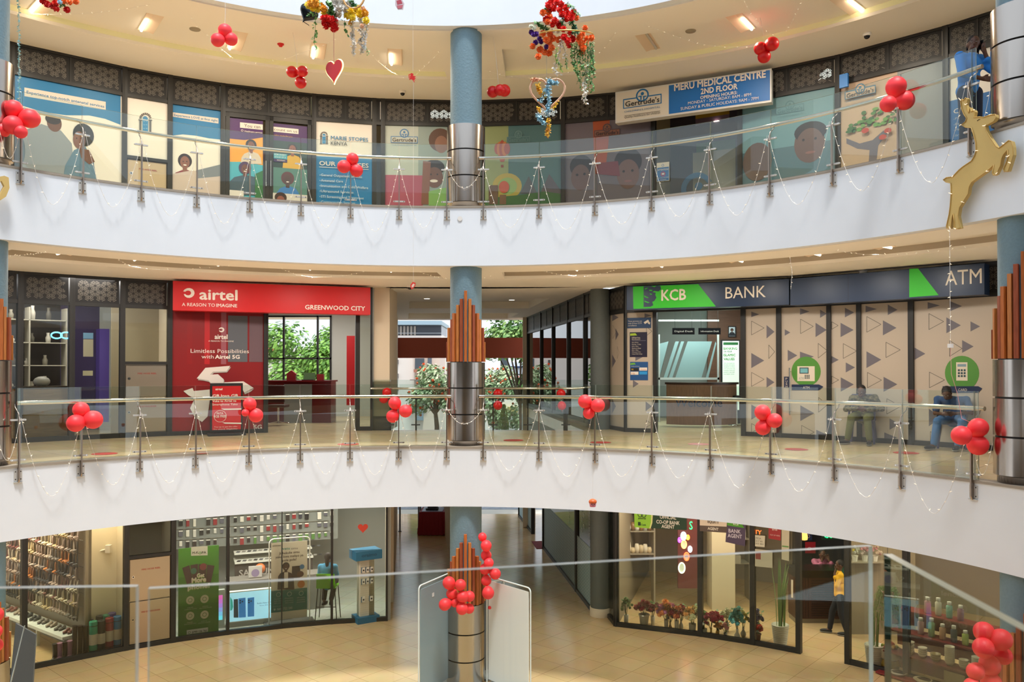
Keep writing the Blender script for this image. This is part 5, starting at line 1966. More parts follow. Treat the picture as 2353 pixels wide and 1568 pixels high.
yoga(257, 1487, .66, '5a4a86', 'violet rolled mat standing furthest back')
yoga(214, 1509, .66, '1f9a78', 'bright green rolled mat at the front by the boots')
yoga(232, 1505, .64, '24262a', 'black rolled mat with cream paper band in front')
yoga(251, 1500, .66, '9a2c3c', 'dark red rolled mat in the front row')
yoga(269, 1496, .66, '2178b0', 'blue rolled mat nearest the window frame')
b = MB(); q = fr.P(.35, 1.95, .05); b.box(q, (.1, .1, .16)); b.tube([q, q + Vector((-.22, -.1, -.05))], .02, 8); b.build('wall_camera', cm('d8d0c0'), None, 'white wall camera on the cream pier beside the sandals', 'camera')
# grey-blue board stand outside the sandal shop
t = empty('board_stand', on_z(60, 1600, Z0), 'grey-blue poster board seen from behind with its diagonal stay, bottom left', 'poster stand')
q = lambda x, y, d: on_y(x, y, d)
b = MB(); a_, c_, d_, e_ = q(36, 1433, 13.2), q(82, 1459, 13.0), q(70, 1660, 13.0), q(14, 1660, 13.2)
off = Vector((.0, .03, 0)); b.add([a_, c_, d_, e_, a_ + off, c_ + off, d_ + off, e_ + off], [(0, 1, 2, 3), (7, 6, 5, 4), (0, 4, 5, 1), (1, 5, 6, 2), (2, 6, 7, 3), (3, 7, 4, 0)]); b.build('board', cm('6d7480'), t)
b = MB(); b.tube([q(57, 1438, 13.05), q(15, 1610, 12.6)], .011, 6); b.build('stay', CHROME, t)

# ---------------- ground floor: phone shop ----------------
backwall(A(293), A(401), 13.2, Z0, mat('grey_bank_wall', '6f7470', .6))
partition(A(401), Z0, RW + .06, 17, GREYW)
partition(A(893), Z0, RW + .06, 17.5, GREYW)
backwall(A(401), A(893), 15.9, Z0, mat('phone_shop_wall', '8d918e', .6))
b = MB(); b.sector(A(401), A(893), RW + .04, 15.9, Z0 + .001, Z0 + .012, 16); st(b, 'floor', tile_mat('grey_shop_tiles', 'b6b6ac', 'b0b0a6', '77776f', .5, .3))
room_light(560, 18.2, Z0, 2.0, 1.2, 150)
room_light(790, 19.6, Z0, 1.4, 1.0, 90)
fw = Fr(pol(A(410), 15.8, Z0), pol(A(885), 15.8) - pol(A(410), 15.8)); fw.n = Vector((fw.ux.y, -fw.ux.x, 0))
Lw = (pol(A(885), 15.8) - pol(A(410), 15.8)).length
fwo = fw.off(.9)
for k in range(5):
    b = MB(); b.tube([fwo.P(.3, 1.52 + k * .26, -.02), fwo.P(Lw * .72, 1.52 + k * .26, -.02)], .006, 4); b.build('hook_rail', CHROME, None, 'thin rail of hanging accessories in the phone shop, %s up' % ORD[k], 'rail', 'accessory rails')
PC = ['2a2426', '8a2a30', 'c9c4ba', '3a3a44', '4f7a3a', 'a83238', '1c1c20', 'd8d2c4', '5a5a66']
b = MB(); b.fbox(fwo, .0, Lw * .76, 1.3, 2.9, -.06, -.04); st(b, 'wall_display', mat('phone_shop_panel', '7c807c', .6))
for k in range(5):
    for j in range(26):
        u = .35 + j * (Lw * .70) / 26
        if random.random() < .12: continue
        h_ = random.uniform(.10, .19); w_ = random.uniform(.06, .10)
        ci = 4 if k == 0 and j > 9 and random.random() < .6 else random.choice([0, 1, 2, 3, 6, 7, 8, 0, 1])
        b = MB().use(cm(PC[ci])); b.fbox(fwo, u - w_ / 2, u + w_ / 2, 1.5 + k * .26 - h_, 1.5 + k * .26, -.015, .01)
        b.use(cm('e4dfd6')); b.fbox(fwo, u - w_ / 2, u + w_ / 2, 1.5 + k * .26 - .025, 1.5 + k * .26, .01, .013)
        nm = ['black', 'dark red', 'white', 'charcoal', 'green', 'red', 'glossy black', 'cream', 'grey'][ci]
        b.build('accessory_pack', None, None, '%s packet on the %s rail up in the phone shop, %s along' % (nm, ORD[k], ordn(j)), 'packet', 'packets in the phone shop')
# glass counter with the maker's letters
fc = Fr(on_z(538, 1437, Z0) + Vector((0, .55, 0)), tan(A(590)), n=-rad(A(590)))
t = empty('display_counter', fc.P(.6, 0, 0), 'phone display counter with a dark lettered front and glass top case', 'counter')
L_ = fc.px(745, 1350)[0]
b = MB(); b.fbox(fc, -.35, L_, .0, .84, -.5, 0); b.build('body', cm('77746e'), t)
b = MB(); fcb = fc.off(-1.1); v_lo, v_hi = fcb.px(545, 1352)[1], fcb.px(545, 1296)[1]; b.fbox(fc, -.1, L_ - .1, v_lo, v_hi, -1.2, -1.1); b.build('front_panel', cm('47423f', .3), t)
p = Print(fc.off(-1.09), 0); p.T('a09c96', 'SAMSUNG', 549, 1325.5, 646, 14.5, bold=.02); p.build('lettering', None, t)
b = MB(); b.fbox(fc, -.1, L_ - .1, v_hi, v_hi + .04, -1.6, -1.05); b.fbox(fc, -.1, L_ - .1, v_hi + .18, v_hi + .21, -1.6, -1.25); b.build('shelf', cm('c9c9c0'), t)
for j in range(16):
    for r_ in range(2):
        u = .0 + j * .13
        q = fc.P(u, v_hi + (.05 if r_ == 0 else .22), -1.15 - r_ * .25)
        b = MB(); b.box(q, (.08, .12, .012), .1); b.build('phone', cm(['2c2e34', '55585e', '8c8a84'][(j + r_) % 3], .2), None, 'phone lying on the display case, %s row, %s from the left' % ('front' if r_ == 0 else 'back', ordn(j)), 'phone', 'phones on the display case, %s row' % ('front' if r_ == 0 else 'back'))
# backlit panel
frp, Wp = WF['ph2']
fp = Fr(frp.P(-.05, 0, -.45), frp.ux, frp.n)
t = empty('lightbox', fp.P(.5, 0, 0), 'glowing blue lightbox picturing two blue phones', 'lightbox')
LBB = mat('lightbox_blue_glow', 'a8dcf8', .4, emit=.75)
p = Print(fp, 0.0)
u0, v1 = fp.px(528, 1364); u1, _ = fp.px(640, 1358); _, v0 = fp.px(528, 1430)
b = MB(); b.fbox(fp, u0 - .02, u1, v0 - .02, v1 + .02, -.12, -.001); b.build('casing', cm('e0e0dc'), t)
b = MB(); b.fbox(fp, u0 - .06, u1 + .3, 0, v0 - .02, -.3, .0); b.build('plinth', cm('8f8c84'), t)
p.use(LBB); p.rect(fp, u0, v0, u1, v1, .001); p.w = .002
BG = mat('lightbox_dark_blue', '2c88d8', .3, emit=.35); BK = mat('lightbox_slate', '3c5468', .3, emit=.1)
p.G(mat('lightbox_teal', '2cb8b0', .3, emit=.4), [(529, 1372), (534, 1380), (536, 1395), (533, 1403), (529, 1404)])
p.G(BK, [(537, 1378), (547, 1377), (548, 1420), (537, 1420)])
p.G(BG, [(548, 1376), (564, 1374), (565, 1419), (549, 1420)])
p.G(BG, [(569, 1375), (584, 1373), (584, 1417), (569, 1418)])
for x, y in ((552, 1381), (552, 1386), (557, 1383), (572, 1380), (572, 1385), (577, 1382)): p.D('1c3a55', x, y, 1.9, n=10)
p.T('3a6aa0', 'Redmi Note 13 Series', 591, 1389, 632, 3.4); p.T('3a6aa0', 'Every shot iconic', 597, 1393.5, 628, 2.4)
p.build('lit_face', None, t)
t = empty('phone_lightbox', fp.P(-.3, 0, 0), 'slim pink and blue glowing phone-shaped lightbox beside the green banner', 'lightbox')
frp, Wp = WF['ph1']
fq = Fr(frp.P(0, 0, -.5), frp.ux, frp.n)
u0, v1 = fq.px(498, 1357); u1, _ = fq.px(517, 1357); _, v0 = fq.px(498, 1440)
b = MB(); b.fbox(fq, u0, u1, v0, v1, -.08, 0); b.fbox(fq, u0 - .1, u1 + .05, 0, v0, -.3, 0); b.build('casing', cm('b8b8b4'), t, bevel=.01)
b = MB()
for k, (c0) in enumerate(('e860c0', 'd070d8', 'b080e8', '90a0f0', '78c0f8', '70e0ff')):
    b.use(mat('glow_' + c0, c0, .4, emit=.8)); b.fbox(fq, u0, u1 - .05, v1 - .12 - (k + 1) * (v1 - v0 - .25) / 6, v1 - .12 - k * (v1 - v0 - .25) / 6, 0, .004)
b.build('lit_face', None, t)

# green roll-up banner
frp, Wp = WF['ph1']
fb = Fr(frp.P(0, 0, -.22), frp.ux, frp.n)
t = empty('roll_up_banner', fb.P(.4, 0, 0), 'bright green roll-up banner reading Get More with round icons', 'banner')
u0, v1 = fb.px(410, 1262); u1, _ = fb.px(503, 1252); v0 = fb.px(409, 1470)[1]
v0 = max(v0, .06)
p = Print(fb, 0.0); p.use(cm('3f8c26')); p.fbox(fb, u0, u1, v0, v1, -.01, 0)
for k in range(3): p.U(['4a9a2c', '3f8c26', '347a22'][k], u0, v0 + (2 - k) * (v1 - v0) / 3, u1, v0 + (3 - k) * (v1 - v0) / 3); p.w -= .0012
p.w += .0012
cb = lambda L: [(380 + x / 3.35, 1100 + y / 3.35) for x, y in L]
p.G('e8e4d8', cb([(198, 528), (325, 520), (325, 592), (198, 596)])); p.T('2a3a2a', 'M-K', 442, 1274, 456, 5.5, bold=.02); p.D('3f8c26', 459.5, 1271.5, 3.2, t=.4); p.T('2a3a2a', 'PA', 463.5, 1273.5, 474, 5.5, bold=.02)
for q in ([(130, 690), (185, 668), (215, 800), (165, 815)], [(192, 668), (250, 658), (255, 800), (215, 800)], [(255, 660), (318, 658), (310, 800), (255, 800)], [(322, 664), (378, 672), (350, 800), (310, 800)]): p.G('4a3238', cb(q)); p.w -= .0012
p.w += .0012
p.D('8a3a44', 467, 1303, 8); p.D('3a7a6a', 445, 1313, 7)
for m, o_ in (('8fc04a', 1.2), ('f0ead8', 0)):
    p.T(m, 'Get', 452, 1328 + o_, 470, 9, bold=.05 + .04 * (o_ > 0)); p.T(m, 'More', 440, 1340 + o_, 474, 11, bold=.05 + .04 * (o_ > 0)); p.T(m, 'phone!', 431, 1356 + o_, 482, 10, bold=.04 + .04 * (o_ > 0))
for x, y in ((437, 1380), (470, 1377), (437, 1416), (470, 1413)): p.D('dcd8c0', x, y, 9.5); p.D('5a8a4a', x, y, 5, t=.25)
for x, y, t1, t2 in ((424, 1399, 'FREE', 'HOSPITAL COVER'), (458, 1396, 'DEVICE', 'PROTECTION'), (423, 1433, 'FREE', 'SMARTPHONE DATA'), (455, 1430, 'ACCESS TO', 'DIGITAL LOANS')): p.T('c8d8b0', t1, x + 7, y, x + 20, 2.4); p.T('c8d8b0', t2, x, y + 4.5, x + 28, 2.4)
p.R('e8e4d8', 429, 1449, 1459, 478); p.T('2a3a2a', '0799 136 761', 441, 1456.5, 475, 5, bold=.02); p.D('3a7a3a', 435, 1454, 3, t=.3)
p.build('banner_face', None, t)
b = MB(); b.fbox(fb, u0, u1, .0, v0, -.08, .06); b.build('banner_base', CHROME, t)
# white framed poster on its stand
frp, Wp = WF['ph2']
fb = Fr(on_z(618, 1441, Z0), (frp.ux + Vector((0, .02, 0))), None)
fb = Fr(on_z(616, 1441, Z0) , frp.ux, frp.n)
t = empty('poster_stand', fb.P(.4, 0, 0), 'white tube framed poster stand with smiling man and teal lower half', 'poster stand')
u0, v1 = fb.px(619, 1238); u1, _ = fb.px(712, 1232)
b = MB(); pts = [fb.P(u0, 0, 0)] + [fb.P(u0, v1 - .12, 0)] + [fb.P(u0 + .1 - .1 * cos(a_), v1 - .12 + .1 * sin(a_), 0) for a_ in (.4, .8, 1.2, 1.57)] + [fb.P(u1 - .1 + .1 * sin(a_), v1 - .12 + .1 * cos(a_), 0) for a_ in (0, .4, .8, 1.2, 1.57)] + [fb.P(u1, 0, 0)]
b.tube(pts, .014, 8); b.build('frame', cm('e8e4dc', .3), t)
b = MB(); b.fbox(fb, u0 - .1, u1 + .1, 0, .05, -.25, .2); b.build('base', cm('4a4844'), t)
p = Print(fb, 0.002)
p.use(cm('ebe3d2')); ua = fb.px(623, 1300)[0]; ub = fb.px(706, 1300)[0]; va = fb.px(625, 1427)[1]; vb = fb.px(623, 1249)[1]
p.fbox(fb, ua, ub, va, vb, -.006, .002)
vt_ = fb.px(623, 1359)[1]; vm_ = fb.px(624, 1409)[1]
p.U('1f7a78', ua, vm_, ub, vt_)
p.T('2a2420', 'SAMSUNG', 626, 1257, 645, 2.8, bold=.02)
p.T('3a9a86', 'watu', 646, 1264.5, 666, 5.6, bold=.015); p.T('4a3c34', 'simu', 669, 1263.5, 684, 5)
p.T('4a3430', 'Jichukulie simu', 641, 1275, 688, 5.4, bold=.012); p.T('4a3430', 'yako kwa malipo ya', 633, 1284, 697, 5.4, bold=.012); p.T('4a3430', 'pole pole!', 649, 1291, 681, 5.4, bold=.012)
p.figure(657, 1303, 8.5, skin='4a2c22', hair='2a1a16', top='32242a', hr=1.0, tall=6.2)
p.R('ebe3d2', 653, 1316, 1352, 662); p.R('2c2024', 671, 1302, 1330, 690); p.D('4a2c22', 690, 1320, 8, 7); p.D('3f7ab0', 694, 1303, 5.5); p.D('d0782a', 692, 1343, 8.5)
for x, t1, t2, t3 in ((640, 'Processed in', 'less than', '30 mins'), (665, 'Flexible', 'payment', 'terms'), (692, 'Affordable', 'weekly', 'payments')):
    p.D('b8d0c8', x, 1367 - (x - 640) * .06, 5.4, t=.22); 
    for i, t_ in enumerate((t1, t2, t3)): p.T('b8d0c8', t_, x - 10, 1379 + i * 5 - (x - 640) * .06, x + 9, 3)
p.T('b8d0c8', 'Call us today:', 628, 1396, 650, 2.4); p.T('b8d0c8', '0800 722 245', 636, 1403.5, 672, 5, bold=.015); p.D('b8d0c8', 631, 1401.5, 2.4)
p.build('poster_face', None, t)
# blue-topped accessory rack
q = on_z(840, 1427, Z0)
t = empty('accessory_rack', q, 'white pegboard rack with blue header box and blue plinth near the shop end', 'rack')
a_ = .55
fr_ = Fr(q, (cos(a_), sin(a_), 0)); fr_.n = Vector((sin(a_), -cos(a_), 0))
BLU = cm('3f86a8')
b = MB(); b.box(q + Vector((0, 0, .07)), (.52, .40, .14), a_); b.build('plinth', cm('1f6488'), t)
b = MB().use(cm('cfc8b4')); b.box(q + Vector((0, 0, .78)), (.34, .2, 1.28), a_); b.use(cm('8d8878'))
for i in range(9):
    for j in range(26): b.rect(fr_, -.15 + i * .036, .18 + j * .048, -.142 + i * .036, .188 + j * .048, .102)
b.build('pegboard', None, t)
b = MB(); b.box(q + Vector((0, 0, 1.52)), (.62, .44, .2), a_); b.use(cm('2a6a8c')); b.build('header_box', BLU, t)
p = Print(Fr(fr_.P(-.28, 1.48, .222), fr_.ux, fr_.n), 0); p.use(cm('20506c')); p.text(p.fr, 'oraimo', .1, 0.02, .46, .07, .001, bold=.02); p.build('lettering', None, t)
k = 0
for r_, z in enumerate((1.18, .92, .52)):
    for c_ in range(3 if r_ < 2 else 2):
        q2 = fr_.P(-.10 + c_ * (.10 if r_ < 2 else .19), z, .115)
        b = MB().use(cm('e0dccf')); b.box(q2, (.075, .03, .11), a_); b.use(cm('2a5a78')); b.box(q2 + fr_.n * -.004 - fr_.ux * .035, (.02, .035, .12), a_); b.use(BLACK); b.ball(q2 + fr_.n * .016, .02, 8)
        b.build('accessory_pack', None, None, 'white and blue boxed accessory on the pegboard rack, %s, %s' % (('upper row', 'middle row', 'lower row')[r_], ORD[c_]), 'packet', 'boxes on the pegboard rack'); k += 1
b = MB(); 
fh = WF['ph4'][0]; u, v = fh.px(834, 1214, -.0)
b.use(cm('c8402f')); hp = [(.115 * 16 * sin(x) ** 3 / 16, .115 * (13 * cos(x) - 5 * cos(2 * x) - 2 * cos(3 * x) - cos(4 * x)) / 16) for x in [2 * pi * i / 28 for i in range(28)]]
b.prism(fh, [(u + x, v + y) for x, y in hp], -.022, -.018); b.build('heart_sticker', None, None, 'red heart sticker high on the phone shop glass', 'sticker')
b = MB().use(cm('b8b4b0')); u, v = fc.px(588, 1347); b.fbox(fc, u - .15, u + .15, .86, 1.12, -.18, -.15); b.use(cm('8a7a9a')); b.disc(fc, u, .96, .09, -.148); b.build('counter_card', None, None, 'white product card standing on the phone counter', 'card')
b = MB(); b.ball(fc.P(u + .12, 1.02, -.3), .12, 14); b.build('orange_ball', cm('b8602f'), None, 'dull orange round object behind the white product card', 'ball')
# ================= ground floor: flower and gift shop =================
random.seed(23)
backwall(A(1405), A(2520), 17.0, Z0, mat('gift_shop_wall', '8b7f6c', .7))
partition(A(1412), Z0, RW + .3, 17, mat('gift_shop_wall', '8b7f6c', .7))
room_light(1560, 18.4, Z0, 2.4, 1.0, 95, WARM)
room_light(1760, 18.6, Z0, 1.2, 1.0, 50, WARM)
room_light(2120, 16.3, Z0, 2.4, 1.2, 80, WARM)
# maroon display wall with lit round mirrors behind the first pane
YD = 19.6
fd = Fr((0, YD, Z0), (1, 0, 0))
b = MB(); b.fbox(fd, X(1557, YD), X(1604, YD), 0.5, SOF, -.1, 0); st(b, 'wall_display', mat('maroon_display', '5c1c22', .6))
LIT = mat('lit_mirror', 'fff1d0', .3, emit=2.5)
for k, (x, y, r, m, lab) in enumerate(((1570, 1232, 7, 'c8e8ff', 'upper pale blue lit mirror on the maroon wall'), (1571, 1251, 7, 'ffb060', 'orange glowing round lamp below the blue mirror'), (1585, 1262, 5, 'e8eefc', 'small pale lit mirror beside the orange lamp'), (1577, 1279, 7, 'ff6030', 'oval mirror with red-orange glowing rim'), (1566, 1305, 9, 'dfe8c8', 'pale green lit mirror lowest on the maroon wall'), (1580, 1235, 4, 'ff9a30', 'small amber lamp beside the blue mirror'), (1561, 1241, 4, 'a040ff', 'small violet lamp at the edge of the maroon wall'))):
    u, v = fd.px(x, y); s_ = YD / FPX
    t = empty('wall_mirror', fd.P(u, v, 0), lab, 'mirror lamp', 'lit mirrors and lamps on the maroon wall')
    b = MB(); b.tube([fd.P(u + r * s_ * .8 * cos(a), v + r * s_ * 1.3 * sin(a), .03) for a in [2 * pi * i / 20 for i in range(20)]], .014, 6, closed=True); b.build('glowing_rim', mat('glow_' + m, m, .4, emit=3.5), t)
    b = MB(); b.disc(fd, u, v, r * s_ * .8, .02, 20, r * s_ * 1.3); b.build('mirror_face', cm('d8dcd8', .1), t)
b = MB().use(mat('green_neon', '20e070', .4, emit=3.5)); f2 = Fr((0, YD - .3, Z0), (1, 0, 0)); b.text(f2, 'S', f2.px(1584, 1217)[0], f2.px(1584, 1217)[1], f2.px(1591, 1217)[0], .19, 0, depth=.02); b.build('neon_sign', None, None, 'green neon letter beside the co-op bank agent sign', 'neon sign')
# shelves with crockery, back of first bay
def shelf_unit(x0, x1, y, zs, lab, col='9a9284', grp=None):
    t = empty('shelf_unit', (X((x0 + x1) / 2, y), y, Z0), lab, 'shelves', grp)
    b = MB()
    for x in (x0, x1): b.box((X(x, y), y, Z0 + zs[-1] / 2 + .2), (.04, .4, zs[-1] + .4))
    b.build('upright', cm(col), t)
    for z in zs: b = MB(); b.box((X((x0 + x1) / 2, y), y, Z0 + z), (X(x1, y) - X(x0, y), .42, .03)); b.build('shelf', cm(col), t)
    return t
shelf_unit(1418, 1500, 20.3, (1.2, 1.75, 2.3), 'shelves of glassware at the back behind the green agent sign')
POTC = ['d8d0c0', 'b0a898', '8a6a4a', 'c8b89a', '6a645c', 'c9c9c4']
for z in (1.2, 1.75, 2.3):
    for j in range(8):
        h_ = random.uniform(.12, .3); x = 1424 + j * 9.5
        b = MB(); q = Vector((X(x, 20.2), 20.15, Z0 + z + .015)); b.lathe([(0, 0), (.05, 0), (.065, h_ * .5), (.045, h_), (.04, h_), (.0, h_ * .8)], q, 12)
        b.build('jar', cm(POTC[(j * 3 + int(z * 10)) % 6], .3), None, 'small jar on the gift shop back shelf, %s level, %s from the left' % ({1.2: 'lowest', 1.75: 'middle', 2.3: 'top'}[z], ORD[j]), 'jar', 'jars on the back shelves')
shelf_unit(1640, 1716, 20.6, (.9, 1.5, 2.1), 'grey open shelves with boxes behind the second pane', '8a8578')
for k, (x, z, w, h_, m) in enumerate(((1650, .915, .3, .25, '6a6660'), (1680, .915, .34, .2, 'b0a898'), (1652, 1.515, .35, .32, '2a2a2a'), (1684, 1.515, .22, .3, 'c8c0b0'), (1700, 1.515, .16, .24, 'd0c8b8'), (1655, 2.115, .3, .3, '1d1d20'), (1690, 2.115, .3, .36, '8a7a5a'))):
    b = MB(); b.box((X(x, 20.5), 20.45, Z0 + z + h_ / 2), (w, .3, h_)); b.build('storage_box', cm(m), None, 'box on the grey shelves behind the second pane, number %s from the bottom' % ORD[k], 'box', 'boxes on the grey shelves')
b = MB(); b.box((X(1655, 19.8), 19.8, Z0 + 1.3), (.55, .5, 2.6)); st(b, 'wall_pillar', mat('cream_pillar', 'c8bca4', .7))

# hanging signs on the glass
def gsign(key, rows, lab, quad, base, w=.03, extra=None, name='window_sign'):
    fr, W = WF[key]
    p = Print(fr, w)
    p.G(base, quad)
    if extra: extra(p)
    for r_ in rows: p.T(*r_[:6], **(r_[6] if len(r_) > 6 else {}))
    q = [fr.P(*fr.px(x, y, w), w - .004) for x, y in quad]
    b = MB(); p.use(cm('4a4a46')); p.add(q, [(3, 2, 1, 0)])
    return p.done(name, lab, 'sign', 'agent signs in the gift shop window')
def ex1(p):
    p.G('8fc43a', [(1457, 1160), (1490, 1162), (1496, 1180), (1496, 1200), (1492, 1215), (1458, 1212)])
    p.G('d8d890', [(1490, 1162), (1493, 1162), (1500, 1185), (1499, 1202), (1495, 1215), (1492, 1215), (1496, 1200), (1496, 1180)])
    p.D('1f3a24', 1471, 1183, 6, 5, t=.25); p.D('1f3a24', 1479, 1184, 6, 5, t=.25)
    p.T('1f3a24', 'JISIMAMIE', 1466, 1193, 1484, 3, bold=.02)
    p.R('1f3a24', 1466, 1200, 1208, 1472); p.T('3a5a34', 'Cash', 1473, 1208, 1484, 4, bold=.02)
gsign('fl1', [('d8d2c4', 'OFFICIAL', 1516, 1192, 1554, 8, dict(bold=.03)), ('d8d2c4', 'CO-OP BANK', 1508, 1203, 1562, 8, dict(bold=.03)), ('d8d2c4', 'AGENT', 1520, 1213.5, 1550, 8, dict(bold=.03))],
      'dark green and lime OFFICIAL CO-OP BANK AGENT sign on the glass', [(1457, 1160), (1578, 1168), (1578, 1219), (1458, 1212)], '24402f', extra=ex1)
def ex2(p):
    p.G('5a4c44', [(1608, 1208), (1671, 1211), (1669, 1225), (1608, 1221)])
    p.G('c08a1c', [(1626, 1189), (1634, 1189), (1640, 1184), (1647, 1190), (1654, 1190), (1640, 1179)])
gsign('fl2', [('3a2c22', 'EQUITY', 1626, 1202, 1652, 6, dict(bold=.03)), ('d8cfc0', 'AGENT', 1626, 1217.5, 1651, 6, dict(bold=.03))],
      'cream and brown EQUITY AGENT sign in the middle pane', [(1608, 1170), (1671, 1176), (1669, 1225), (1608, 1221)], 'd8c8b4', extra=ex2)
def ex3(p):
    p.G('4f9a2c', [(1671, 1195), (1702, 1199), (1710, 1214), (1671, 1208)])
    p.T('d8d8c8', 'KCB', 1685, 1207, 1697, 5, bold=.02)
gsign('fl2', [('c8c0cc', 'BANK', 1674, 1224, 1702, 8.5, dict(bold=.02)), ('c8c0cc', 'AGENT', 1672, 1235, 1705, 8.5, dict(bold=.02))],
      'tilted violet KCB bank agent sign beside the brown one', [(1671, 1192), (1714, 1199), (1712, 1256), (1667, 1246)], '4c4058', extra=ex3)
gsign('fl3', [('d8b8b0', 'airtel', 1774, 1219, 1786, 6, dict(bold=.02)), ('d8b8b0', 'TOP UP HERE', 1769, 1231, 1792, 3)], 'red top-up sign on the sliding door pane', [(1766, 1202), (1795, 1206), (1794, 1243), (1766, 1238)], '9a2c30',
      extra=lambda p: swirl(p, 1780, 1210, 4))
gsign('fl3', [('5a564c', 'PESA', 1737, 1239, 1749, 4), ('5a564c', '217 81', 1736, 1245, 1752, 3.6), ('5a564c', '163 401', 1736, 1251, 1754, 3.6)], 'pale cream payment number notice on the sliding door', [(1735, 1230), (1758, 1232), (1757, 1258), (1735, 1256)], 'c8c2ac')
gsign('fl3', [('7a7468', 'TILL', 1799, 1216, 1810, 4)], 'tall cream notice beside the red top-up sign', [(1796, 1206), (1814, 1210), (1813, 1290), (1796, 1286)], 'bdb59c', extra=lambda p: p.R('5a8a4a', 1797, 1254, 1257, 1812))
gsign('fl3', [], 'wide pale poster low on the sliding door glass', [(1735, 1262), (1775, 1266), (1775, 1306), (1735, 1302)], 'b5ae98', extra=lambda p: p.R('8a4a44', 1736, 1268, 1285, 1748))
fr, W = WF['fl3']
for tx, x0, y, x1, m, nm in (('SA', 1734, 1209, 1748, 'green_neon', 'green neon letters SA above the sliding door'), ('TY', 1734, 1227, 1750, 'red_neon', 'orange-red neon letters TY below the green ones')):
    mm = mat(m, '20e070' if m[0] == 'g' else 'ff5a20', .4, emit=3.5)
    b = MB().use(mm); u0, v0 = fr.px(x0, y, -.25); u1, _ = fr.px(x1, y, -.25); b.text(fr, tx, u0, v0, u1, .085, -.25, depth=.015); b.build('neon_sign', None, None, nm, 'neon sign')
# open doorway: dark interior, lit co-op sign, slatted counter
YC = 18.55
fd = Fr((0, YC, Z0), (1, 0, 0))
t = empty('slatted_counter', (X(1890, YC), YC, Z0), 'dark brown slatted counter seen through the open doorway', 'counter')
vt_ = fd.px(1885, 1327)[1]
u0, u1 = X(1826, YC), X(1975, YC)
b = MB().use(mat('dark_walnut', '4a2c20', .5, noise=.2, nscale=6, stretch=(1, 1, 8))); b.fbox(fd, u0, u1, .1, vt_, -.5, 0)
b.use(cm('2a1812'))
for k in range(16): b.fbox(fd, X(1862, YC), u1 - .05, .16 + k * (vt_ - .2) / 16, .18 + k * (vt_ - .2) / 16, 0, .006)
for k in range(5): b.fbox(fd, u0 + .04 + k * .06, u0 + .05 + k * .06, .12, vt_, 0, .006)
b.build('body', None, t)
b = MB(); b.fbox(fd, u0, u1, 0, .1, -.45, -.02); b.build('plinth', cm('8a7f6c'), t)
b = MB(); b.fbox(fd, u0 - .02, u1 + .05, vt_, vt_ + .16, -.55, .05); b.build('worktop', cm('15110f', .3), t)
b = MB(); b.fbox(Fr((0, 20.2, Z0), (1, 0, 0)), X(1822, 20.2), X(2010, 20.2), 0, SOF, -.1, 0); st(b, 'wall_back', mat('black_back_wall', '131314', .6))
NB = Fr((0, 19.6, Z0), (1, 0, 0))
t = empty('neon_sign', NB.P(X(1915, 19.6), 2.3), 'green neon CO-OP sign box hanging in the dark doorway', 'neon sign')
b = MB(); b.fbox(NB, NB.px(1889, 1230)[0], NB.px(1941, 1230)[0], NB.px(1890, 1241)[1], NB.px(1890, 1217)[1], -.03, 0); b.build('box', cm('123022'), t)
b = MB().use(mat('green_neon', '20e070', .4, emit=3.5)); b.text(NB, 'CO-OP', *NB.px(1894, 1236.5), NB.px(1938, 1236)[0], .12, .0, depth=.02); b.build('letters', None, t)
t = empty('wicker_lamp', on_y(1847, 1226, 18.0), 'glowing woven pendant lamp at the top of the doorway', 'pendant lamp')
b = MB(); q = on_y(1847, 1234, 18.0); b.lathe([(.03, .12), (.07, .08), (.085, 0), (.075, -.06), (.05, -.07)], q, 16, wob=.03); b.build('lamp_shade', mat('woven_glow', 'd89a4a', .6, emit=1.6, ecol='ffb45a', noise=.5, nscale=40), t)
b = MB(); b.tube([q + Vector((0, 0, .11)), Vector((q.x, q.y, Z0 + SOF))], .005, 4); b.build('cord', BLACK, t)
for x0, x1, y0, y1, m, lab in ((1852, 1866, 1218, 1242, '1c2a48', 'dark blue poster inside the doorway'), (1850, 1874, 1246, 1272, '8a1420', 'red poster with round emblem inside the doorway')):
    f3 = Fr((0, 20.05, Z0), (1, 0, 0)); p = Print(f3, 0.0); p.R(m, x0, y0, y1, x1); p.D('d8b8b8', (x0 + x1) / 2 - 2, (y0 + y1) / 2 + 3, 4, t=.2); p.done('wall_poster', lab, 'poster')
for k, (y0, y1) in enumerate(((1216, 1234), (1238, 1276), (1280, 1298))):
    f3 = Fr((0, 18.25, Z0), (1, 0, 0)); p = Print(f3, 0.0); p.use(cm(['c8c2ac', 'c0b8a0', 'b8b0a0'][k])); u, v = f3.px(1831, y0); u2, v2 = f3.px(1841, y1); p.fbox(f3, u, u2, v2, v, -.01, 0); p.done('paper_notice', 'narrow cream paper notice on the door edge, %s from the top' % ORD[k], 'notice', 'paper notices on the door edge')
# door leaf handle
fr, W = WF['fl3']
u, v = fr.px(1822, 1352)
b = MB(); b.fbox(fr, u - .02, u + .02, v - .18, v + .18, .03, .06); b.build('door_handle', CHROME, WFT['fl3'])

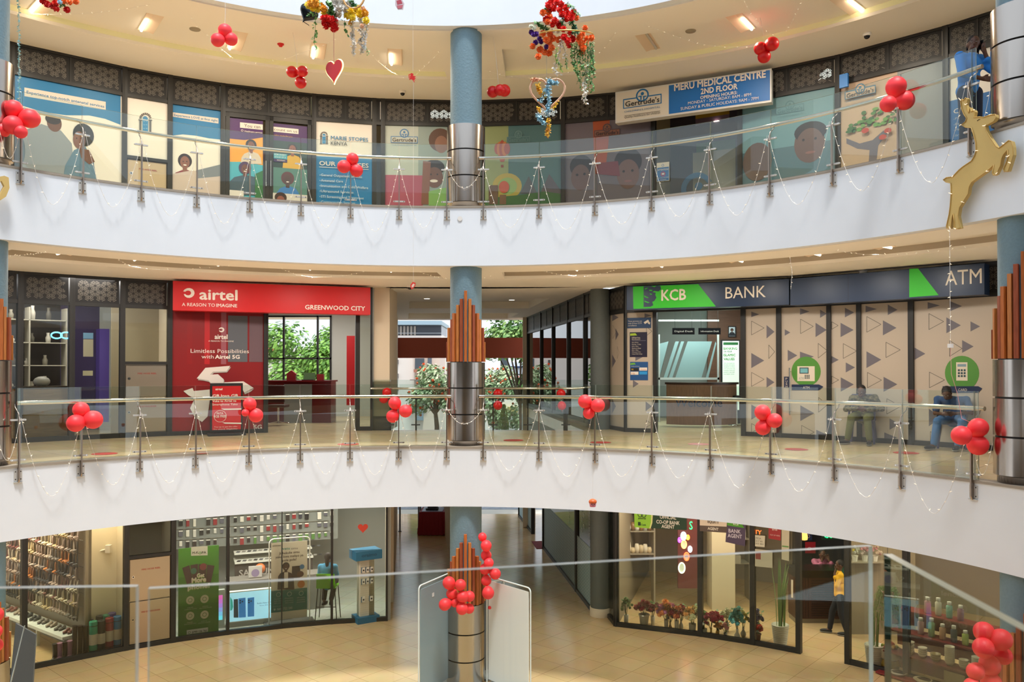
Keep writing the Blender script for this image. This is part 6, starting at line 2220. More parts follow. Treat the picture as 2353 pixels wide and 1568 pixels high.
# vases and bouquets along the glass
def bouquet(px, py, cols, spread, top, vase, lab, vh=.2, vr=.05, vcol='dcd8cc', nfl=16, back=.22, leaf=True, grp='flower vases along the glass'):
    spread *= 1.22; top *= 1.12; nfl = int(nfl * 1.4)
    q = on_z(px, py, Z0)
    d = (Vector((q.x, q.y, 0)) - Vector((0, 0, 0))).normalized()
    t = empty('flower_vase', q, lab, 'vase of flowers', grp)
    b = MB()
    if vase == 'pot': b.lathe([(0, 0), (vr * .72, 0), (vr, vh * .9), (vr * 1.12, vh * .92), (vr * 1.12, vh), (vr * .9, vh), (vr * .85, vh * .8), (0, vh * .8)], q, 20)
    elif vase == 'bottle': b.lathe([(0, 0), (vr * .7, 0), (vr, vh * .25), (vr * .9, vh * .45), (vr * .35, vh * .75), (vr * .45, vh), (vr * .3, vh), (0, vh * .7)], q, 20)
    elif vase == 'tied': b.lathe([(0, 0), (vr * .9, 0), (vr * .35, vh * .6), (vr * .5, vh)], q, 12)
    else: b.lathe([(0, 0), (vr * .8, 0), (vr * .9, vh * .5), (vr, vh), (vr * .85, vh), (0, vh * .8)], q, 20)
    b.build('vase', cm(vcol, .3), t)
    b = MB().use(cm('4f6a3a'))
    c = q + Vector((0, 0, vh + (top - vh) * .5))
    for i in range(10):
        a = random.uniform(0, 2 * pi); r = random.uniform(.1, .9) * spread
        e = Vector((q.x + r * cos(a), q.y + r * sin(a) * .7, q.z + vh + (top - vh) * random.uniform(.4, .9)))
        b.tube([q + Vector((0, 0, vh * .7)), e], .004, 4, cap=False)
        if leaf:
            s_ = .035; n_ = Vector((cos(a), sin(a), .6)).normalized()
            w_ = Vector((-sin(a), cos(a), 0)) * s_
            b.add([e, e + w_ + n_ * s_, e + n_ * s_ * 2.4, e - w_ + n_ * s_], [(0, 1, 2, 3)])
    b.build('stems', None, t)
    for i in range(nfl):
        a = random.uniform(0, 2 * pi); r = sqrt(random.random()) * spread
        z = vh + (top - vh) * (1 - (r / spread) ** 2 * .55) * random.uniform(.62, 1.0)
        p_ = Vector((r * cos(a), r * sin(a) * .7, z))
        o = bpy.data.objects.new('flower_head', flower_mesh(random.choice(cols)))
        COL.objects.link(o); o.parent = t; o.location = p_
        s_ = random.uniform(.8, 1.25) * max(.03, spread * .36)
        o.scale = (s_, s_, s_); o.rotation_euler = (random.uniform(-.8, .8), random.uniform(-.8, .8), random.uniform(0, 6))
    return t


_FM = {}
def flower_mesh(col):
    """a full round bloom of many small petals, radius 1"""
    if col in _FM: return _FM[col]
    b = MB().use(mat('petal_' + col, col, .6))
    rs = random.Random(5)
    b.ball((0, 0, 0), .58, 8)
    for ring, (n, tilt, L, w) in enumerate(((12, .15, 1.0, .5), (11, .6, .97, .48), (8, 1.05, .9, .45), (5, 1.4, .8, .4))):
        for i in range(n):
            a = 2 * pi * (i + .5 * (ring % 2)) / n + rs.uniform(-.15, .15)
            tl = tilt + rs.uniform(-.15, .15)
            d = Vector((cos(a) * cos(tl), sin(a) * cos(tl), sin(tl)))
            s_ = Vector((-sin(a), cos(a), 0)) * w * .5
            m_ = d * L * .6
            up = Vector((0, 0, .06))
            b.add([Vector((0, 0, -.1)), m_ + s_ + up, d * L, m_ - s_ + up], [(0, 1, 2, 3)])
            d2 = Vector((d.x, d.y, -d.z * .8))
            if ring: b.add([Vector((0, 0, -.1)), d2 * L * .6 + s_, d2 * L * .95, d2 * L * .6 - s_], [(0, 1, 2, 3)])
    o = b.build('flower_head', None, None, center=False)
    _FM[col] = o.data
    bpy.data.objects.remove(o)
    return _FM[col]


bouquet(1439, 1436, ['5a7a4a', '6a8a5a', '8a9a6a'], .12, .55, 'cyl', 'white vase with pale green leaves at the far left of the flower window', .22, .055, nfl=9)
bouquet(1480, 1443, ['8a2430', '6a1c28', '9a3440'], .17, .52, 'pot', 'cream fluted pot with dark red flowers', .3, .11, nfl=14)
bouquet(1500, 1437, ['a87a6a', 'c09a8a'], .12, .5, 'cyl', 'dusty pink flowers behind the cream pot', .2, .05, nfl=12)
bouquet(1531, 1448, ['e09a5a', 'd88a50', 'e8a868', 'c88ab0'], .17, .58, 'cyl', 'large peach orange bouquet with lilac top in a white vase', .22, .05, nfl=28)
bouquet(1540, 1444, ['6a4a6a', '7a5a7a'], .08, .32, 'tied', 'small bunch of dusty violet flowers tied with straw', .14, .05, 'b08a4a', nfl=9)
bouquet(1555, 1452, ['b8623a', '8a2a34', 'c87a4a'], .15, .50, 'cyl', 'rust and dark red bouquet in a slim white vase', .24, .05, nfl=20)
bouquet(1565, 1446, ['8a2a30', 'a03a3a', 'c89a5a'], .13, .52, 'bottle', 'red and amber bouquet in the row behind', .2, .05, 'a8a49c', nfl=12)
bouquet(1591, 1457, ['e0a860', 'd8d0a8', 'e8b870', 'c8c89a'], .15, .56, 'cyl', 'apricot and cream bouquet in a wide white vase at the mullion', .22, .08, nfl=22)
bouquet(1609, 1452, ['5a7a3a', '6a8a44'], .13, .5, 'cyl', 'green foliage bunch behind the mullion', .15, .05, nfl=12)
bouquet(1618, 1461, ['c8ccb8', 'd8d8c8'], .09, .36, 'cyl', 'small white flowers in a white vase right of the mullion', .15, .065, nfl=9)
bouquet(1634, 1461, ['c8386a', 'd04878', 'b83060'], .13, .46, 'tied', 'bright pink bunch tied with straw, left one', .16, .05, 'c8a040', nfl=22)
bouquet(1648, 1458, ['c03a68', 'b82c5a'], .11, .44, 'tied', 'bright pink bunch beside the first pink one', .16, .05, 'c8a040', nfl=14)
bouquet(1651, 1466, ['e0a868', 'd89858'], .09, .30, 'tied', 'low peach bunch tied with straw in front of the pink ones', .15, .05, 'c8a040', nfl=9)
bouquet(1667, 1467, ['d898a0', 'e0a8a8', 'd8b060'], .10, .31, 'cyl', 'pale pink roses in a silver vase', .12, .04, 'a8a8a8', nfl=9)
bouquet(1670, 1452, ['d0ccb0', 'c8c4a4'], .12, .47, 'cyl', 'cream daisies in the back row', .2, .05, nfl=14)
bouquet(1694, 1472, ['5aa8a8', '70c0bc', '88ccc8'], .12, .62, 'bottle', 'turquoise bouquet in a white bottle vase', .24, .065, nfl=26)
bouquet(1708, 1464, ['a8a47a', 'b8b488', 'c8b850'], .11, .5, 'bottle', 'yellow-green dried bunch beside the turquoise bouquet', .2, .06, '8f8c82', nfl=14)
bouquet(1740, 1470, ['5a5070', '6a6080'], .12, .55, 'cyl', 'dark violet flowers behind the red pot', .2, .05, nfl=14)
bouquet(1741, 1476, ['c83a3a', 'd84a44'], .09, .33, 'pot', 'bright red flowers in a small brown-red pot', .18, .07, '7a3a2a', nfl=14)


def snake_plant(px, py, h, lab, ph=.42, pr=.17, n=11, tall=1.2):
    q = on_z(px, py, Z0)
    t = empty('potted_plant', q, lab, 'potted plant', 'plants in ribbed white pots')
    prof = [(0, 0), (pr * .72, 0)]
    for i in range(11):
        z = ph * (i + .2) / 11; r = pr * (.74 + .26 * i / 10)
        prof += [(r, z), (r + .008, z + ph * .03), (r + .008, z + ph * .055), (r, z + ph * .08)]
    prof += [(pr, ph), (pr * .9, ph), (pr * .85, ph * .9), (0, ph * .9)]
    b = MB(); b.lathe(prof, q, 28); b.build('ribbed_pot', cm('d8d6cc', .35), t)
    for i in range(n):
        a = random.uniform(0, 2 * pi); r = random.uniform(.02, pr * .6)
        L = tall * random.uniform(.6, 1.0); w = .035 if tall > 1 else .02
        base = q + Vector((r * cos(a), r * sin(a), ph * .88))
        lean = Vector((cos(a), sin(a), 0)) * L * random.uniform(.02, .15)
        sd_ = Vector((-sin(a + .6), cos(a + .6), 0)) * w
        b = MB().use(mat('leaf_green_%d' % (i % 3), ['7f9a5a', '8aa868', '6a8a4c'][i % 3], .5))
        P_ = [base + lean * s_ ** 2 + Vector((0, 0, L * s_)) for s_ in (0, .3, .6, .85, 1)]
        W_ = [.7, 1, .9, .5, .02]
        vs = []
        for c_, k_ in zip(P_, W_): vs += [c_ - sd_ * k_, c_ + sd_ * k_]
        b.add(vs, [(2 * j, 2 * j + 1, 2 * j + 3, 2 * j + 2) for j in range(4)])
        b.build('leaf', None, t)
    return t
snake_plant(1793, 1482, 0, 'tall leaved plant in a ribbed white pot behind the sliding door', tall=1.5)
snake_plant(2009, 1532, 0, 'grassy plant in a ribbed white pot beside the foreground glass edge', tall=.95, n=14)
# trailing fern basket and fruit bowl stand
q = on_z(2045, 1536, Z0)
t = empty('fruit_bowl', q, 'wavy white and yellow bowl heaped with fruit on the floor', 'bowl')
b = MB(); b.lathe([(0, .02), (.16, .02), (.18, .10), (.15, .18)], q, 24, wob=.06); b.build('lower_bowl', cm('d8b23a', .4), t)
b = MB(); b.lathe([(.14, .18), (.2, .22), (.19, .32), (.21, .38), (.17, .38), (.12, .3)], q, 24, wob=.05); b.build('upper_bowl', cm('d8d0c0', .4), t)
for i in range(12):
    a = i * 2.4; r = .04 + .09 * random.random()
    b = MB(); b.ball(q + Vector((r * cos(a), r * sin(a), .40 + .05 * random.random() + .03 * (r < .08))), .038, 10)
    b.build('fruit', cm(['c8502a', '8aa03a', 'd8a02a', 'a8382a'][i % 4], .4), None, '%s fruit in the wavy bowl, %s laid' % (['orange', 'green', 'yellow', 'red'][i % 4], ordn(i)), 'fruit', 'fruit in the wavy bowl')
t = empty('hanging_fern', on_y(2040, 1370, 15.8), 'bright trailing fern behind the foreground glass edge', 'plant')
b = MB(); q = on_y(2040, 1365, 15.8)
for i in range(60):
    a = random.uniform(0, 2 * pi); r = random.uniform(.1, .3); L = random.uniform(.2, .75)
    b.use(mat('leaf_green_%d' % (i % 3), '7f9a5a', .5))
    P_ = [q + Vector((0, 0, .05)), q + Vector((r * cos(a) * .6, r * sin(a) * .6, .1)), q + Vector((r * cos(a), r * sin(a), -L * .3)), q + Vector((r * cos(a) * 1.05, r * sin(a) * 1.05, -L))]
    b.tube(P_, .003, 3, cap=False)
    for s_ in range(8):
        c_ = P_[1].lerp(P_[3], s_ / 8) + Vector((random.uniform(-.02, .02),) * 3); w_ = .022
        b.add([c_, c_ + Vector((w_, 0, w_)), c_ + Vector((0, 0, -w_ * 1.6)), c_ + Vector((-w_, 0, w_ * .2))], [(0, 1, 2, 3)])
b.build('fronds', None, t)
b = MB(); b.lathe([(0, -.12), (.09, -.12), (.13, .06), (.11, .06)], q, 16); b.build('basket', cm('8a6a4a'), t)
b = MB(); b.tube([q + Vector((0, 0, .05)), Vector((q.x, q.y, Z0 + SOF))], .005, 4); b.build('hanger', DARK, t)
# flower pots on a wall shelf behind the fourth pane
YS = 17.6
b = MB(); b.box((X(1990, YS), YS + .05, Z0 + 1.60), (X(2030, YS) - X(1946, YS), .25, .03)); b.build('wall_shelf', cm('8f8672'), None, 'narrow shelf carrying three small flower pots', 'shelf')
b = MB(); b.fbox(Fr((0, YS + .18, Z0), (1, 0, 0)), X(1960, YS), X(2110, YS), 0, SOF, -.08, 0); st(b, 'wall_back', mat('striped_wall', '877a62', .7, noise=.15, nscale=4, stretch=(20, 1, .1)))
for x, cols, lab in ((1962, ['d8c83a', 'c9c9bc', 'd8d8cc'], 'yellow and white flowers in the left small pot on the shelf'), (1985, ['d89aa4', 'c8b8b0'], 'pink flowers in the middle small pot on the shelf'), (2008, ['c8b0a0', 'd8c8b8', 'd8a0a8'], 'pink and cream flowers in the right small pot on the shelf')):
    s0 = Z0
    q = Vector((X(x, YS), YS, Z0 + 1.615))
    t = empty('flower_vase', q, lab, 'vase of flowers', 'small pots on the wall shelf')
    b = MB(); b.lathe([(0, 0), (.05, 0), (.07, .12), (.075, .12), (.06, .1), (0, .1)], q, 8, False); b.build('vase', cm('d0ccc0'), t)
    for i in range(14):
        o = bpy.data.objects.new('flower_head', flower_mesh(random.choice(cols))); COL.objects.link(o); o.parent = t
        o.location = (random.uniform(-.11, .11), random.uniform(-.08, .05), .16 + random.uniform(0, .16)); o.scale = (.04,) * 3; o.rotation_euler = (random.uniform(-.8, .8),) * 2 + (0,)
# red crockery shelves in the last pane
fr, W = WF['fl5']
fx = Fr(on_z(2062, 1575, Z0) + Vector((.0, .35, 0)), fr.ux, fr.n)
t = empty('display_shelf', fx.P(.5, 0, 0), 'stepped dark red display shelves with crockery', 'shelves')
RC = cm('6e2226', .5)
steps = [(0.02, 0.0, .42), (.36, -.28, .34), (.70, -.56, .34), (1.04, -.84, .34)]
for i, (z, w, d) in enumerate(steps):
    b = MB(); b.fbox(fx, -.25, 2.6, z, z + .03, w - d, w); b.build('shelf', cm('7a2a2c', .3), t)
    b = MB(); b.fbox(fx, -.25, 2.6, max(0, z - .31), z, w - .32, w - .28); b.build('riser', RC, t)
def crock(u, st_, prof, n, col, lab, grp, dz, name='bowl', dw=.16):
    z, w, d = steps[st_]
    for k in range(n):
        q = fx.P(u, z + .031 + k * dz, w - dw)
        b = MB(); b.lathe(prof, q, 20); b.build(name, cm(col, .3), None, lab + (', %s from the bottom' % ORD[k] if n > 1 else ''), name, grp)
BOWL = lambda r, h: [(0, .004), (r * .5, 0), (r * .85, h * .5), (r, h), (r * .95, h), (r * .7, h * .35), (0, .012)]
crock(.18, 1, BOWL(.085, .07), 4, 'c9bfae', 'stacked patterned bowl in the leftmost stack', 'crockery stacks', .055)
crock(.42, 1, BOWL(.08, .07), 4, 'd8d0bc', 'stacked cream bowl in the second stack', 'crockery stacks', .04)
crock(.65, 1, BOWL(.09, .07), 3, 'a8986c', 'stacked olive bowl in the third stack', 'crockery stacks', .035)
crock(.90, 1, BOWL(.085, .08), 9, 'd8d0b8', 'stacked cream bowl in the tallest stack', 'crockery stacks', .032)
crock(1.14, 1, BOWL(.08, .07), 4, 'd4ccb6', 'stacked cream bowl in the fifth stack', 'crockery stacks', .032)
crock(1.36, 1, BOWL(.085, .08), 7, 'd8d2c2', 'stacked cream bowl in the rightmost stack', 'crockery stacks', .032)
crock(.10, 0, [(0, .004), (.1, 0), (.14, .05), (.15, .05), (.1, .012), (0, .012)], 1, 'c8c0aa', 'pale oval dish on the bottom step, left', 'dishes on the bottom step', .03, 'dish')
crock(.55, 0, [(0, .004), (.1, 0), (.15, .05), (.16, .05), (.1, .012), (0, .012)], 1, 'b8ac88', 'olive-rimmed dish on the bottom step', 'dishes on the bottom step', .03, 'dish')
z, w, d = steps[0]
b = MB(); b.fbox(fx, .82, 1.18, z + .031, z + .05, w - .3, w - .02); b.fbox(fx, .86, 1.22, z + .05, z + .30, w - .32, w - .30); b.build('open_box', cm('b8a47a'), None, 'open cream gift box standing on the bottom step', 'box')
for k in range(5):
    q = fx.P(1.32 + k * .1, z + .031, w - .18 - .08 * (k % 2)); b = MB(); b.lathe([(0, 0), (.035, 0), (.04, .07), (.034, .07), (.03, .01)], q, 14); b.tube([q + Vector((.04, 0, .06)), q + Vector((.065, 0, .04)), q + Vector((.04, 0, .015))], .005, 5)
    b.build('cup', cm('c9c4b4', .3), None, 'small cup beside the open gift box, %s from the box' % ORD[k], 'cup', 'cups on the bottom step')
for k in range(6):
    q = fx.P(1.55 + (k % 3) * .11, steps[1][0] + .031 + (k // 3) * .06, steps[1][1] - .16); b = MB(); b.lathe([(0, 0), (.03, 0), (.045, .06), (.04, .06), (.028, .01)], q, 14); b.tube([q + Vector((.04, 0, .05)), q + Vector((.07, 0, .035)), q + Vector((.035, 0, .01))], .005, 5)
    b.build('cup', cm('bdb89a', .3), None, 'glazed cup stacked %s at the end of the second step, %s' % (('low', 'on top')[k // 3], ORD[k % 3]), 'cup', 'cups on the second step')
FL = [('c8a0a0', .3), ('9ab88a', .34), ('c89a7a', .28), ('5a5a60', .3), ('b8c86a', .26), ('b88a90', .3), ('d0c8b8', .33), ('7ab0a0', .3), ('8a5a70', .28)]
for k, (c_, h_) in enumerate(FL):
    s_ = 2 if k < 5 else 3
    q = fx.P(.25 + (k % 5) * .2, steps[s_][0] + .031, steps[s_][1] - .17)
    t = empty('flask', q, '%s flask on the %s step of the red shelves, %s' % (['pink', 'green', 'tan', 'dark grey', 'lime', 'dusty pink', 'cream', 'teal', 'plum'][k], 'third' if s_ == 2 else 'top', ORD[k % 5]), 'flask', 'flasks on the upper steps')
    b = MB(); b.lathe([(0, 0), (.05, 0), (.055, .02), (.055, h_ * .72), (.03, h_ * .8)], q, 16); b.build('body', cm(c_, .35), t)
    b = MB(); b.lathe([(.032, h_ * .8), (.038, h_ * .82), (.036, h_), (0, h_)], q, 16); b.build('cap', cm('c9c4ba', .3), t)

# poster boards round the middle column (ground floor)
def board(c0, c1, zt_, lab, col, back=None, w=.03):
    """double tube-framed board between two floor points"""
    fr = Fr(c0, c1 - c0); W_ = (c1 - c0).length
    t = empty('poster_board', fr.P(W_ / 2, 0, 0), lab, 'poster board', 'tube-framed boards round the middle column')
    b = MB(); r = .07
    pts = [fr.P(0, 0, 0), fr.P(0, zt_ - r, 0)] + [fr.P(r - r * cos(a), zt_ - r + r * sin(a), 0) for a in (.4, .8, 1.2, 1.57)] + [fr.P(W_ - r + r * sin(a), zt_ - r + r * cos(a), 0) for a in (0, .4, .8, 1.2, 1.57)] + [fr.P(W_, 0, 0)]
    b.tube(pts, .013, 8); b.build('tube_frame', cm('e4e6e6', .25), t)
    b = MB(); b.fbox(fr, .05, W_ - .05, .12, zt_ - .07, -.008, .008); b.build('board_face', cm(col, .5), t)
    b = MB(); b.fbox(fr, -.03, W_ + .03, 0, .03, -.22, .22); b.build('foot', cm('8a9094', .4), t)
    for u in (.06, W_ - .06):
        b = MB(); b.tube([fr.P(u, zt_ - .08, 0), fr.P(u * .3 if u < W_ / 2 else W_ - (W_ - u) * .3, zt_ - .02, 0)], .004, 4); b.build('tie', BLACK, t)
    return t, fr
e0, e1 = on_z(964, 1640, Z0), None
D0 = 14.45
g = lambda px, d: Vector((X(px, d), d, Z0))
zb = lambda py, d: EYE - (py - 846.5) * d / FPX - Z0
t, fr = board(g(963, 14.1), g(1040, 15.1), zb(1346, 14.1), 'grey board with a small white sticker left of the middle column', '8a9ba4')
p = Print(fr, .01); u, v = fr.px(994, 1367); p.use(cm('dfe3e6')); p.rect(fr, u - .035, v - .035, u + .035, v + .035, .012); p.build('sticker', None, t)
t, fr = board(g(1119, 14.95), g(1219, 14.1), zb(1351, 14.1), 'blank white board right of the middle column', 'f2f4f6')
t, fr = board(g(1106, 15.3), g(1158, 15.6), zb(1337, 15.4), 'dark grey board behind the white one', '4c545c')

# draped table, canopy poles and speaker in the passage, pavement outside
q = on_z(1000, 1232, Z0)
t = empty('draped_table', q + Vector((0, .5, 0)), 'table covered with a gathered crimson cloth in the far passage', 'table')
c = q + Vector((-.1, .6, 0))
b = MB().use(mat('crimson_cloth', '8e1424', .7))
n = 72; hx, hy, hz = .44, .52, .80
vs = []; ring_ = []
for j, z in enumerate((hz, hz - .03, hz * .5, .02)):
    for i in range(n):
        s_ = i / n * 4; k_ = int(s_); f = s_ - k_
        P4 = [(-1, -1), (1, -1), (1, 1), (-1, 1), (-1, -1)]
        x = P4[k_][0] + (P4[k_ + 1][0] - P4[k_][0]) * f; y = P4[k_][1] + (P4[k_ + 1][1] - P4[k_][1]) * f
        wv = (0 if j < 1 else .02 * j) * (1 + .8 * sin(i * 2.1 * pi / 3))
        vs.append(c + Vector((x * (hx + wv), y * (hy + wv), z)))
b.add(vs, [(j * n + i, j * n + (i + 1) % n, (j + 1) * n + (i + 1) % n, (j + 1) * n + i) for j in range(3) for i in range(n)], True)
b.add(vs[:n], [tuple(range(n))], False)
b.build('tablecloth', None, t)
b = MB(); b.box(c + Vector((-.02, -.02, hz + .006)), (.72, .9, .012)); b.build('table_top_cover', cm('7a7f9a'), t)
b = MB(); b.box(c + Vector((-.05, .1, hz + .14)), (.34, .3, .25)); b.use(cm('2a2c30')); b.box(c + Vector((-.05, -.1, hz + .05)), (.42, .34, .06)); b.build('sound_mixer', BLACK, None, 'black equipment standing on the crimson draped table', 'equipment')
for px, py, lab in ((919, 1222, 'slim grey canopy pole left of the draped table'), (966, 1220, 'grey canopy pole beside the crimson cloth'), (962, 1216, 'second pole close behind the one at the crimson cloth')):
    q = on_z(px, py, Z0); b = MB(); b.tube([q, q + Vector((0, 0, 2.6))], .03, 8); b.lathe([(.06, 0), (.06, .02), (0, .02)], q, 12); b.build('canopy_pole', cm('7c828a', .4), None, lab, 'pole', 'canopy poles')
b = MB(); q = on_z(1232, 1250, Z0); b.box(q + Vector((.15, -.2, .008)), (.45, 1.1, .012), .12); b.build('door_mat', cm('7a2024', .9), None, 'dark red door mat at the open passage door', 'mat')
PAT = cm('dfe9ea')
for k in (0, 1, 3):
    fr, W = WF['gside%d' % k]
    b = MB().use(cm('9fbcc4', .6)); vtop = 1.45
    b.fbox(fr, .07, W - .07, .1, vtop, -.022, -.018) if k != 3 else b.fbox(fr, .07, W - .07, .1, 2.6, -.022, -.018)
    b.use(PAT)
    nb = int((W - .2) / .16)
    for i in range(max(1, nb)):
        u = .14 + i * .16
        for j in range(16):
            v = .16 + j * .08
            if i % 3 == 0: b.line(fr, (u - .05, v), (u, v + .05), .012, -.015); b.line(fr, (u, v + .05), (u + .05, v), .012, -.015)
            elif i % 3 == 1: b.line(fr, (u - .05, v), (u + .05, v + .06), .010, -.015)
            else: b.disc(fr, u, v + .03, .02, -.015, 6); 
    if k < 2:
        for i in range(6):
            b.ring(fr, W * .35 + (i % 2) * .12 * W, 1.7 + i * .13, .06, .012, -.015, 10); b.ring(fr, W * .8, 1.6 + i * .14, .05, .01, -.015, 10)
    b.build('frosted_window_film', None, None, 'frosted film with tribal line pattern in the ground passage, %s' % ['beside the grey column', 'between two dark frames', '', 'next to the far pier'][k], 'window film', 'frosted films in the ground passage')
# ================= near railing, outdoors, decorations =================
random.seed(31)
EDGE = mat('glass_edge_pale', 'd9e0dc', .25)
EDGED = mat('glass_edge_green', '1f4038', .2)
t = empty('balcony_railing', (0, 1.15, 0), 'glass railing right in front of the viewer with bare panel edges', 'railing')
NG = [((-2.6, .98), (-.494, 1.088), EDGE), ((-.474, 1.077), (.580, 1.334), EDGE), ((.579, 1.272), (.535, .15), EDGED)]
for i, (a, c, e) in enumerate(NG):
    fr = Fr((a[0], a[1], 0), Vector((c[0] - a[0], c[1] - a[1], 0)))
    b = MB(); pane(b, fr, (Vector(c) - Vector(a)).length, .03, 1.127, .0052, e)
    if i == 2: b.use(mat('glass_edge_cream', 'cfcdb0', .25)); b.rect(Fr(fr.P(0, 1.1275, -.007), fr.ux, n=(0, 0, 1), uz=fr.n), 0, 0, 1.12, .014)
    b.build('glass_panel', None, t)
for x, y in ((-.484, 1.05), (.56, 1.27), (-1.8, .99), (.50, .3)):
    b = MB(); b.box((x, y, .24), (.05, .03, .92)); b.build('post', POSTM, t)
b = MB(); b.tube([(-2.6, .90, .87), (-.48, .99, .87), (.48, 1.2, .87), (.44, .15, .87)], .02, 10); b.build('handrail', CHROME, t)

# ---- outdoors ----
b = MB(); b.box((0, 32.9, Z0 - .1), (60, 1.0, .2)); st(b, 'pavement', mat('pale_pavement', 'cfc8ba', .6))
b = MB(); b.box((0, 48.4, Z0 - .14), (120, 30, .2)); st(b, 'road', mat('cobbled_road', '6f7680', .7, noise=.35, nscale=5, bump=.5))
b = MB(); b.box((0, 100, Z0 - .16), (200, 74, .2)); st(b, 'ground', mat('dry_ground', '8a8468', .9, noise=.2))
def bld(y, rects, name, lab, wallm):
    t = empty(name, (X((rects[0][0] + rects[0][2]) / 2, y), y, Z0), lab, 'building')
    return t
def facade(t, y, x0, yt, x1, yb, m, part='wall', d=4.0, w=0.0):
    z1 = EYE + (846.5 - yt) * y / FPX
    z0 = max(Z0, EYE + (846.5 - yb) * y / FPX)
    b = MB(); b.box(((X(x0, y) + X(x1, y)) / 2, y + d / 2 - w, (z0 + z1) / 2), (X(x1, y) - X(x0, y), d, z1 - z0)); return b.build(part, m, t)
PW = mat('sunlit_pale_wall', 'f3e6dc', .7)
y = 52
t = empty('building', (X(920, y), y, Z0), 'pale pink-white building with small windows beyond the passage, left', 'building')
facade(t, y, 640, 800, 954, 1100, PW)
facade(t, y, 954, 780, 1012, 1100, mat('sunlit_peach_wall', 'ecd2c0', .7), 'wing', 4, .4)
for (x0, y0, x1, y1) in ((911.5, 827, 916, 837), (911.5, 859, 916, 869), (911.5, 890, 916, 899), (960, 902, 974, 914)):
    f = facade(t, y, x0, y0, x1, y1, cm('6a6462', .3), 'window', .2, .15)
f = facade(t, y, 956, 824, 977, 849, cm('5a6068', .2), 'window', .2, .6)
facade(t, y, 954, 849, 979, 856, cm('b87a64'), 'sill', .3, .8)
facade(t, y, 985, 815, 994, 850, cm('6a7078', .2), 'window', .2, .6)
facade(t, y, 946, 872, 1000, 874, cm('9a8a80'), 'ledge', .6, .9)
facade(t, y, 952, 920, 985, 930, cm('e8ecf0'), 'signboard', .1, .6)
facade(t, y, 958, 938, 975, 965, cm('8a9aa8', .3), 'shop_window', .2, .6)
y = 68
t = empty('building', (X(950, y), y, Z0), 'flat-roofed dark glazed rooftop building above the red beam', 'building')
facade(t, y, 897, 748, 1014, 772, cm('4a4e58', .25), 'glazing', 6)
facade(t, y, 885, 739, 1017, 748, cm('9ab0bc'), 'roof', 8, 1)
facade(t, y, 880, 772, 1020, 1000, PW, 'wall', 7, .5)
for k in range(7): facade(t, y, 903 + k * 8, 750, 908 + k * 8, 771, cm('b5a89c'), 'curtain', .1, .15)
facade(t, y, 893, 766, 1016, 767, cm('c8ccd0'), 'railing', .1, .6)
y = 62
t = empty('building', (X(1165, y), y, Z0), 'grey and white building behind the orange flowering tree', 'building')
facade(t, y, 1040, 860, 1240, 1100, PW)
facade(t, y, 1150, 815, 1168, 862, cm('4f565c', .3), 'tower')
facade(t, y, 1168, 832, 1215, 862, cm('dfe4e8'), 'upper_floor')
facade(t, y, 1171, 842, 1210, 846, cm('3a4a6a', .3), 'window', .2, .2)
facade(t, y, 1130, 935, 1190, 948, cm('c8b06a'), 'awning', .5, .5)
y = 90
t = empty('building', (X(680, y), y, Z0), 'distant building with terracotta roof seen through the red shop window', 'building')
facade(t, y, 600, 812, 650, 900, PW); facade(t, y, 598, 800, 652, 812, cm('c86a4a'), 'roof', 5, .5)


def tree(x, yy, zb_, h, r, cols, lab, trunk=.16, blobs=9, leaves=2600, fl=None, sq=.75, ls=.11, name='tree'):
    t = empty(name, (x, yy, zb_), lab, 'tree', 'trees beyond the passage')
    b = MB(); b.tube([(x, yy, zb_), (x + .1, yy, zb_ + h * .4), (x - .05, yy, zb_ + h * .62)], [trunk, trunk * .8, trunk * .5], 8)
    cs = []
    for i in range(blobs):
        a = i * 2.4; q = sqrt((i + .5) / blobs)
        c = Vector((x + r * q * .75 * cos(a), yy + r * q * .6 * sin(a), zb_ + h - r * sq + r * sq * random.uniform(-.75, .75) * (1 - q * .3)))
        cs.append((c, r * random.uniform(.32, .5)))
        b.tube([(x, yy, zb_ + h * .5), ((x + c.x) / 2, (yy + c.y) / 2, (zb_ + h * .55 + c.z) / 2), c], [trunk * .35, trunk * .25, .02], 5)
    b.build('trunk', cm('6a5646', .8), t)
    b = MB()
    for i in range(leaves):
        c, rr = random.choice(cs)
        d = Vector((random.gauss(0, 1), random.gauss(0, 1), random.gauss(0, 1))).normalized()
        p = c + d * rr * random.uniform(.5, 1.05)
        n_ = (d + Vector((random.uniform(-.7, .7), random.uniform(-.7, .7), random.uniform(0, .9)))).normalized()
        u = n_.orthogonal().normalized() * ls * random.uniform(.6, 1.2); v = n_.cross(u) * .6
        b.use(mat('leaf_' + cols[i % len(cols)], cols[i % len(cols)], .6))
        b.add([p - u, p - v, p + u, p + v], [(0, 1, 2, 3)])
    b.build('foliage', None, t)
    if fl:
        for i in range(70):
            c, rr = random.choice(cs); d = Vector((random.gauss(0, 1), -abs(random.gauss(0, 1)), random.gauss(.3, 1))).normalized()
            o = bpy.data.objects.new('blossom', flower_mesh(fl)); COL.objects.link(o); o.parent = t; o.location = c + d * rr * 1.02 - Vector((x, yy, zb_)); o.scale = (ls * .75,) * 3
            o.rotation_euler = (1.2, 0, i)
    return t
yy = 40
tree(X(690, yy), yy, Z0, 8.4, 2.6, ['6fa03a', '8aba4c', '5a8a34', '9ac85a'], 'big bright green tree filling the window of the red shop', leaves=9500, blobs=18, ls=.14, sq=1.15)
tree(X(770, 46), 46, Z0, 8.0, 2.2, ['7aa044', 'a0c45a', '628a3a'], 'second green tree behind the window of the red shop', leaves=5500, blobs=12, ls=.14, sq=1.1)
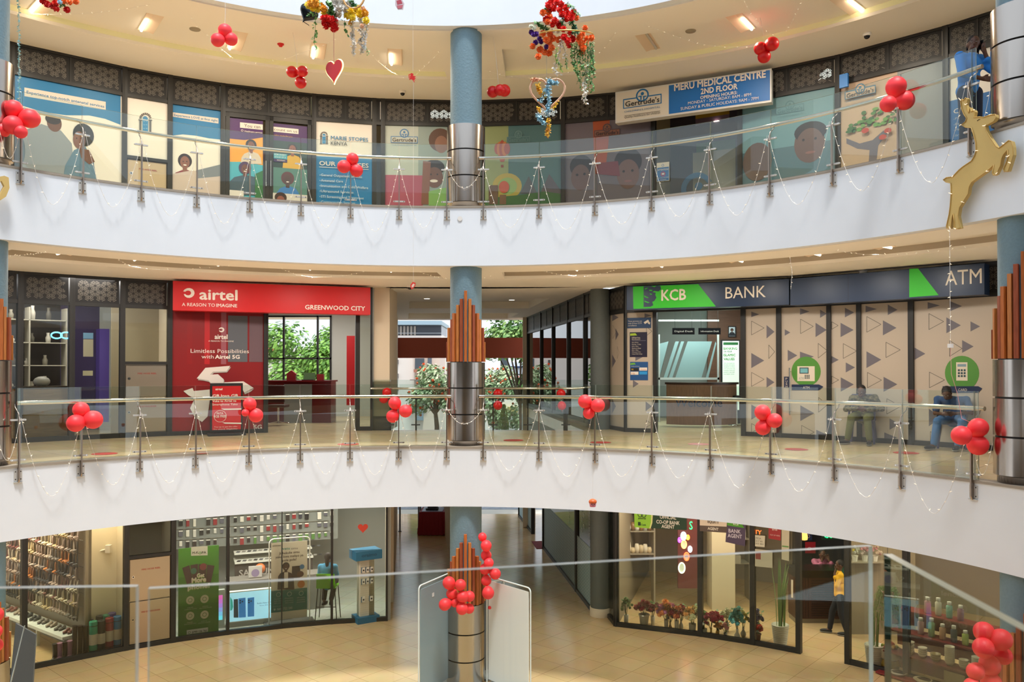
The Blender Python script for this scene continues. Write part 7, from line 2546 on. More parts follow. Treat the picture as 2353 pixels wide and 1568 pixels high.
tree(X(1000, 44), 44, Z0, 6.5, 1.6, ['93a878', 'b4c094', '7f9668', 'c4caa4'], 'orange flowering tree left of the middle column, outdoors', fl='f0703a', leaves=4600, ls=.11, sq=1.45)  # paler leaf tones put strong sunlight into the colour, both flowering trees
tree(X(1140, 44), 44, Z0, 6.6, 1.7, ['93a878', 'b4c094', '7f9668', 'c4caa4'], 'orange flowering tree right of the middle column, outdoors', fl='f0703a', leaves=4800, ls=.11, sq=1.45)
tree(X(1195, 37), 37, Z0, 8.0, 2.0, ['7aa05a', '98b86a', '5f8a48'], 'light green branches above the red beam on the right', leaves=3200, blobs=12, ls=.13, sq=.5)
tree(X(1290, 38), 38, Z0, 7.2, 2.6, ['6fa03a', '8aba4c', '5a8a34'], 'green tree hidden past the far pier, mirrored in the side glass', leaves=1500, ls=.2)
t = empty('cypress_tree', (X(1158, 40), 40, Z0), 'slender cypress in front of the flowering tree', 'tree')
b = MB(); q = Vector((X(1158, 40), 40, Z0))
for i in range(1500):
    z = random.random(); r = .27 * (1 - z ** 2.2) ** .6 + .02; a = random.uniform(0, 2 * pi)
    p = q + Vector((r * cos(a), r * sin(a), .2 + z * 3.7)); s_ = .045
    b.use(mat('leaf_' + ('7f8a4a' if i % 2 else '6a7a40'), '7f8a4a' if i % 2 else '6a7a40', .7))
    b.add([p, p + Vector((s_ * cos(a), s_ * sin(a), s_ * 1.8)), p + Vector((-s_ * sin(a), s_ * cos(a), s_ * 2.2))], [(0, 1, 2)])
b.build('foliage', None, t); b = MB(); b.tube([q, q + Vector((0, 0, 3.6))], [.12, .02], 8); b.lathe([(.2, .2), (.2, 2.2), (.05, 3.7)], q, 10); b.build('trunk', cm('4a5030', .8), t)
t = empty('hedge', (X(1000, 36), 36, Z0), 'low sunlit hedge left of the middle column outdoors', 'hedge')
b = MB()
for i in range(900):
    p = Vector((random.uniform(X(940, 36), X(1035, 36)), 36 + random.uniform(0, .8), Z0 + random.uniform(.0, 1.75))); s_ = .1
    b.use(mat('leaf_9ac85a', '9ac85a', .6)); b.add([p, p + Vector((s_, 0, s_)), p + Vector((0, .02, s_ * 1.7)), p + Vector((-s_, 0, s_))], [(0, 1, 2, 3)])
b.build('foliage', None, t)
for k, px in enumerate((944, 975)):
    q = Vector((X(px, 35), 35, Z0)); t = empty('parasol', q, 'grey and white garden parasol outdoors, %s' % ('tilted one further left' if k == 0 else 'round one beside the hedge'), 'parasol', 'garden parasols')
    b = MB().use(cm('c8ced4')); b.lathe([(.95, 1.75 - .25 * k), (.5, 2.15 - .25 * k), (0, 2.5 - .3 * k)], q, 8, False); b.build('canopy', None, t)
    b = MB(); b.tube([q, q + Vector((0, 0, 2.4 - .3 * k))], .03, 6); b.build('pole', cm('5a5e64'), t)
t = empty('iron_fence', (X(930, 34.5), 34.5, Z0), 'thin dark iron fence beyond the passage', 'fence')
b = MB()
for z in (.5, 1.5): b.tube([(X(800, 34.5), 34.5, Z0 + z), (X(1010, 34.5), 34.5, Z0 + z)], .015, 4)
for k in range(30): b.tube([(X(805 + k * 7, 34.5), 34.5, Z0), (X(805 + k * 7, 34.5), 34.5, Z0 + 1.7)], .01, 4)
b.build('bars', cm('4a4e50'), t)

# back railing of the first-floor bridge
t = empty('balcony_railing', (X(1040, 18.7), 18.7, 0), 'straight glass railing across the passage opening at the back', 'railing')
y0 = 18.62
b = MB(); b.tube([(X(852, y0), y0, .955), (X(1322, y0), y0, .955), (X(1362, 18.2), 18.75, .985)], .025, 10); b.build('handrail', CHROME, t)
xs = [852, 896, 955, 1065, 1133, 1213, 1300, 1352]
for a, c in zip(xs[:-1], xs[1:]):
    b = MB(); b.box(((X(a, y0) + X(c, y0)) / 2, y0 + .06, .585), (X(c, y0) - X(a, y0) - .012, .012, 1.13)); b.build('glass_panel', GLASS, t)
for x in (896, 955, 1133, 1213, 1300):
    b = MB(); b.box((X(x, y0), y0 + .1, .42), (.03 if x != 1300 else .1, .05, .86)); p_ = b.build('post', DARK, t)
    for z in (.13, .72): b = MB(); b.box((X(x, y0), y0 + .04, z), (.2, .03, .025)); b.build('glass_clamp', DARK, p_)
cluster([(889, 902, 10.5), (882, 917, 10.5)], 18.45, 'two dull red balloons standing in for glass reflections near the pier', 'balloons on the back railing', 'd')  # balloon shapes added in place of reflections in the railing glass
cluster([(1144, 905, 10.5), (1144, 932, 10.5)], 18.45, 'two dull red balloons stacked right of the middle column', 'balloons on the back railing', 'd')
cluster([(1289, 905, 10.5), (1291, 933, 10)], 18.45, 'two dull red balloons stacked before the side glass wall', 'balloons on the back railing', 'd')
for k, (px, py) in enumerate(((240, 1043), (460, 1040), (800, 1021), (1380, 1017), (1605, 1021), (1830, 1033), (2082, 1041), (1180, 1012))):
    q = on_z(px, py, .004); b = MB(); b.lathe([(0, .003), (.19, .003), (.2, 0)], q, 24); b.use(cm('e0b0a8')); b.lathe([(.13, .0045), (.15, .0045)], q, 20, False)
    b.m[0] = cm('b0403a'); b.build('floor_sticker', None, None, 'round red sticker on the first-floor tiles, %s from the left' % ORD[[0, 1, 2, 4, 5, 6, 7, 3][k]], 'floor sticker', 'round floor stickers')

# ---- flower decorations ----
GOLD = mat('gold_card', 'cfb26c', .6)
def vine(pts, m, n, size, b, jit=.015):
    for i in range(n):
        s_ = i / max(1, n - 1) * (len(pts) - 1); k = min(int(s_), len(pts) - 2); p = Vector(pts[k]).lerp(Vector(pts[k + 1]), s_ - k) + Vector((random.uniform(-jit, jit), random.uniform(-jit, jit), random.uniform(-jit, jit)))
        d = Vector((random.uniform(-1, 1), random.uniform(-1, 1), random.uniform(-1, .2))).normalized() * size; u = d.orthogonal().normalized() * size * .45
        b.use(m if isinstance(m, bpy.types.Material) else random.choice(m)); b.add([p, p + d * .5 + u, p + d, p + d * .5 - u], [(0, 1, 2, 3)])
LG = [mat('leaf_bright', '6fa85a', .5), mat('leaf_mid', '3f7a3c', .5), mat('leaf_pale', '9ac88a', .5)]
WFL = [mat('white_blossom', 'f2f2ee', .6), mat('cream_blossom', 'f0e2d0', .6)]
def arrangement(lab, D, heads, strands, wire_top, r0=9.6, name='hanging_flowers'):
    """heads: (px, py, colour[, scale]); strands: (points px, material list, leaves, size)"""
    c = on_y(heads[len(heads) // 2][0], heads[len(heads) // 2][1], D)
    t = empty(name, c, lab, 'hanging flowers', 'hanging flower arrangements')
    for i, h_ in enumerate(heads):
        p = on_y(h_[0], h_[1], D + random.uniform(-.12, .12)) - c
        o = bpy.data.objects.new('flower_head', flower_mesh(h_[2])); COL.objects.link(o); o.parent = t; o.location = p
        s_ = (h_[3] if len(h_) > 3 else 1) * r0 * D / FPX; o.scale = (s_,) * 3
        o.rotation_euler = (1.2 + random.uniform(-.6, .6), random.uniform(-.6, .6), random.uniform(-.8, .8))
    for pts, m, n, sz in strands:
        P_ = [on_y(x, y, D + random.uniform(-.04, .04)) for x, y in pts]
        b = MB(); b.use(LG[1]); b.tube(P_, .0025, 4, cap=False); vine(P_, m, n, sz * D / FPX, b, jit=2.6 * D / FPX); b.build('trailing_strand', None, t)
    for (x0, y0, x1, y1) in wire_top: b = MB(); b.tube([on_y(x0, y0, D), on_y(x1, y1, D)], .0022, 5); b.build('wire', cm('9a9488'), t)
    return t
q9 = lambda x, y: (1190 + x / 4.9, y / 4.9)
H = []
for x, y in ((380, 20), (440, 30), (490, 50), (400, 95), (540, 90), (470, 110), (560, 160), (630, 140), (550, 215), (430, 250), (470, 290), (510, 330), (390, 280), (590, 370), (520, 420), (560, 460), (620, 440), (580, 510), (600, 200), (340, 60), (360, 100), (410, 230), (320, 220), (500, 160)): H.append((*q9(x, y), 'e8241c', 1.05))
for x, y in ((285, 145), (340, 135), (360, 190), (655, 200), (330, 250), (285, 380), (360, 385), (320, 450), (400, 435), (350, 480), (460, 450), (250, 560), (300, 590), (350, 600), (230, 640), (165, 525), (380, 540), (755, 320), (725, 385), (780, 440), (700, 420), (710, 480), (735, 540), (720, 590), (830, 430), (690, 470), (760, 490)): H.append((*q9(x, y), 'f8843c', 1.0))
for x, y in ((150, 300), (182, 318), (400, 350), (450, 355), (525, 335)): H.append((*q9(x, y), 'f0f4e4', .7))
for x, y in ((150, 365), (180, 390), (210, 385), (240, 435), (200, 480), (260, 470), (320, 530)): H.append((*q9(x, y), '5a2a90', .8))
def S9(L): return [q9(x, y) for x, y in L]
strands = [(S9([(500, 380), (490, 470), (460, 620), (420, 740), (410, 790), (465, 830)]), WFL, 90, 7), (S9([(500, 480), (540, 600), (520, 640)]), WFL, 26, 6), (S9([(440, 540), (420, 650), (480, 740), (490, 790)]), [LG[0], mat('leaf_lime', 'b0cc5a', .5)], 60, 5),
           (S9([(770, 740), (760, 880), (745, 980), (765, 1030), (740, 1090), (765, 1160)]), WFL, 80, 7), (S9([(540, 650), (550, 780)]), LG, 20, 5)]
for k in range(9): strands.append((S9([(600 + k * 30, 470 + 20 * (k % 2)), (610 + k * 30, 600), (615 + k * 28, 700 + 60 * (k % 3)), (640 + k * 22, 740 + 90 * (k % 4))]), LG, 60, 6))
strands += [(S9([(820, 560), (850, 700), (855, 880)]), LG, 60, 6), (S9([(800, 700), (810, 860), (850, 960), (830, 1040)]), LG, 46, 6), (S9([(210, 240), (280, 300), (350, 330)]), LG, 60, 8), (S9([(560, 30), (620, 80), (690, 170)]), LG, 40, 7), (S9([(600, 230), (640, 300), (650, 370)]), [LG[1], mat('leaf_deep', '2f5a40', .5)], 50, 10), (S9([(300, 90), (340, 110)]), [LG[1]], 20, 8), (S9([(480, 120), (500, 220), (520, 330)]), [LG[1]], 40, 8)]
t = arrangement('large hanging arrangement of red and orange blooms with trailing greenery', 9.0, H, strands, [(1256, -60, 1256, 10), (1256, 130, 1256, 180)])
b = MB(); c = on_y(*q9(540, 390), 9.0); b.tube([c + Vector((.30 * cos(a), .12 * sin(a), 0)) for a in [2 * pi * i / 32 for i in range(32)]], .008, 6, closed=True); b.build('hoop', mat('gold_hoop', 'd8b468', .3, metal=.7), t)


def heart_pts(n=48):
    return [(16 * sin(x) ** 3 / 16, (13 * cos(x) - 5 * cos(2 * x) - 2 * cos(3 * x) - cos(4 * x)) / 15) for x in [2 * pi * i / n for i in range(n)]]
# heart hoop with blue and yellow blossoms
D = 9.0; c = on_y(1258, 214, D); k = 40 * D / FPX
t = empty('heart_hoop', c, 'rose gold heart hoop with blue and yellow blossoms hanging under the orange flowers', 'heart decoration')
b = MB()
hp = [c + Vector((u * k * 1.0, .0, v * k * 1.02)) for u, v in heart_pts()]
for d in (-.006, .006): b.tube([p + Vector((0, d, 0)) for p in hp], .011, 8, closed=True)
b.build('hoop', mat('rose_gold', 'e2b294', .35, metal=.3), t)
def sprig(pxs, m, n, sz, lab=None):
    P_ = [on_y(x, y, D - .02) for x, y in pxs]; b = MB()
    vine(P_, m, n, sz * D / FPX, b, jit=3.2 * D / FPX); b.build('blossom_sprig', None, t)
BL = [mat('sky_blossom', '8ec8e0', .6), mat('pale_blue_blossom', 'bfe0ea', .6)]; YL = [mat('yellow_blossom', 'f2cc2c', .6), mat('amber_blossom', 'f0b040', .6)]
sprig(S9([(350, 890), (330, 980), (290, 1060), (250, 1140)]), BL, 170, 6); sprig(S9([(345, 900), (400, 930), (450, 935)]), BL, 120, 6)
sprig(S9([(350, 960), (350, 1100), (340, 1200), (330, 1300)]), BL, 220, 6); sprig(S9([(220, 1280), (240, 1330), (290, 1380), (330, 1390)]), BL, 140, 6)
sprig(S9([(225, 940), (240, 1000), (265, 1050), (300, 1090)]), YL, 150, 6); sprig(S9([(230, 1210), (250, 1250)]), YL, 50, 5); sprig(S9([(335, 1330), (345, 1400), (340, 1460), (335, 1520)]), YL, 130, 6)
sprig(S9([(455, 1140), (380, 1240)]), YL, 30, 5); sprig(S9([(280, 1270), (350, 1290)]), WFL, 50, 5); sprig(S9([(160, 890), (200, 890), (240, 890)]), [mat('peach_blossom', 'f0b890', .6)], 50, 6)
# left arrangement
q7 = lambda x, y: (640 + x / 7.13, y / 7.13)
H = []
for x, y in ((490, 90), (530, 60), (580, 40), (620, 90), (560, 130), (640, 150), (600, 20), (690, 110), (740, 150), (760, 210), (1180, 200), (1230, 210), (1200, 280), (1130, 260), (1300, 150), (1360, 180), (1420, 220), (1440, 340), (1330, 230)): H.append((*q7(x, y), ('f4d026', 'f6e04a', 'f0b43a')[(x + y) % 3], 1.15))
for x, y in ((740, 310), (800, 300), (870, 320), (920, 350), (760, 380), (830, 400), (900, 420), (940, 460), (780, 440), (900, 480), (830, 350)): H.append((*q7(x, y), 'e01c18', 1.1))
for x, y in ((960, 60), (1020, 40), (1060, 100), (1100, 150), (1000, 140), (930, 20), (980, 230), (1150, 90)): H.append((*q7(x, y), 'd8d4cc', 1.3))
for x, y in ((1390, 150), (1350, 320), (1370, 430), (950, 400)): H.append((*q7(x, y), 'f8d0b0', .8))
def S7(L): return [q7(x, y) for x, y in L]
strands = [(S7([(1250, 240), (1200, 420), (1220, 560), (1200, 620), (1240, 700), (1220, 780), (1230, 890)]), WFL, 150, 7), (S7([(1330, 260), (1380, 400), (1330, 480), (1390, 580), (1320, 680), (1400, 760), (1350, 860)]), WFL, 190, 7), (S7([(1400, 300), (1450, 430), (1420, 600), (1400, 800)]), WFL, 90, 6), (S7([(1440, 800), (1480, 880)]), [LG[2]], 8, 5),
           (S7([(800, 20), (880, 90), (820, 160), (900, 220), (860, 290)]), LG, 90, 10), (S7([(650, 20), (660, 60)]), LG, 16, 8), (S7([(500, 260), (560, 200), (600, 240), (605, 400), (600, 520), (580, 640)]), [LG[0]], 26, 7), (S7([(600, 540), (580, 700), (625, 800)]), [LG[0]], 8, 9), (S7([(1080, 330), (1085, 470), (1135, 570)]), [LG[1]], 7, 9), (S7([(1180, 0), (1260, 90)]), [LG[1]], 30, 8), (S7([(1180, 330), (1180, 400)]), YL, 14, 6)]
t = arrangement('hanging arrangement of yellow, white and red blooms with white trailing blossom', 8.6, H, strands, [(706, -60, 706, 6)])
b = MB(); c = on_y(813, -12, 8.6); b.tube([c + Vector((.115 * cos(a), .03 * sin(a), .16 * sin(a))) for a in [2 * pi * i / 30 for i in range(30)]], .011, 8, closed=True); b.build('hoop', mat('bamboo_hoop', 'c89a5a', .5), t)
t = arrangement('small cluster of red and orange blooms at the top left corner', 9.5, [(98, 2, 'd01c14'), (108, 10, 'd01c14'), (120, 14, 'c8181a'), (130, 20, 'e02a20'), (128, 8, 'e8301c'), (154, 23, 'd8201c'), (146, 3, 'f07a30'), (160, 5, 'f8843c'), (174, 4, 'f8843c'), (138, 5, 'b8d8e8', .7)], [(((130, 0), (142, 14), (150, 8)), [LG[1]], 20, 6)], [(140, -60, 140, 0)])
# black heart balloon
t = empty('heart_balloon', on_y(708, 33, 8.9), 'glossy black heart-shaped foil balloon beside the yellow blooms', 'balloon')
b = MB(); c = on_y(708, 31, 8.9); k = 22 * 8.9 / FPX; hp = heart_pts(40)
vs, fs = [], []
R_ = Matrix.Rotation(math.radians(32), 3, 'Y') @ Matrix.Rotation(math.radians(18), 3, 'Z')
for j in range(9):
    s_ = cos(pi * (j / 8 - .5)); w_ = sin(pi * (j / 8 - .5))
    for u, v in hp: vs.append(c + R_ @ Vector((u * k * s_ ** .6, w_ * k * .5, v * k * s_ ** .6)))
for j in range(8):
    for i in range(40): fs.append((j * 40 + i, j * 40 + (i + 1) % 40, (j + 1) * 40 + (i + 1) % 40, (j + 1) * 40 + i))
b.add(vs, fs, True); b.build('foil_body', mat('black_foil', '2a2e34', .18, metal=.6), t)
b = MB(); b.tube([c + R_ @ Vector((0, 0, -k)), c + Vector((.01, 0, -k * 1.25))], .004, 5); b.build('tail', cm('2a2e34'), t)
b = MB(); b.tube([c + Vector((0, 0, k * .6)), c + Vector((.05, 0, 1.2))], .0015, 4); b.build('thread', WIRE, t)
# glowing red heart
t = empty('heart_sign', on_y(767, 163, 8.6), 'red heart with a glowing warm white neon rim hanging on a thin cord', 'heart decoration')
c = on_y(767, 161, 8.6); fr = Fr(c, (cos(.55), -sin(.55), 0)); kx, kz = 25 * 8.6 / FPX, 27.5 * 8.6 / FPX
b = MB(); b.prism(fr, [(u * kx, v * kz) for u, v in heart_pts()], -.012, .002); b.build('heart_plate', cm('d8343c', .4), t)
b = MB(); b.tube([fr.P(u * kx * 1.05, v * kz * 1.04, -.012) for u, v in heart_pts()], .006, 6, closed=True); b.build('neon_rim', mat('warm_neon', 'ffdf80', .4, emit=5.0), t)
b = MB(); b.tube([fr.P(0, kz * .38, 0), on_y(767, 70, 8.6)], .0025, 4); b.build('cord', cm('b06a6a'), t)

def hang_flat(px, py, D, shapes, lab, cat, name, top=-40, th=.006):
    c = on_y(px, py, D); fr = Fr((0, D, 0), (1, 0, 0))
    t = empty(name, c, lab, cat)
    for i, (m, pts) in enumerate(shapes):
        P_ = [fr.px(x, y) for x, y in pts]
        b = MB().use(cm(m)); b.prism(fr, P_, -th + .0015 * i, .0015 * i); b.build('cut_out', None, t)
    b = MB(); b.tube([on_y(px, min(p[1] for s_ in shapes for p in s_[1]), D), on_y(px, top, D)], .0011, 4); b.build('thread', WIRE, t)
    return t
cu = lambda L: [(500 + x / 2.852, y / 2.852) for x, y in L]
hang_flat(949, 176, 8.8, [('d8201c', cu([(1262, 484), (1272, 478), (1284, 486), (1280, 496), (1300, 500), (1288, 507), (1302, 512), (1290, 518), (1296, 528), (1286, 524), (1292, 540), (1284, 536), (1276, 522), (1266, 518), (1258, 524), (1256, 518), (1264, 508), (1256, 504), (1264, 498)])), ('d8201c', cu([(1252, 488), (1262, 484), (1256, 500), (1260, 516), (1252, 508)]))],
          'tiny red cupid cut-out hanging on a thread', 'ornament', 'cupid_ornament')
hang_flat(950, 655, 8.8, [('e0483c', [(943, 655), (948, 648), (955, 650), (954, 658), (946, 666), (943, 660)]), ('f2d8c8', [(946, 656), (950, 652), (953, 654), (950, 660), (946, 661)])], 'small red outlined ornament on a thread beside a dome camera', 'ornament', 'hanging_ornament', top=185)
t = hang_flat(918, 10, 8.8, [('d8c8d0', [(908, 0), (922, -4), (929, 8), (926, 22), (914, 22), (908, 12)]), ('b84858', [(911, 2), (921, -1), (925, 8), (913, 11)]), ('c86a78', [(912, 13), (926, 11), (924, 19), (914, 20)])], 'small pink and white toy cut-out at the top edge', 'ornament', 'toy_ornament')
D = 8.6; c = on_y(1362, 1156, D); k = D / FPX
t = empty('cupcake_ornament', c, 'small pink cupcake with orange top and a smiling face', 'ornament')
b = MB(); b.lathe([(0, -9 * k), (6.5 * k, -9 * k), (8.5 * k, 1.5 * k), (0, 1.5 * k)], c, 16, False); b.build('paper_cup', cm('e88aa0'), t)
b = MB(); b.ball(c + Vector((0, 0, 2.5 * k)), 1, 14, (9.4 * k, 9.4 * k, 6.8 * k)); b.build('cake_top', cm('d8642a'), t)
b = MB().use(cm('1c1416'))
for d in (-3, 3): b.ball(c + Vector((d * k, -8.0 * k, -2.5 * k)), 1.1 * k, 8)
b.tube([c + Vector((d * k, -8.1 * k, (-5.4 + abs(d) * .35) * k)) for d in (-2, -1, 0, 1, 2)], .35 * k, 4); b.build('face', None, t)
b = MB(); b.tube([c + Vector((0, 0, 8 * k)), on_y(1362, 1040, D)], .001, 4); b.build('thread', WIRE, t)
# deer cut-outs on the second-floor balcony front
dq = lambda L: [(2140 + x / 3.136, 50 + y / 3.136) for x, y in L]
DEER = dq([(212, 562), (226, 558), (230, 570), (250, 548), (262, 556), (252, 600), (262, 640), (272, 660), (282, 618), (290, 650), (310, 636), (316, 650), (308, 690), (350, 686), (380, 690), (425, 672), (465, 668), (470, 690), (452, 718), (420, 735), (392, 750), (402, 790), (430, 840), (470, 900), (490, 912), (530, 880), (560, 856), (582, 862), (592, 905), (594, 960), (575, 1020), (556, 1078), (530, 1082), (522, 1062), (545, 1010), (555, 975), (550, 925), (520, 960), (508, 990), (500, 1040), (470, 1100), (450, 1108), (442, 1090), (452, 1030), (440, 1045), (400, 1080), (330, 1130), (292, 1158), (275, 1190), (268, 1240), (230, 1300), (205, 1340), (195, 1400), (206, 1460), (212, 1488), (180, 1495), (166, 1478), (168, 1440), (160, 1385), (150, 1420), (142, 1492), (112, 1488), (112, 1470), (130, 1390), (138, 1330), (145, 1240), (142, 1165), (108, 1156), (88, 1140), (110, 1124), (155, 1118), (200, 1070), (230, 1045), (290, 1005), (312, 970), (325, 930), (322, 870), (306, 810), (290, 765), (250, 762), (218, 742), (248, 722), (256, 695), (236, 665), (220, 625)])
aD = ang(2235, R - .2)
fr = Fr(pol(aD, R - .16, 0), tan(aD), n=-rad(aD))
t = empty('deer_figure', pol(aD, R - .16, Z2 - 1.2), 'gold leaping deer cut-out wound with fairy lights on the balcony front', 'deer figure', 'gold deer cut-outs')
P_ = [fr.px(x, y) for x, y in DEER]
b = MB(); b.prism(fr, P_, -.05, .0); b.build('deer_body', GOLD, t)
b = MB(); b.tube([fr.P(u, v, .008) for u, v in P_], .006, 5, closed=True); b.build('rim', mat('gold_rim', 'c09c52', .5), t)
b = MB(); e_ = [fr.px(*q_) for q_ in dq([(332, 715), (340, 708), (352, 704)])]; b.tube([fr.P(u, v, .004) for u, v in e_], .004, 4); b.build('eye', BLACK, t)
for i in range(34):
    u, v = P_[(i * 5) % len(P_)]
    o = bulb0.copy(); COL.objects.link(o); o.parent = t; o.location = fr.P(u, v, .015) - t.location; o.rotation_euler = (random.uniform(-1, 1), random.uniform(-1, 1), i)
t2 = empty('deer_figure', pol(ang(-14, R - .2), R - .16, Z2 - .8), 'gold deer cut-out partly outside the frame at the left edge', 'deer figure', 'gold deer cut-outs')
aE = ang(-14, R - .2); fr = Fr(pol(aE, R - .16, 0), tan(aE), n=-rad(aE))
P_ = [fr.px(x, y) for x, y in ((-40, 425), (-20, 412), (0, 406), (10, 404), (20, 408), (22, 432), (14, 452), (2, 460), (-3, 455), (4, 440), (10, 428), (4, 416), (-6, 420), (-20, 440), (-40, 470), (-70, 520), (-90, 470))]
b = MB(); b.prism(fr, P_, -.05, 0); b.build('deer_body', GOLD, t2)
# light string hanging from the deer with a white cube, and strands on the left
x0 = on_y(2182, 520, on_cyl(2182, 520, R - .25).y); x1 = on_y(2184, 795, x0.y)
t = string([x0.lerp(x1, i / 20) for i in range(21)], 'single fairy-light strand hanging below the deer to a white cube', 'single hanging light strands', nb=14)
b = MB(); b.box(x1, (.05, .05, .05), .6); b.build('white_cube', cm('ececea'), t)
x1b = on_y(2200, 905, x0.y); x2 = on_y(2232, 972, x0.y)
b = MB(); b.tube([x1, on_y(2186, 860, x0.y), x1b, on_y(2210, 962, x0.y), x2], .003, 4, cap=False); b.build('lower_cord', cm('e8a0a0'), t)
D = 13.0; x0, x1 = on_y(43, -20, D), on_y(44, 240, D)
t = empty('tinsel_strand', x0, 'thin silver and blue tinsel strand hanging at the far left', 'tinsel')
b = MB(); vine([x0, x1], [mat('silver_tinsel', 'c8dce0', .3, metal=.5), mat('blue_tinsel', '8fd0dc', .3, metal=.3)], 130, .035, b, .006); b.tube([x0, x1], .003, 4); b.build('tinsel', None, t)
D = on_cyl(1817, 600, R + .1).y; x0, x1 = on_y(1815, 590, D), on_y(1817, 665, D)
string([x0, x0.lerp(x1, .5) + Vector((.03, 0, 0)), x1], 'short fairy-light end dangling in front of the bank sign', 'single hanging light strands', nb=7)
for px, py, zf in ((1057, 503, Z2),):
    fr = Fr(pol(ang(px, R), R - .022, zf), tan(ang(px, R)), n=-rad(ang(px, R))); u, v = fr.px(px, py)
    b = MB(); b.disc(fr, u, v, .042, .012, 20); b.ring(fr, u, v, .046, .012, .008, 20); b.build('wall_disc', cm('e4e2de'), None, 'small round white cover on the balcony front below the middle column', 'cover')
# fairy strings swinging off both end columns
for zf, a_, s_, lab in ((Z1, LA[8], -1, 'first-floor left'), (Z2, LA[8], -1, 'second-floor left'), (Z1, RA[8], 1, 'first-floor right'), (Z2, RA[8], 1, 'second-floor right')):
    P_ = [pol(a_ + s_ * .04 * i / 10, R - .09, zf + .7 - .5 * sin(pi * i / 10) - .02 * i) for i in range(11)]
    string(P_, 'short fairy-light loop between the last post and the column, %s end' % lab, 'loops at the end posts', nb=6)

# ================= people =================
SKIN = mat('dark_brown_skin', '5c3a2a', .5); HAIRM = mat('black_hair', '17110f', .7)


def blob(name, chains, balls, m, parent, vox=.016, sm=3, extra=None):
    """one continuous skin over tapered limbs and rounded masses"""
    b = MB()
    for pts, rs in chains:
        b.tube(pts, rs, 10)
        for p, r in ((pts[0], rs[0]), (pts[-1], rs[-1])): b.ball(p, r, 10)
        for p, r in zip(pts[1:-1], rs[1:-1]): b.ball(p, r, 10)
    for c, sc_ in balls: b.ball(c, 1, 14, sc_)
    o = b.build('s', m, None, center=False)
    md = o.modifiers.new('r', 'REMESH'); md.mode = 'VOXEL'; md.voxel_size = vox; md.use_smooth_shade = True
    md = o.modifiers.new('s', 'SMOOTH'); md.factor = .5; md.iterations = sm
    dg = bpy.context.evaluated_depsgraph_get(); dg.update()
    m2 = bpy.data.meshes.new_from_object(o.evaluated_get(dg))
    b = MB().use(m); b.add([v.co.copy() for v in m2.vertices], [tuple(p.vertices) for p in m2.polygons], True)
    bpy.data.objects.remove(o); bpy.data.meshes.remove(m2)
    if extra: extra(b)
    W = wmat(parent); b.v = [W @ v for v in b.v]
    return b.build(name, None, parent)


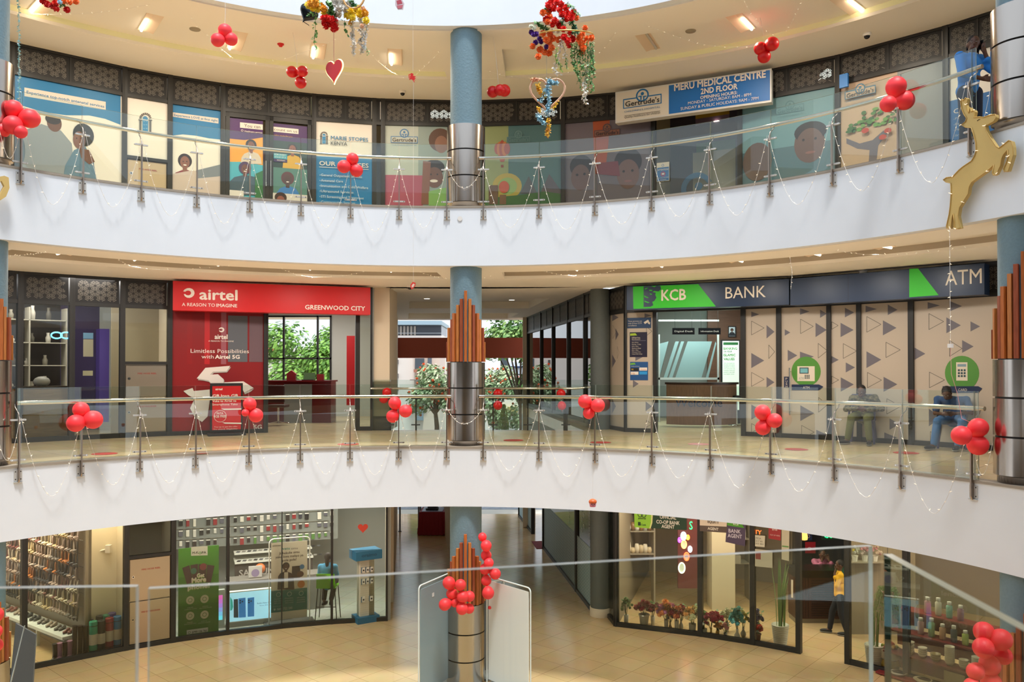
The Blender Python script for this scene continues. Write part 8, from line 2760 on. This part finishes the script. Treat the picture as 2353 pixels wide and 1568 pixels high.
def person(loc, rz, lab, J, top, bottom, shoes='1a1a1c', sleeve=1.0, hair='short', skinm=SKIN, legs=True, topm=None, sc=1.0, head_tilt=(0, 0)):
    """J: joints in metres from the point on the floor under the body, facing -y"""
    t = empty('person', loc, lab, 'person', rz=rz)
    t.scale = (sc,) * 3
    V = {k: Vector(v) for k, v in J.items()}
    hd, nk, ch, pe = V['head'], V['neck'], V['chest'], V['pelvis']
    yaw, pitch = head_tilt
    Rm = Matrix.Rotation(yaw, 3, 'Z') @ Matrix.Rotation(pitch, 3, 'X')
    CH = [([pe, ch, nk, nk.lerp(hd, .6)], [.085, .085, .055, .055])]
    for s_ in 'lr':
        sh, el, wr, ha = V['sh_' + s_], V['el_' + s_], V['wr_' + s_], V['ha_' + s_]
        CH += [([ch.lerp(nk, .5), sh, el, wr, wr.lerp(ha, .3)], [.06, .052, .040, .027, .026])]
        d = (ha - wr).normalized(); side = d.cross(Vector((0, 1, 0))); side = side.normalized() if side.length > .1 else Vector((1, 0, 0))
        cur = d.cross(side).normalized() * (-1 if d.cross(side).y > 0 else 1)
        for k in (-.022, 0, .022): CH.append(([wr.lerp(ha, .2) + side * k * .7, wr.lerp(ha, .8) + side * k], [.018, .016]))
        for f in range(5):
            L_ = (.060, .070, .066, .052, .050)[f]
            base = wr.lerp(ha, .8) + side * (-.032 + .021 * f) if f < 4 else wr.lerp(ha, .3) + side * .028
            e = base + d * L_ * .5 + cur * L_ * .1 + (side * .022 if f == 4 else Vector())
            CH.append(([base, e, e + d * L_ * .4 + cur * L_ * .3], [.0100, .0095, .0085]))
        if legs: CH += [([V['hip_' + s_], V['kn_' + s_], V['an_' + s_], V['to_' + s_]], [.08, .055, .038, .03])]
    def hb(v, s3): return (hd + Rm @ Vector(v), s3)
    B = [hb((0, .01, .012), (.074, .09, .10)), hb((0, -.035, -.055), (.052, .052, .055)), hb((0, -.088, -.014), (.013, .018, .020))] + [hb((k * .075, .008, -.012), (.010, .018, .028)) for k in (-1, 1)] + [(pe, (.125, .085, .10)), (ch, (.135, .085, .13))]
    def face(b):
        b.use(mat('lip_brown', '6a3a30', .5)); b.ball(hd + Rm @ Vector((0, -.082, -.056)), 1, 8, (.023, .008, .008), Rm)
        for k in (-1, 1):
            b.use(cm('cfc6be')); b.ball(hd + Rm @ Vector((k * .029, -.078, .010)), 1, 8, (.011, .006, .004), Rm)
            b.use(BLACK); b.ball(hd + Rm @ Vector((k * .029, -.083, .010)), 1, 6, (.0045, .003, .004), Rm); b.ball(hd + Rm @ Vector((k * .030, -.080, .028)), 1, 6, (.016, .005, .003), Rm)
    blob('body', CH, B, skinm, t, .0075, 2, face)
    C = []; HB = [hb((0, .024, .028), (.082, .088, .094))]
    if hair == 'braids': C = [([hd + Rm @ Vector((.06 * sin(a), .06 * cos(a) + .03, .05)), hd + Rm @ Vector((.078 * sin(a), .08 * cos(a) + .02, -.05)), hd + Rm @ Vector((.07 * sin(a), .09 * cos(a) + .02, -.14))], [.02, .015, .011]) for a in (-1.2, -.7, -.25, .25, .7, 1.2)]
    if hair == 'long': C = [([hd + Vector((0, .05, .04)), hd + Vector((0, .10, -.08)), hd + Vector((0, .10, -.28))], [.06, .05, .02])]
    if hair == 'bun': HB.append(hb((0, .09, .03), (.045, .045, .045)))
    blob('hair', C, HB, HAIRM, t, .012, 1)
    tm = topm or mat('cloth_' + top, top, .8)
    C = [([pe + Vector((0, 0, -.06)), pe.lerp(ch, .5), ch, ch.lerp(nk, .8)], [.135, .13, .13, .075])]
    B = [(pe + Vector((0, 0, -.04)), (.170, .135, .12)), (pe.lerp(ch, .5), (.158, .13, .14)), (ch + Vector((0, 0, .02)), (.175, .13, .15))]
    for s_ in 'lr':
        sh, el, wr = V['sh_' + s_], V['el_' + s_], V['wr_' + s_]
        C.append(([ch.lerp(nk, .55), sh, el, el.lerp(wr, min(.9, (sleeve - .6) * 2.4))], [.085, .074, .060, .050]) if sleeve > .6 else ([ch.lerp(nk, .55), sh, sh.lerp(el, .7)], [.085, .074, .066]))
    blob('shirt', C, B, tm, t)
    if legs:
        C = []
        for s_ in 'lr':
            h_, k_, a_ = V['hip_' + s_], V['kn_' + s_], V['an_' + s_]
            C.append(([pe + Vector((0, 0, -.06)), h_, k_, k_.lerp(a_, .5), k_.lerp(a_, .93)], [.11, .10, .075, .066, .058]))
        blob('trousers', C, [(pe + Vector((0, 0, -.08)), (.16, .128, .10))], mat('cloth_' + bottom, bottom, .85), t)
        for s_ in 'lr':
            an, to = V['an_' + s_], V['to_' + s_]; d = (to - an); d.z = 0
            q_ = Matrix.Rotation(atan2(-d.x, d.y) + pi, 3, 'Z') if d.length else Matrix.Identity(3)
            b = MB().use(mat('shoe_' + shoes, shoes, .5)); c = an.lerp(to, .55); c.z = min(an.z, to.z) - .0
            b.ball(Vector((c.x, c.y, c.z + .005)), 1, 12, (.045, .135, .042), q_); b.use(cm('8c8880')); b.ball(Vector((c.x, c.y, c.z - .024)), 1, 12, (.048, .14, .016), q_)
            b.v = [W @ v for v in b.v] if False else [wmat(t) @ v for v in b.v]; b.build('shoe', None, t)
    return t


def stand(**k):
    J = dict(pelvis=(0, 0, .95), chest=(0, 0, 1.24), neck=(0, 0, 1.43), head=(0, -.015, 1.56), sh_l=(-.17, 0, 1.36), sh_r=(.17, 0, 1.36), el_l=(-.24, .02, 1.09), el_r=(.24, .02, 1.09), wr_l=(-.25, -.06, .86), wr_r=(.25, -.06, .86), ha_l=(-.25, -.09, .77), ha_r=(.25, -.09, .77),
             hip_l=(-.09, 0, .88), hip_r=(.09, 0, .88), kn_l=(-.1, -.01, .49), kn_r=(.1, -.01, .49), an_l=(-.1, .02, .09), an_r=(.1, .02, .09), to_l=(-.1, -.13, .045), to_r=(.1, -.13, .045))
    J.update(k); return J
def sit(h=.46, **k):
    J = dict(pelvis=(0, .05, h + .12), chest=(0, .02, h + .40), neck=(0, -.03, h + .57), head=(0, -.07, h + .70), sh_l=(-.18, 0, h + .51), sh_r=(.18, 0, h + .51), el_l=(-.26, -.06, h + .24), el_r=(.26, -.06, h + .24), wr_l=(-.1, -.26, h + .18), wr_r=(.1, -.26, h + .18), ha_l=(-.03, -.32, h + .17), ha_r=(.03, -.32, h + .19),
             hip_l=(-.1, -.03, h + .10), hip_r=(.1, -.03, h + .10), kn_l=(-.17, -.43, h + .07), kn_r=(.17, -.43, h + .07), an_l=(-.18, -.42, .09), an_r=(.18, -.42, .09), to_l=(-.2, -.56, .045), to_r=(.2, -.56, .045))
    J.update(k); return J
FY = lambda px, y, z: (X(px, y), y, z)
# woman on the phone at the second-floor railing: elbow on the rail, other hand at her ear
person(FY(2233, 11.25, Z2), .30, 'woman in bright blue blouse on the phone leaning at the second-floor railing', stand(pelvis=(0, .04, .95), chest=(-.01, -.02, 1.22), neck=(-.0, -.04, 1.40), head=(-.01, -.07, 1.53), el_r=(.20, -.17, 1.16), wr_r=(.12, -.14, 1.38), ha_r=(.09, -.13, 1.48), el_l=(-.26, -.12, 1.08), wr_l=(-.08, -.26, .98), ha_l=(.02, -.30, .97)), '2f86d8', '1c2438', hair='braids', sleeve=.85, head_tilt=(-.7, .15))
b = MB(); W = Vector(FY(2233, 11.25, Z2)); b.box(W + Matrix.Rotation(.30, 3, 'Z') @ Vector((.085, -.115, 1.51)), (.012, .06, .12), .3); b.build('mobile_phone', BLACK, None, 'dark phone held to the ear of the woman in blue', 'phone')


def plastic_chair(loc, rz, lab, col='6a6880', h=.44, back=True):
    t = empty('plastic_chair', loc, lab, 'chair', rz=rz)
    W = wmat(t)
    def bb(name, f, m=cm(col, .4), bev=.008):
        b = MB().use(m); f(b); b.v = [W @ v for v in b.v]; b.build(name, None, t, bevel=bev)
    bb('seat', lambda b: b.box((0, 0, h), (.44, .42, .035)))
    for x in (-.2, .2):
        for y_ in (-.18, .18): bb('leg', lambda b: b.tube([(x * .9, y_ * .9, h), (x * 1.1, y_ * 1.15, 0)], .022, 6), bev=0)
    if back:
        bb('backrest', lambda b: b.box((0, .2, h + .28), (.42, .03, .40)))
        for x in (-.22, .22): bb('armrest', lambda b: (b.box((x, .02, h + .2), (.04, .38, .025)), b.tube([(x, -.15, h + .2), (x, -.17, h)], .018, 6)), bev=0)
    return t
# seated guard
g1 = on_z(1970, 1019, 0); base = Vector(FY(1984, 15.5, 0)); rz_ = -.5
plastic_chair(base + Vector((0, .05, 0)), rz_, 'dark plastic chair under the guard in camouflage', '4c4a66')
CAM = mat('camouflage_cloth', '6a5f40', .85, noise=.9, nscale=22)
person(base, rz_, 'person in camouflage jacket and olive trousers slouching on a chair', sit(.42, head=(-.03, -.10, .98), neck=(0, -.04, .90), chest=(0, .03, .74), sh_l=(-.19, -.01, .84), sh_r=(.19, -.01, .86), el_l=(-.30, -.08, .64), el_r=(.32, -.06, .66), wr_l=(-.08, -.26, .66), wr_r=(.06, -.27, .64), ha_l=(.02, -.29, .66), ha_r=(-.03, -.30, .66), kn_l=(-.17, -.42, .50), kn_r=(.10, -.44, .50), an_l=(-.24, -.42, .09), an_r=(.14, -.46, .09), to_l=(-.32, -.54, .045), to_r=(.14, -.60, .045)),
       '5c5436', '5a5a30', topm=CAM, hair='short', head_tilt=(-.2, .35))
g2 = on_z(2170, 1032, 0); base = Vector(FY(2190, 14.5, 0)); rz_ = -.5
plastic_chair(base + Vector((0, .05, 0)), rz_, 'dark plastic chair under the man in blue', '3c3a5a')
person(base, rz_, 'man in dark blue polo shirt and jeans bent over his phone on a chair', sit(.44, head=(-.10, -.24, .98), neck=(-.06, -.15, .90), chest=(-.02, -.03, .76), sh_l=(-.24, -.08, .86), sh_r=(.20, -.06, .86), el_l=(-.28, -.16, .62), el_r=(.28, -.14, .64), wr_l=(-.16, -.36, .62), wr_r=(.02, -.38, .63), ha_l=(-.08, -.40, .63), ha_r=(-.06, -.42, .64), kn_l=(-.24, -.48, .50), kn_r=(.14, -.48, .50), an_l=(-.30, -.50, .09), an_r=(.06, -.52, .09), to_l=(-.40, -.62, .045), to_r=(.02, -.66, .045)),
       '2a4a78', '3f6a9a', sleeve=.4, hair='short', head_tilt=(-.15, .75))
b = MB(); b.box(Matrix.Rotation(rz_, 3, 'Z') @ Vector((-.07, -.45, .665)) + base, (.07, .11, .012), .1); b.build('mobile_phone', cm('2a2e34', .2), None, 'phone in the hands of the seated man in blue', 'phone')
# child on a high chair seen from behind
y_ = 18.75; base = Vector(FY(755, y_, Z0))
t = empty('high_chair', base, 'tall chair with bright green shell back and thin dark legs', 'chair')
GR = mat('lime_plastic', '6fbf1c', .4)
b = MB(); b.box(base + Vector((0, .02, .78)), (.42, .4, .03)); b.build('seat', GR, t, bevel=.01)
b = MB(); b.add([base + Vector(v) for v in ((-.215, -.19, .78), (.215, -.19, .78), (.20, -.25, 1.12), (-.20, -.25, 1.12), (-.215, -.215, .78), (.215, -.215, .78), (.20, -.275, 1.12), (-.20, -.275, 1.12))], [(0, 1, 2, 3), (7, 6, 5, 4), (0, 4, 5, 1), (1, 5, 6, 2), (2, 6, 7, 3), (3, 7, 4, 0)]); b.build('backrest', GR, t)
for x in (-.19, .19):
    for q_ in (-.17, .17): b = MB(); b.tube([base + Vector((x, q_, .78)), base + Vector((x * 1.3, q_ * 1.2, 0))], .011, 6); b.build('leg', DARK, t)
b = MB(); b.tube([base + Vector((-.22, -.19, .36)), base + Vector((.22, -.19, .36))], .009, 6); b.build('footrest', DARK, t)
person(base, pi, 'child in light blue top seated on the green high chair, seen from behind', sit(.78, head=(0, -.0, 1.43), neck=(0, .0, 1.31), chest=(0, .03, 1.14), sh_l=(-.16, .02, 1.22), sh_r=(.16, .02, 1.22), el_l=(-.2, -.02, 1.0), el_r=(.2, -.02, 1.0), wr_l=(-.1, -.2, .93), wr_r=(.1, -.2, .93), ha_l=(-.05, -.27, .93), ha_r=(.05, -.27, .93), pelvis=(0, .07, .90), hip_l=(-.08, .0, .86), hip_r=(.08, 0, .86), kn_l=(-.11, -.3, .84), kn_r=(.11, -.3, .84), an_l=(-.07, .0, .46), an_r=(.09, .0, .46), to_l=(-.05, -.08, .38), to_r=(.07, -.08, .38)),
       '3f8cb0', '241c1c', shoes='1c1618', hair='long')
# customer in yellow and woman at the counter
base = Vector(FY(1928, 17.75, Z0))
person(base, -1.9, 'person in yellow and dark green top with phone at ear standing in the doorway', stand(el_r=(.24, -.08, 1.14), wr_r=(.13, -.12, 1.38), ha_r=(.10, -.10, 1.48), an_l=(-.06, -.22, .09), kn_l=(-.09, -.16, .49), to_l=(-.06, -.36, .045), an_r=(.08, .14, .09), kn_r=(.09, .02, .48), to_r=(.08, 0, .045)), 'e0a818', '20222a', hair='short', sleeve=.9, head_tilt=(.2, .1), sc=.96)
b = MB().use(mat('dark_green_cloth', '1f4a30', .8)); b.ball(base + Vector((.07, .05, 1.22)), 1, 14, (.125, .17, .26)); b.build('backpack', None, None, 'dark green bag on the shoulder of the person in yellow', 'bag')
base = Vector(FY(1884, 19.4, Z0))
person(base, .1, 'woman in pink top resting her face on her hands behind the dark counter', stand(pelvis=(0, .05, .80), chest=(0, 0, 1.08), neck=(0, -.05, 1.24), head=(0, -.09, 1.37), sh_l=(-.16, 0, 1.19), sh_r=(.16, 0, 1.19), el_l=(-.2, -.3, 1.10), el_r=(.2, -.3, 1.10), wr_l=(-.07, -.2, 1.26), wr_r=(.09, -.2, 1.27), ha_l=(-.06, -.17, 1.33), ha_r=(.08, -.17, 1.34)), 'b86a88', '2a2a30', hair='bun', sleeve=.85, legs=False)
